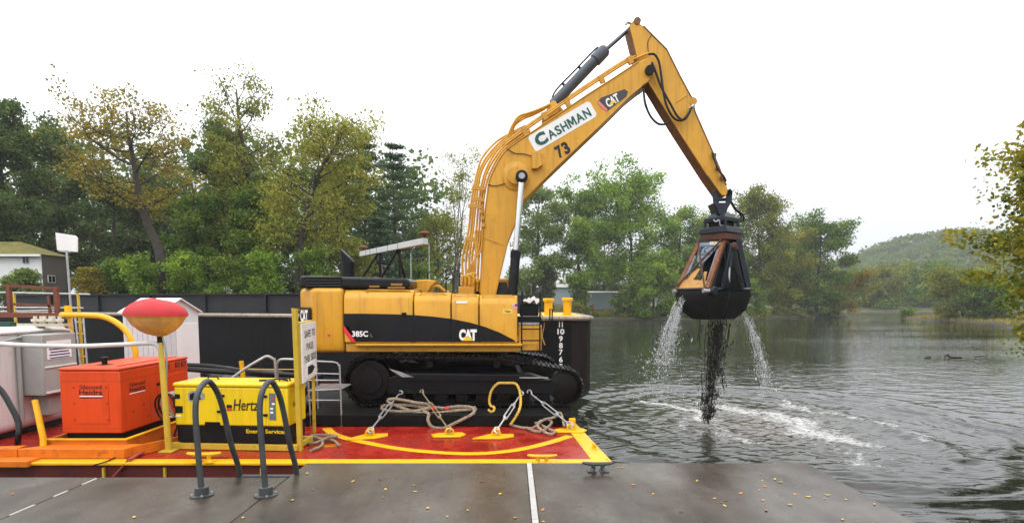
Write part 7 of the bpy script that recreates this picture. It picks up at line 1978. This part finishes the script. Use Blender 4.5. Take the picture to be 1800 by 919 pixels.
def car(px, D, label, material, L=4.4, flip=1):
    x = (px - 900) / 1000 * D; z = gz(x, D) + 0.02
    r_ = thing('parked_car', label, 'car', (x, D, z), group='cars parked on the left bank')
    prof = [(-2.15, 0.35), (-2.2, 0.75), (-2.0, 0.95), (-1.2, 1.05), (-0.6, 1.5), (0.9, 1.52), (1.6, 1.1), (2.1, 0.95), (2.2, 0.6), (2.15, 0.35)]
    MB().prism([(x + flip * a * L / 4.4, D - 0.85, z + h) for a, h in prof], (0, 1.7, 0)).build('body', material, r_, bevel=0.08)
    for (p_, q_) in (((-1.0, 1.08), (0.1, 1.08)), ((0.16, 1.08), (1.35, 1.08))):
        w = [(p_[0] + 0.05, 1.08), (q_[0], 1.08), (q_[0] - (0.25 if q_[0] > 1 else 0), 1.42), (p_[0] + (0.45 if p_[0] < 0 else 0.05), 1.42)]
        MB().prism([(x + flip * a * L / 4.4, D - 0.87, z + h) for a, h in w], (0, 0.03, 0)).build('window', GLASSD, r_)
    for a in (-1.35, 1.35):
        for yy in (D - 0.88, D + 0.68):
            wh = MB().lathe([(0.2, 0), (0.33, 0.02), (0.33, 0.2), (0.2, 0.2)], (x + a, yy, z + 0.33), 18, (0, 1, 0)).build('wheel', RUBBER, r_)
            MB().lathe([(0.05, -0.02), (0.2, -0.01), (0.2, 0.05)], (x + a, yy, z + 0.33), 14, (0, 1, 0)).build('rim', GALV, wh)
    MB().box(x + flip * 2.12 - 0.06, x + flip * 2.12 + 0.06, D - 0.8, D - 0.5, z + 0.72, z + 0.88).build('tail_light', PRINTR, r_)
car(86, 45.0, 'white car parked below the white house', WHITE)
car(183, 47.5, 'pale car peeking out behind bushes right of the mast', GREY)
# pale sheds on the lawn
s1_ = thing('shed', 'pale blue-grey low shed on the lawn behind the bitts', 'shed', (24, 140, gz(24, 140)))
BLS = mat('pale_blue_siding', (0.36, 0.43, 0.48), 0.6, var=0.08)
xa, xb = P(1034, 525, 136).x, P(1086, 525, 136).x
zs0, zs1 = gz((xa + xb) / 2, 136) - 0.6, P(1050, 514, 136).z
MB().box(xa, xb, 136, 140, zs0, zs1).build('wall', BLS, s1_)
MB().prism([(xa - 0.4, 135.6, zs1), (xa - 0.4, 138, zs1 + 0.35), (xa - 0.4, 140.4, zs1)], (xb - xa + 0.8, 0, 0)).build('roof', WHITE, s1_)
MB().box(P(1041, 520, 136).x, P(1043.5, 520, 136).x, 135.95, 136.02, zs0 + 0.6, zs0 + 1.9).build('sign_panel', PRINTR, s1_)
MB().box(P(1033, 520, 136).x, P(1040, 520, 136).x, 135.95, 136.02, zs1 - 1.2, zs1 - 0.3).build('window', WHITE, s1_)
s2_ = thing('shed', 'pale garage behind the small dark tree on the lawn', 'shed', (14, 150, gz(14, 150)))
xa, xb = P(936, 520, 150).x, P(1008, 520, 150).x
zs0, zs1 = gz((xa + xb) / 2, 150) - 0.6, P(980, 505, 150).z
MB().box(xa, xb, 150, 156, zs0, zs1).build('wall', BLS, s2_)
MB().prism([(xa - 0.4, 149.6, zs1), (xa - 0.4, 153, zs1 + 1.0), (xa - 0.4, 156.4, zs1)], (xb - xa + 0.8, 0, 0)).build('roof', GREY, s2_)
for k, (px, top, D, lab) in enumerate(((722, 445, 44, 'slim grey pole left of the taller pole behind the air-cleaner box'), (754, 428, 46, 'taller slim pole behind the right end of the antenna beam'), (934, 428, 118, 'thin pale pole on the lawn right of the boom cylinder'))):
    t_ = P(px, top, D); zg = gz(t_.x, D)
    tag(MB().tube([Vector((t_.x, D, min(zg, 0.5) - 0.5)), t_], [0.05, 0.04], 8).build('light_pole', GALV), lab, 'pole')
# rag on the tool box
vs, fs = [], []
rc = P(935, 529, 15.9)
nu = 12
for j in range(nu):
    for i in range(nu):
        u, v = i / (nu - 1) - 0.5, j / (nu - 1) - 0.5
        h = 0.13 * math.exp(-(u * u + v * v) * 7) + random.uniform(-0.035, 0.045) + 0.04 * math.sin(i * 1.3 + j)
        vs.append((rc.x + u * 0.5, rc.y + v * 0.45, P(930, 534, 15.75).z + 0.04 + max(-0.1, h)))
for j in range(nu - 1):
    for i in range(nu - 1):
        q_ = j * nu + i; fs.append((q_, q_ + 1, q_ + nu + 1, q_ + nu))
o = MB().add(vs, fs).build('rag', mat('dirty_white_cloth', (0.55, 0.52, 0.48), 0.8, var=0.15, scale=10))
tag(o, 'crumpled white rag on top of the black tool box', 'rag')
# driftwood in the river
for pts, r, lab in (([(1712, 627), (1722, 625), (1735, 626)], 0.03, 'thin driftwood stick floating at the far right of the river'), ([(1660, 626), (1666, 622), (1670, 627), (1690, 628)], 0.05, 'dark snag poking out of the river near the yellow tree'), ([(1626, 629), (1632, 627), (1636, 629)], 0.05, 'small dark log floating left of the snag')):
    q = [G(a, 629, 0.0) for a, b_ in pts]
    for w_, (a, b_) in zip(q, pts): w_.z = (629 - b_) * 0.035
    tag(MB().tube(spline(q, 4), r, 6).build('driftwood', BARK), lab, 'driftwood', 'driftwood in the river')
# ------------------------------------------------------------------ water and mud pouring from the bucket
def spray(name, label, p_top, p_bot, n_, w0, w1, size, material, seed, vb=1.0, stretch=2.2, clumps=0):
    r = np.random.default_rng(seed)
    t = r.uniform(0, 1, n_) ** vb
    a, b_ = np.array(p_top), np.array(p_bot)
    w = w0 + (w1 - w0) * t
    ox = oy = 0
    if clumps:      # ragged: the fall comes in clots and strings
        ct = r.uniform(0, 1, clumps) ** vb; k = r.integers(0, clumps, n_)
        t = np.clip(ct[k] + r.normal(0, 0.035, n_), 0, 1.02); w = (w0 + (w1 - w0) * t) * 0.4
        ox = (r.normal(0, 1, clumps) * (w0 + (w1 - w0) * ct) * 0.45)[k]; oy = (r.normal(0, 1, clumps) * (w0 + (w1 - w0) * ct) * 0.4)[k]
    # falls faster as it goes: sideways travel is spent early
    x = a[0] + (b_[0] - a[0]) * (t ** 0.62) + r.normal(0, 1, n_) * w * 0.5 + ox
    y = a[1] + (b_[1] - a[1]) * t + r.normal(0, 1, n_) * w * 0.5 + oy
    z = a[2] + (b_[2] - a[2]) * t + r.normal(0, 0.05, n_)
    z = np.maximum(z, 0.02)
    s = size * r.gamma(2.2, 0.42, n_)
    sv = s * stretch * r.uniform(0.7, 1.5, n_)
    an = r.uniform(0, 6.28, n_)
    c = np.stack([x, y, z], -1)
    ex = np.stack([np.cos(an), np.sin(an), r.normal(0, 0.3, n_)], -1) * s[:, None]
    ey = np.stack([-np.sin(an), np.cos(an), r.normal(0, 0.3, n_)], -1) * s[:, None]
    ez = np.stack([r.normal(0, 0.2, n_), r.normal(0, 0.2, n_), np.ones(n_)], -1) * sv[:, None]
    V = np.stack([c + ex, c + ey, c - ex, c - ey, c + ez, c - ez], 1).reshape(-1, 3)
    base_ = (np.arange(n_) * 6)[:, None]
    F = np.array([(0, 1, 4), (1, 2, 4), (2, 3, 4), (3, 0, 4), (1, 0, 5), (2, 1, 5), (3, 2, 5), (0, 3, 5)])
    F = (base_[:, :, None] + F[None]).reshape(-1, 3)
    o = np_mesh(name, V, F, material, kind='stuff', smooth=True)
    return tag(o, label, 'water')
m, n, l, b = nodes_for('white_water')
b.inputs['Base Color'].default_value = (0.78, 0.80, 0.80, 1); b.inputs['Roughness'].default_value = 0.15
b.inputs['Transmission Weight'].default_value = 0.25; b.inputs['IOR'].default_value = 1.33
WW = m
MUD = mat('falling_mud', (0.020, 0.018, 0.015), 0.3, var=0.4, scale=8)
spray('falling_water', 'white stream of water falling from the left of the bucket', C(1205, 522, -0.2), C(1166, 640, -0.2), 2300, 0.10, 0.40, 0.0065, WW, 1, 0.75)
spray('falling_water', 'thin white stream of water falling from the right of the bucket', C(1301, 545, 0.2), C(1350, 690, 0.2), 1800, 0.06, 0.32, 0.0065, WW, 2, 0.75)
spray('falling_water', 'fine drops trailing under the left stream', C(1185, 570, 0), C(1150, 705, 0), 1200, 0.35, 0.8, 0.006, WW, 3)
spray('falling_mud', 'dark muddy water pouring from the middle of the bucket', C(1266, 552, 0), C(1244, 735, 0.3), 3200, 0.46, 0.20, 0.0078, MUD, 4, 0.75, 4.5, clumps=120)
spray('falling_mud', 'scattered dark drops around the falling mud', C(1262, 556, 0), C(1250, 720, 0.2), 1100, 0.7, 0.5, 0.007, MUD, 5)

def strings(name, label, p_top, p_bot, n_, w0, w1, r, material, seed, part=(0.3, 1.0)):
    """thin unbroken strings inside a fall"""
    g_ = np.random.default_rng(seed)
    mb = MB()
    a, b_ = Vector(p_top), Vector(p_bot)
    for i in range(n_):
        t0 = g_.uniform(0, 0.25) if g_.uniform() < 0.6 else g_.uniform(0.1, 0.6)
        t1 = min(1.0, t0 + g_.uniform(*part))
        sx, sy = g_.normal(0, 1, 2)
        ph = g_.uniform(0, 6.28)
        pts = []
        for k in range(9):
            t = t0 + (t1 - t0) * k / 8
            w = (w0 + (w1 - w0) * t) * 0.5
            pts.append(Vector((a.x + (b_.x - a.x) * t ** 0.62 + sx * w + 0.012 * math.sin(ph + k * 1.7), a.y + (b_.y - a.y) * t + sy * w, max(0.03, a.z + (b_.z - a.z) * t))))
        rr = r * g_.uniform(0.5, 1.4)
        mb.tube(pts, [rr * (1.0 - 0.8 * k / 8) * (0.75 + 0.5 * g_.uniform()) for k in range(9)], 4, cap=False)
    return tag(mb.build(name, material, kind='stuff'), label, 'water')
strings('falling_water', 'thin water strings inside the left white stream', C(1205, 520, -0.2), C(1172, 625, -0.2), 18, 0.16, 0.36, 0.008, WW, 11)
strings('falling_water', 'thin water strings inside the right white stream', C(1301, 543, 0.2), C(1346, 680, 0.2), 14, 0.08, 0.28, 0.007, WW, 12)
strings('falling_mud', 'dark strings and roots of mud inside the middle fall', C(1266, 548, 0), C(1246, 735, 0.3), 46, 0.50, 0.20, 0.015, MUD, 13, (0.12, 0.5))

# ------------------------------------------------------------------ drizzle haze over the valley
hz = MB().box(-820, 1320, -70, 1120, -5.0, 95.0).build('haze', mat('haze_dummy', (1, 1, 1)), smooth=False)
hm = bpy.data.materials.new('haze_air'); hm.use_nodes = True
hn, hl = hm.node_tree.nodes, hm.node_tree.links
hn.clear()
ho = hn.new('ShaderNodeOutputMaterial'); hv = hn.new('ShaderNodeVolumePrincipled')
hv.inputs['Color'].default_value = (0.93, 0.95, 0.97, 1)
hv.inputs['Density'].default_value = 0.00036
hv.inputs['Anisotropy'].default_value = 0.0
hl.new(hv.outputs[0], ho.inputs['Volume'])
hz.data.materials.clear(); hz.data.materials.append(hm)
hz['kind'] = 'stuff'
tag(hz, 'pale drizzle haze filling the river valley', 'haze')
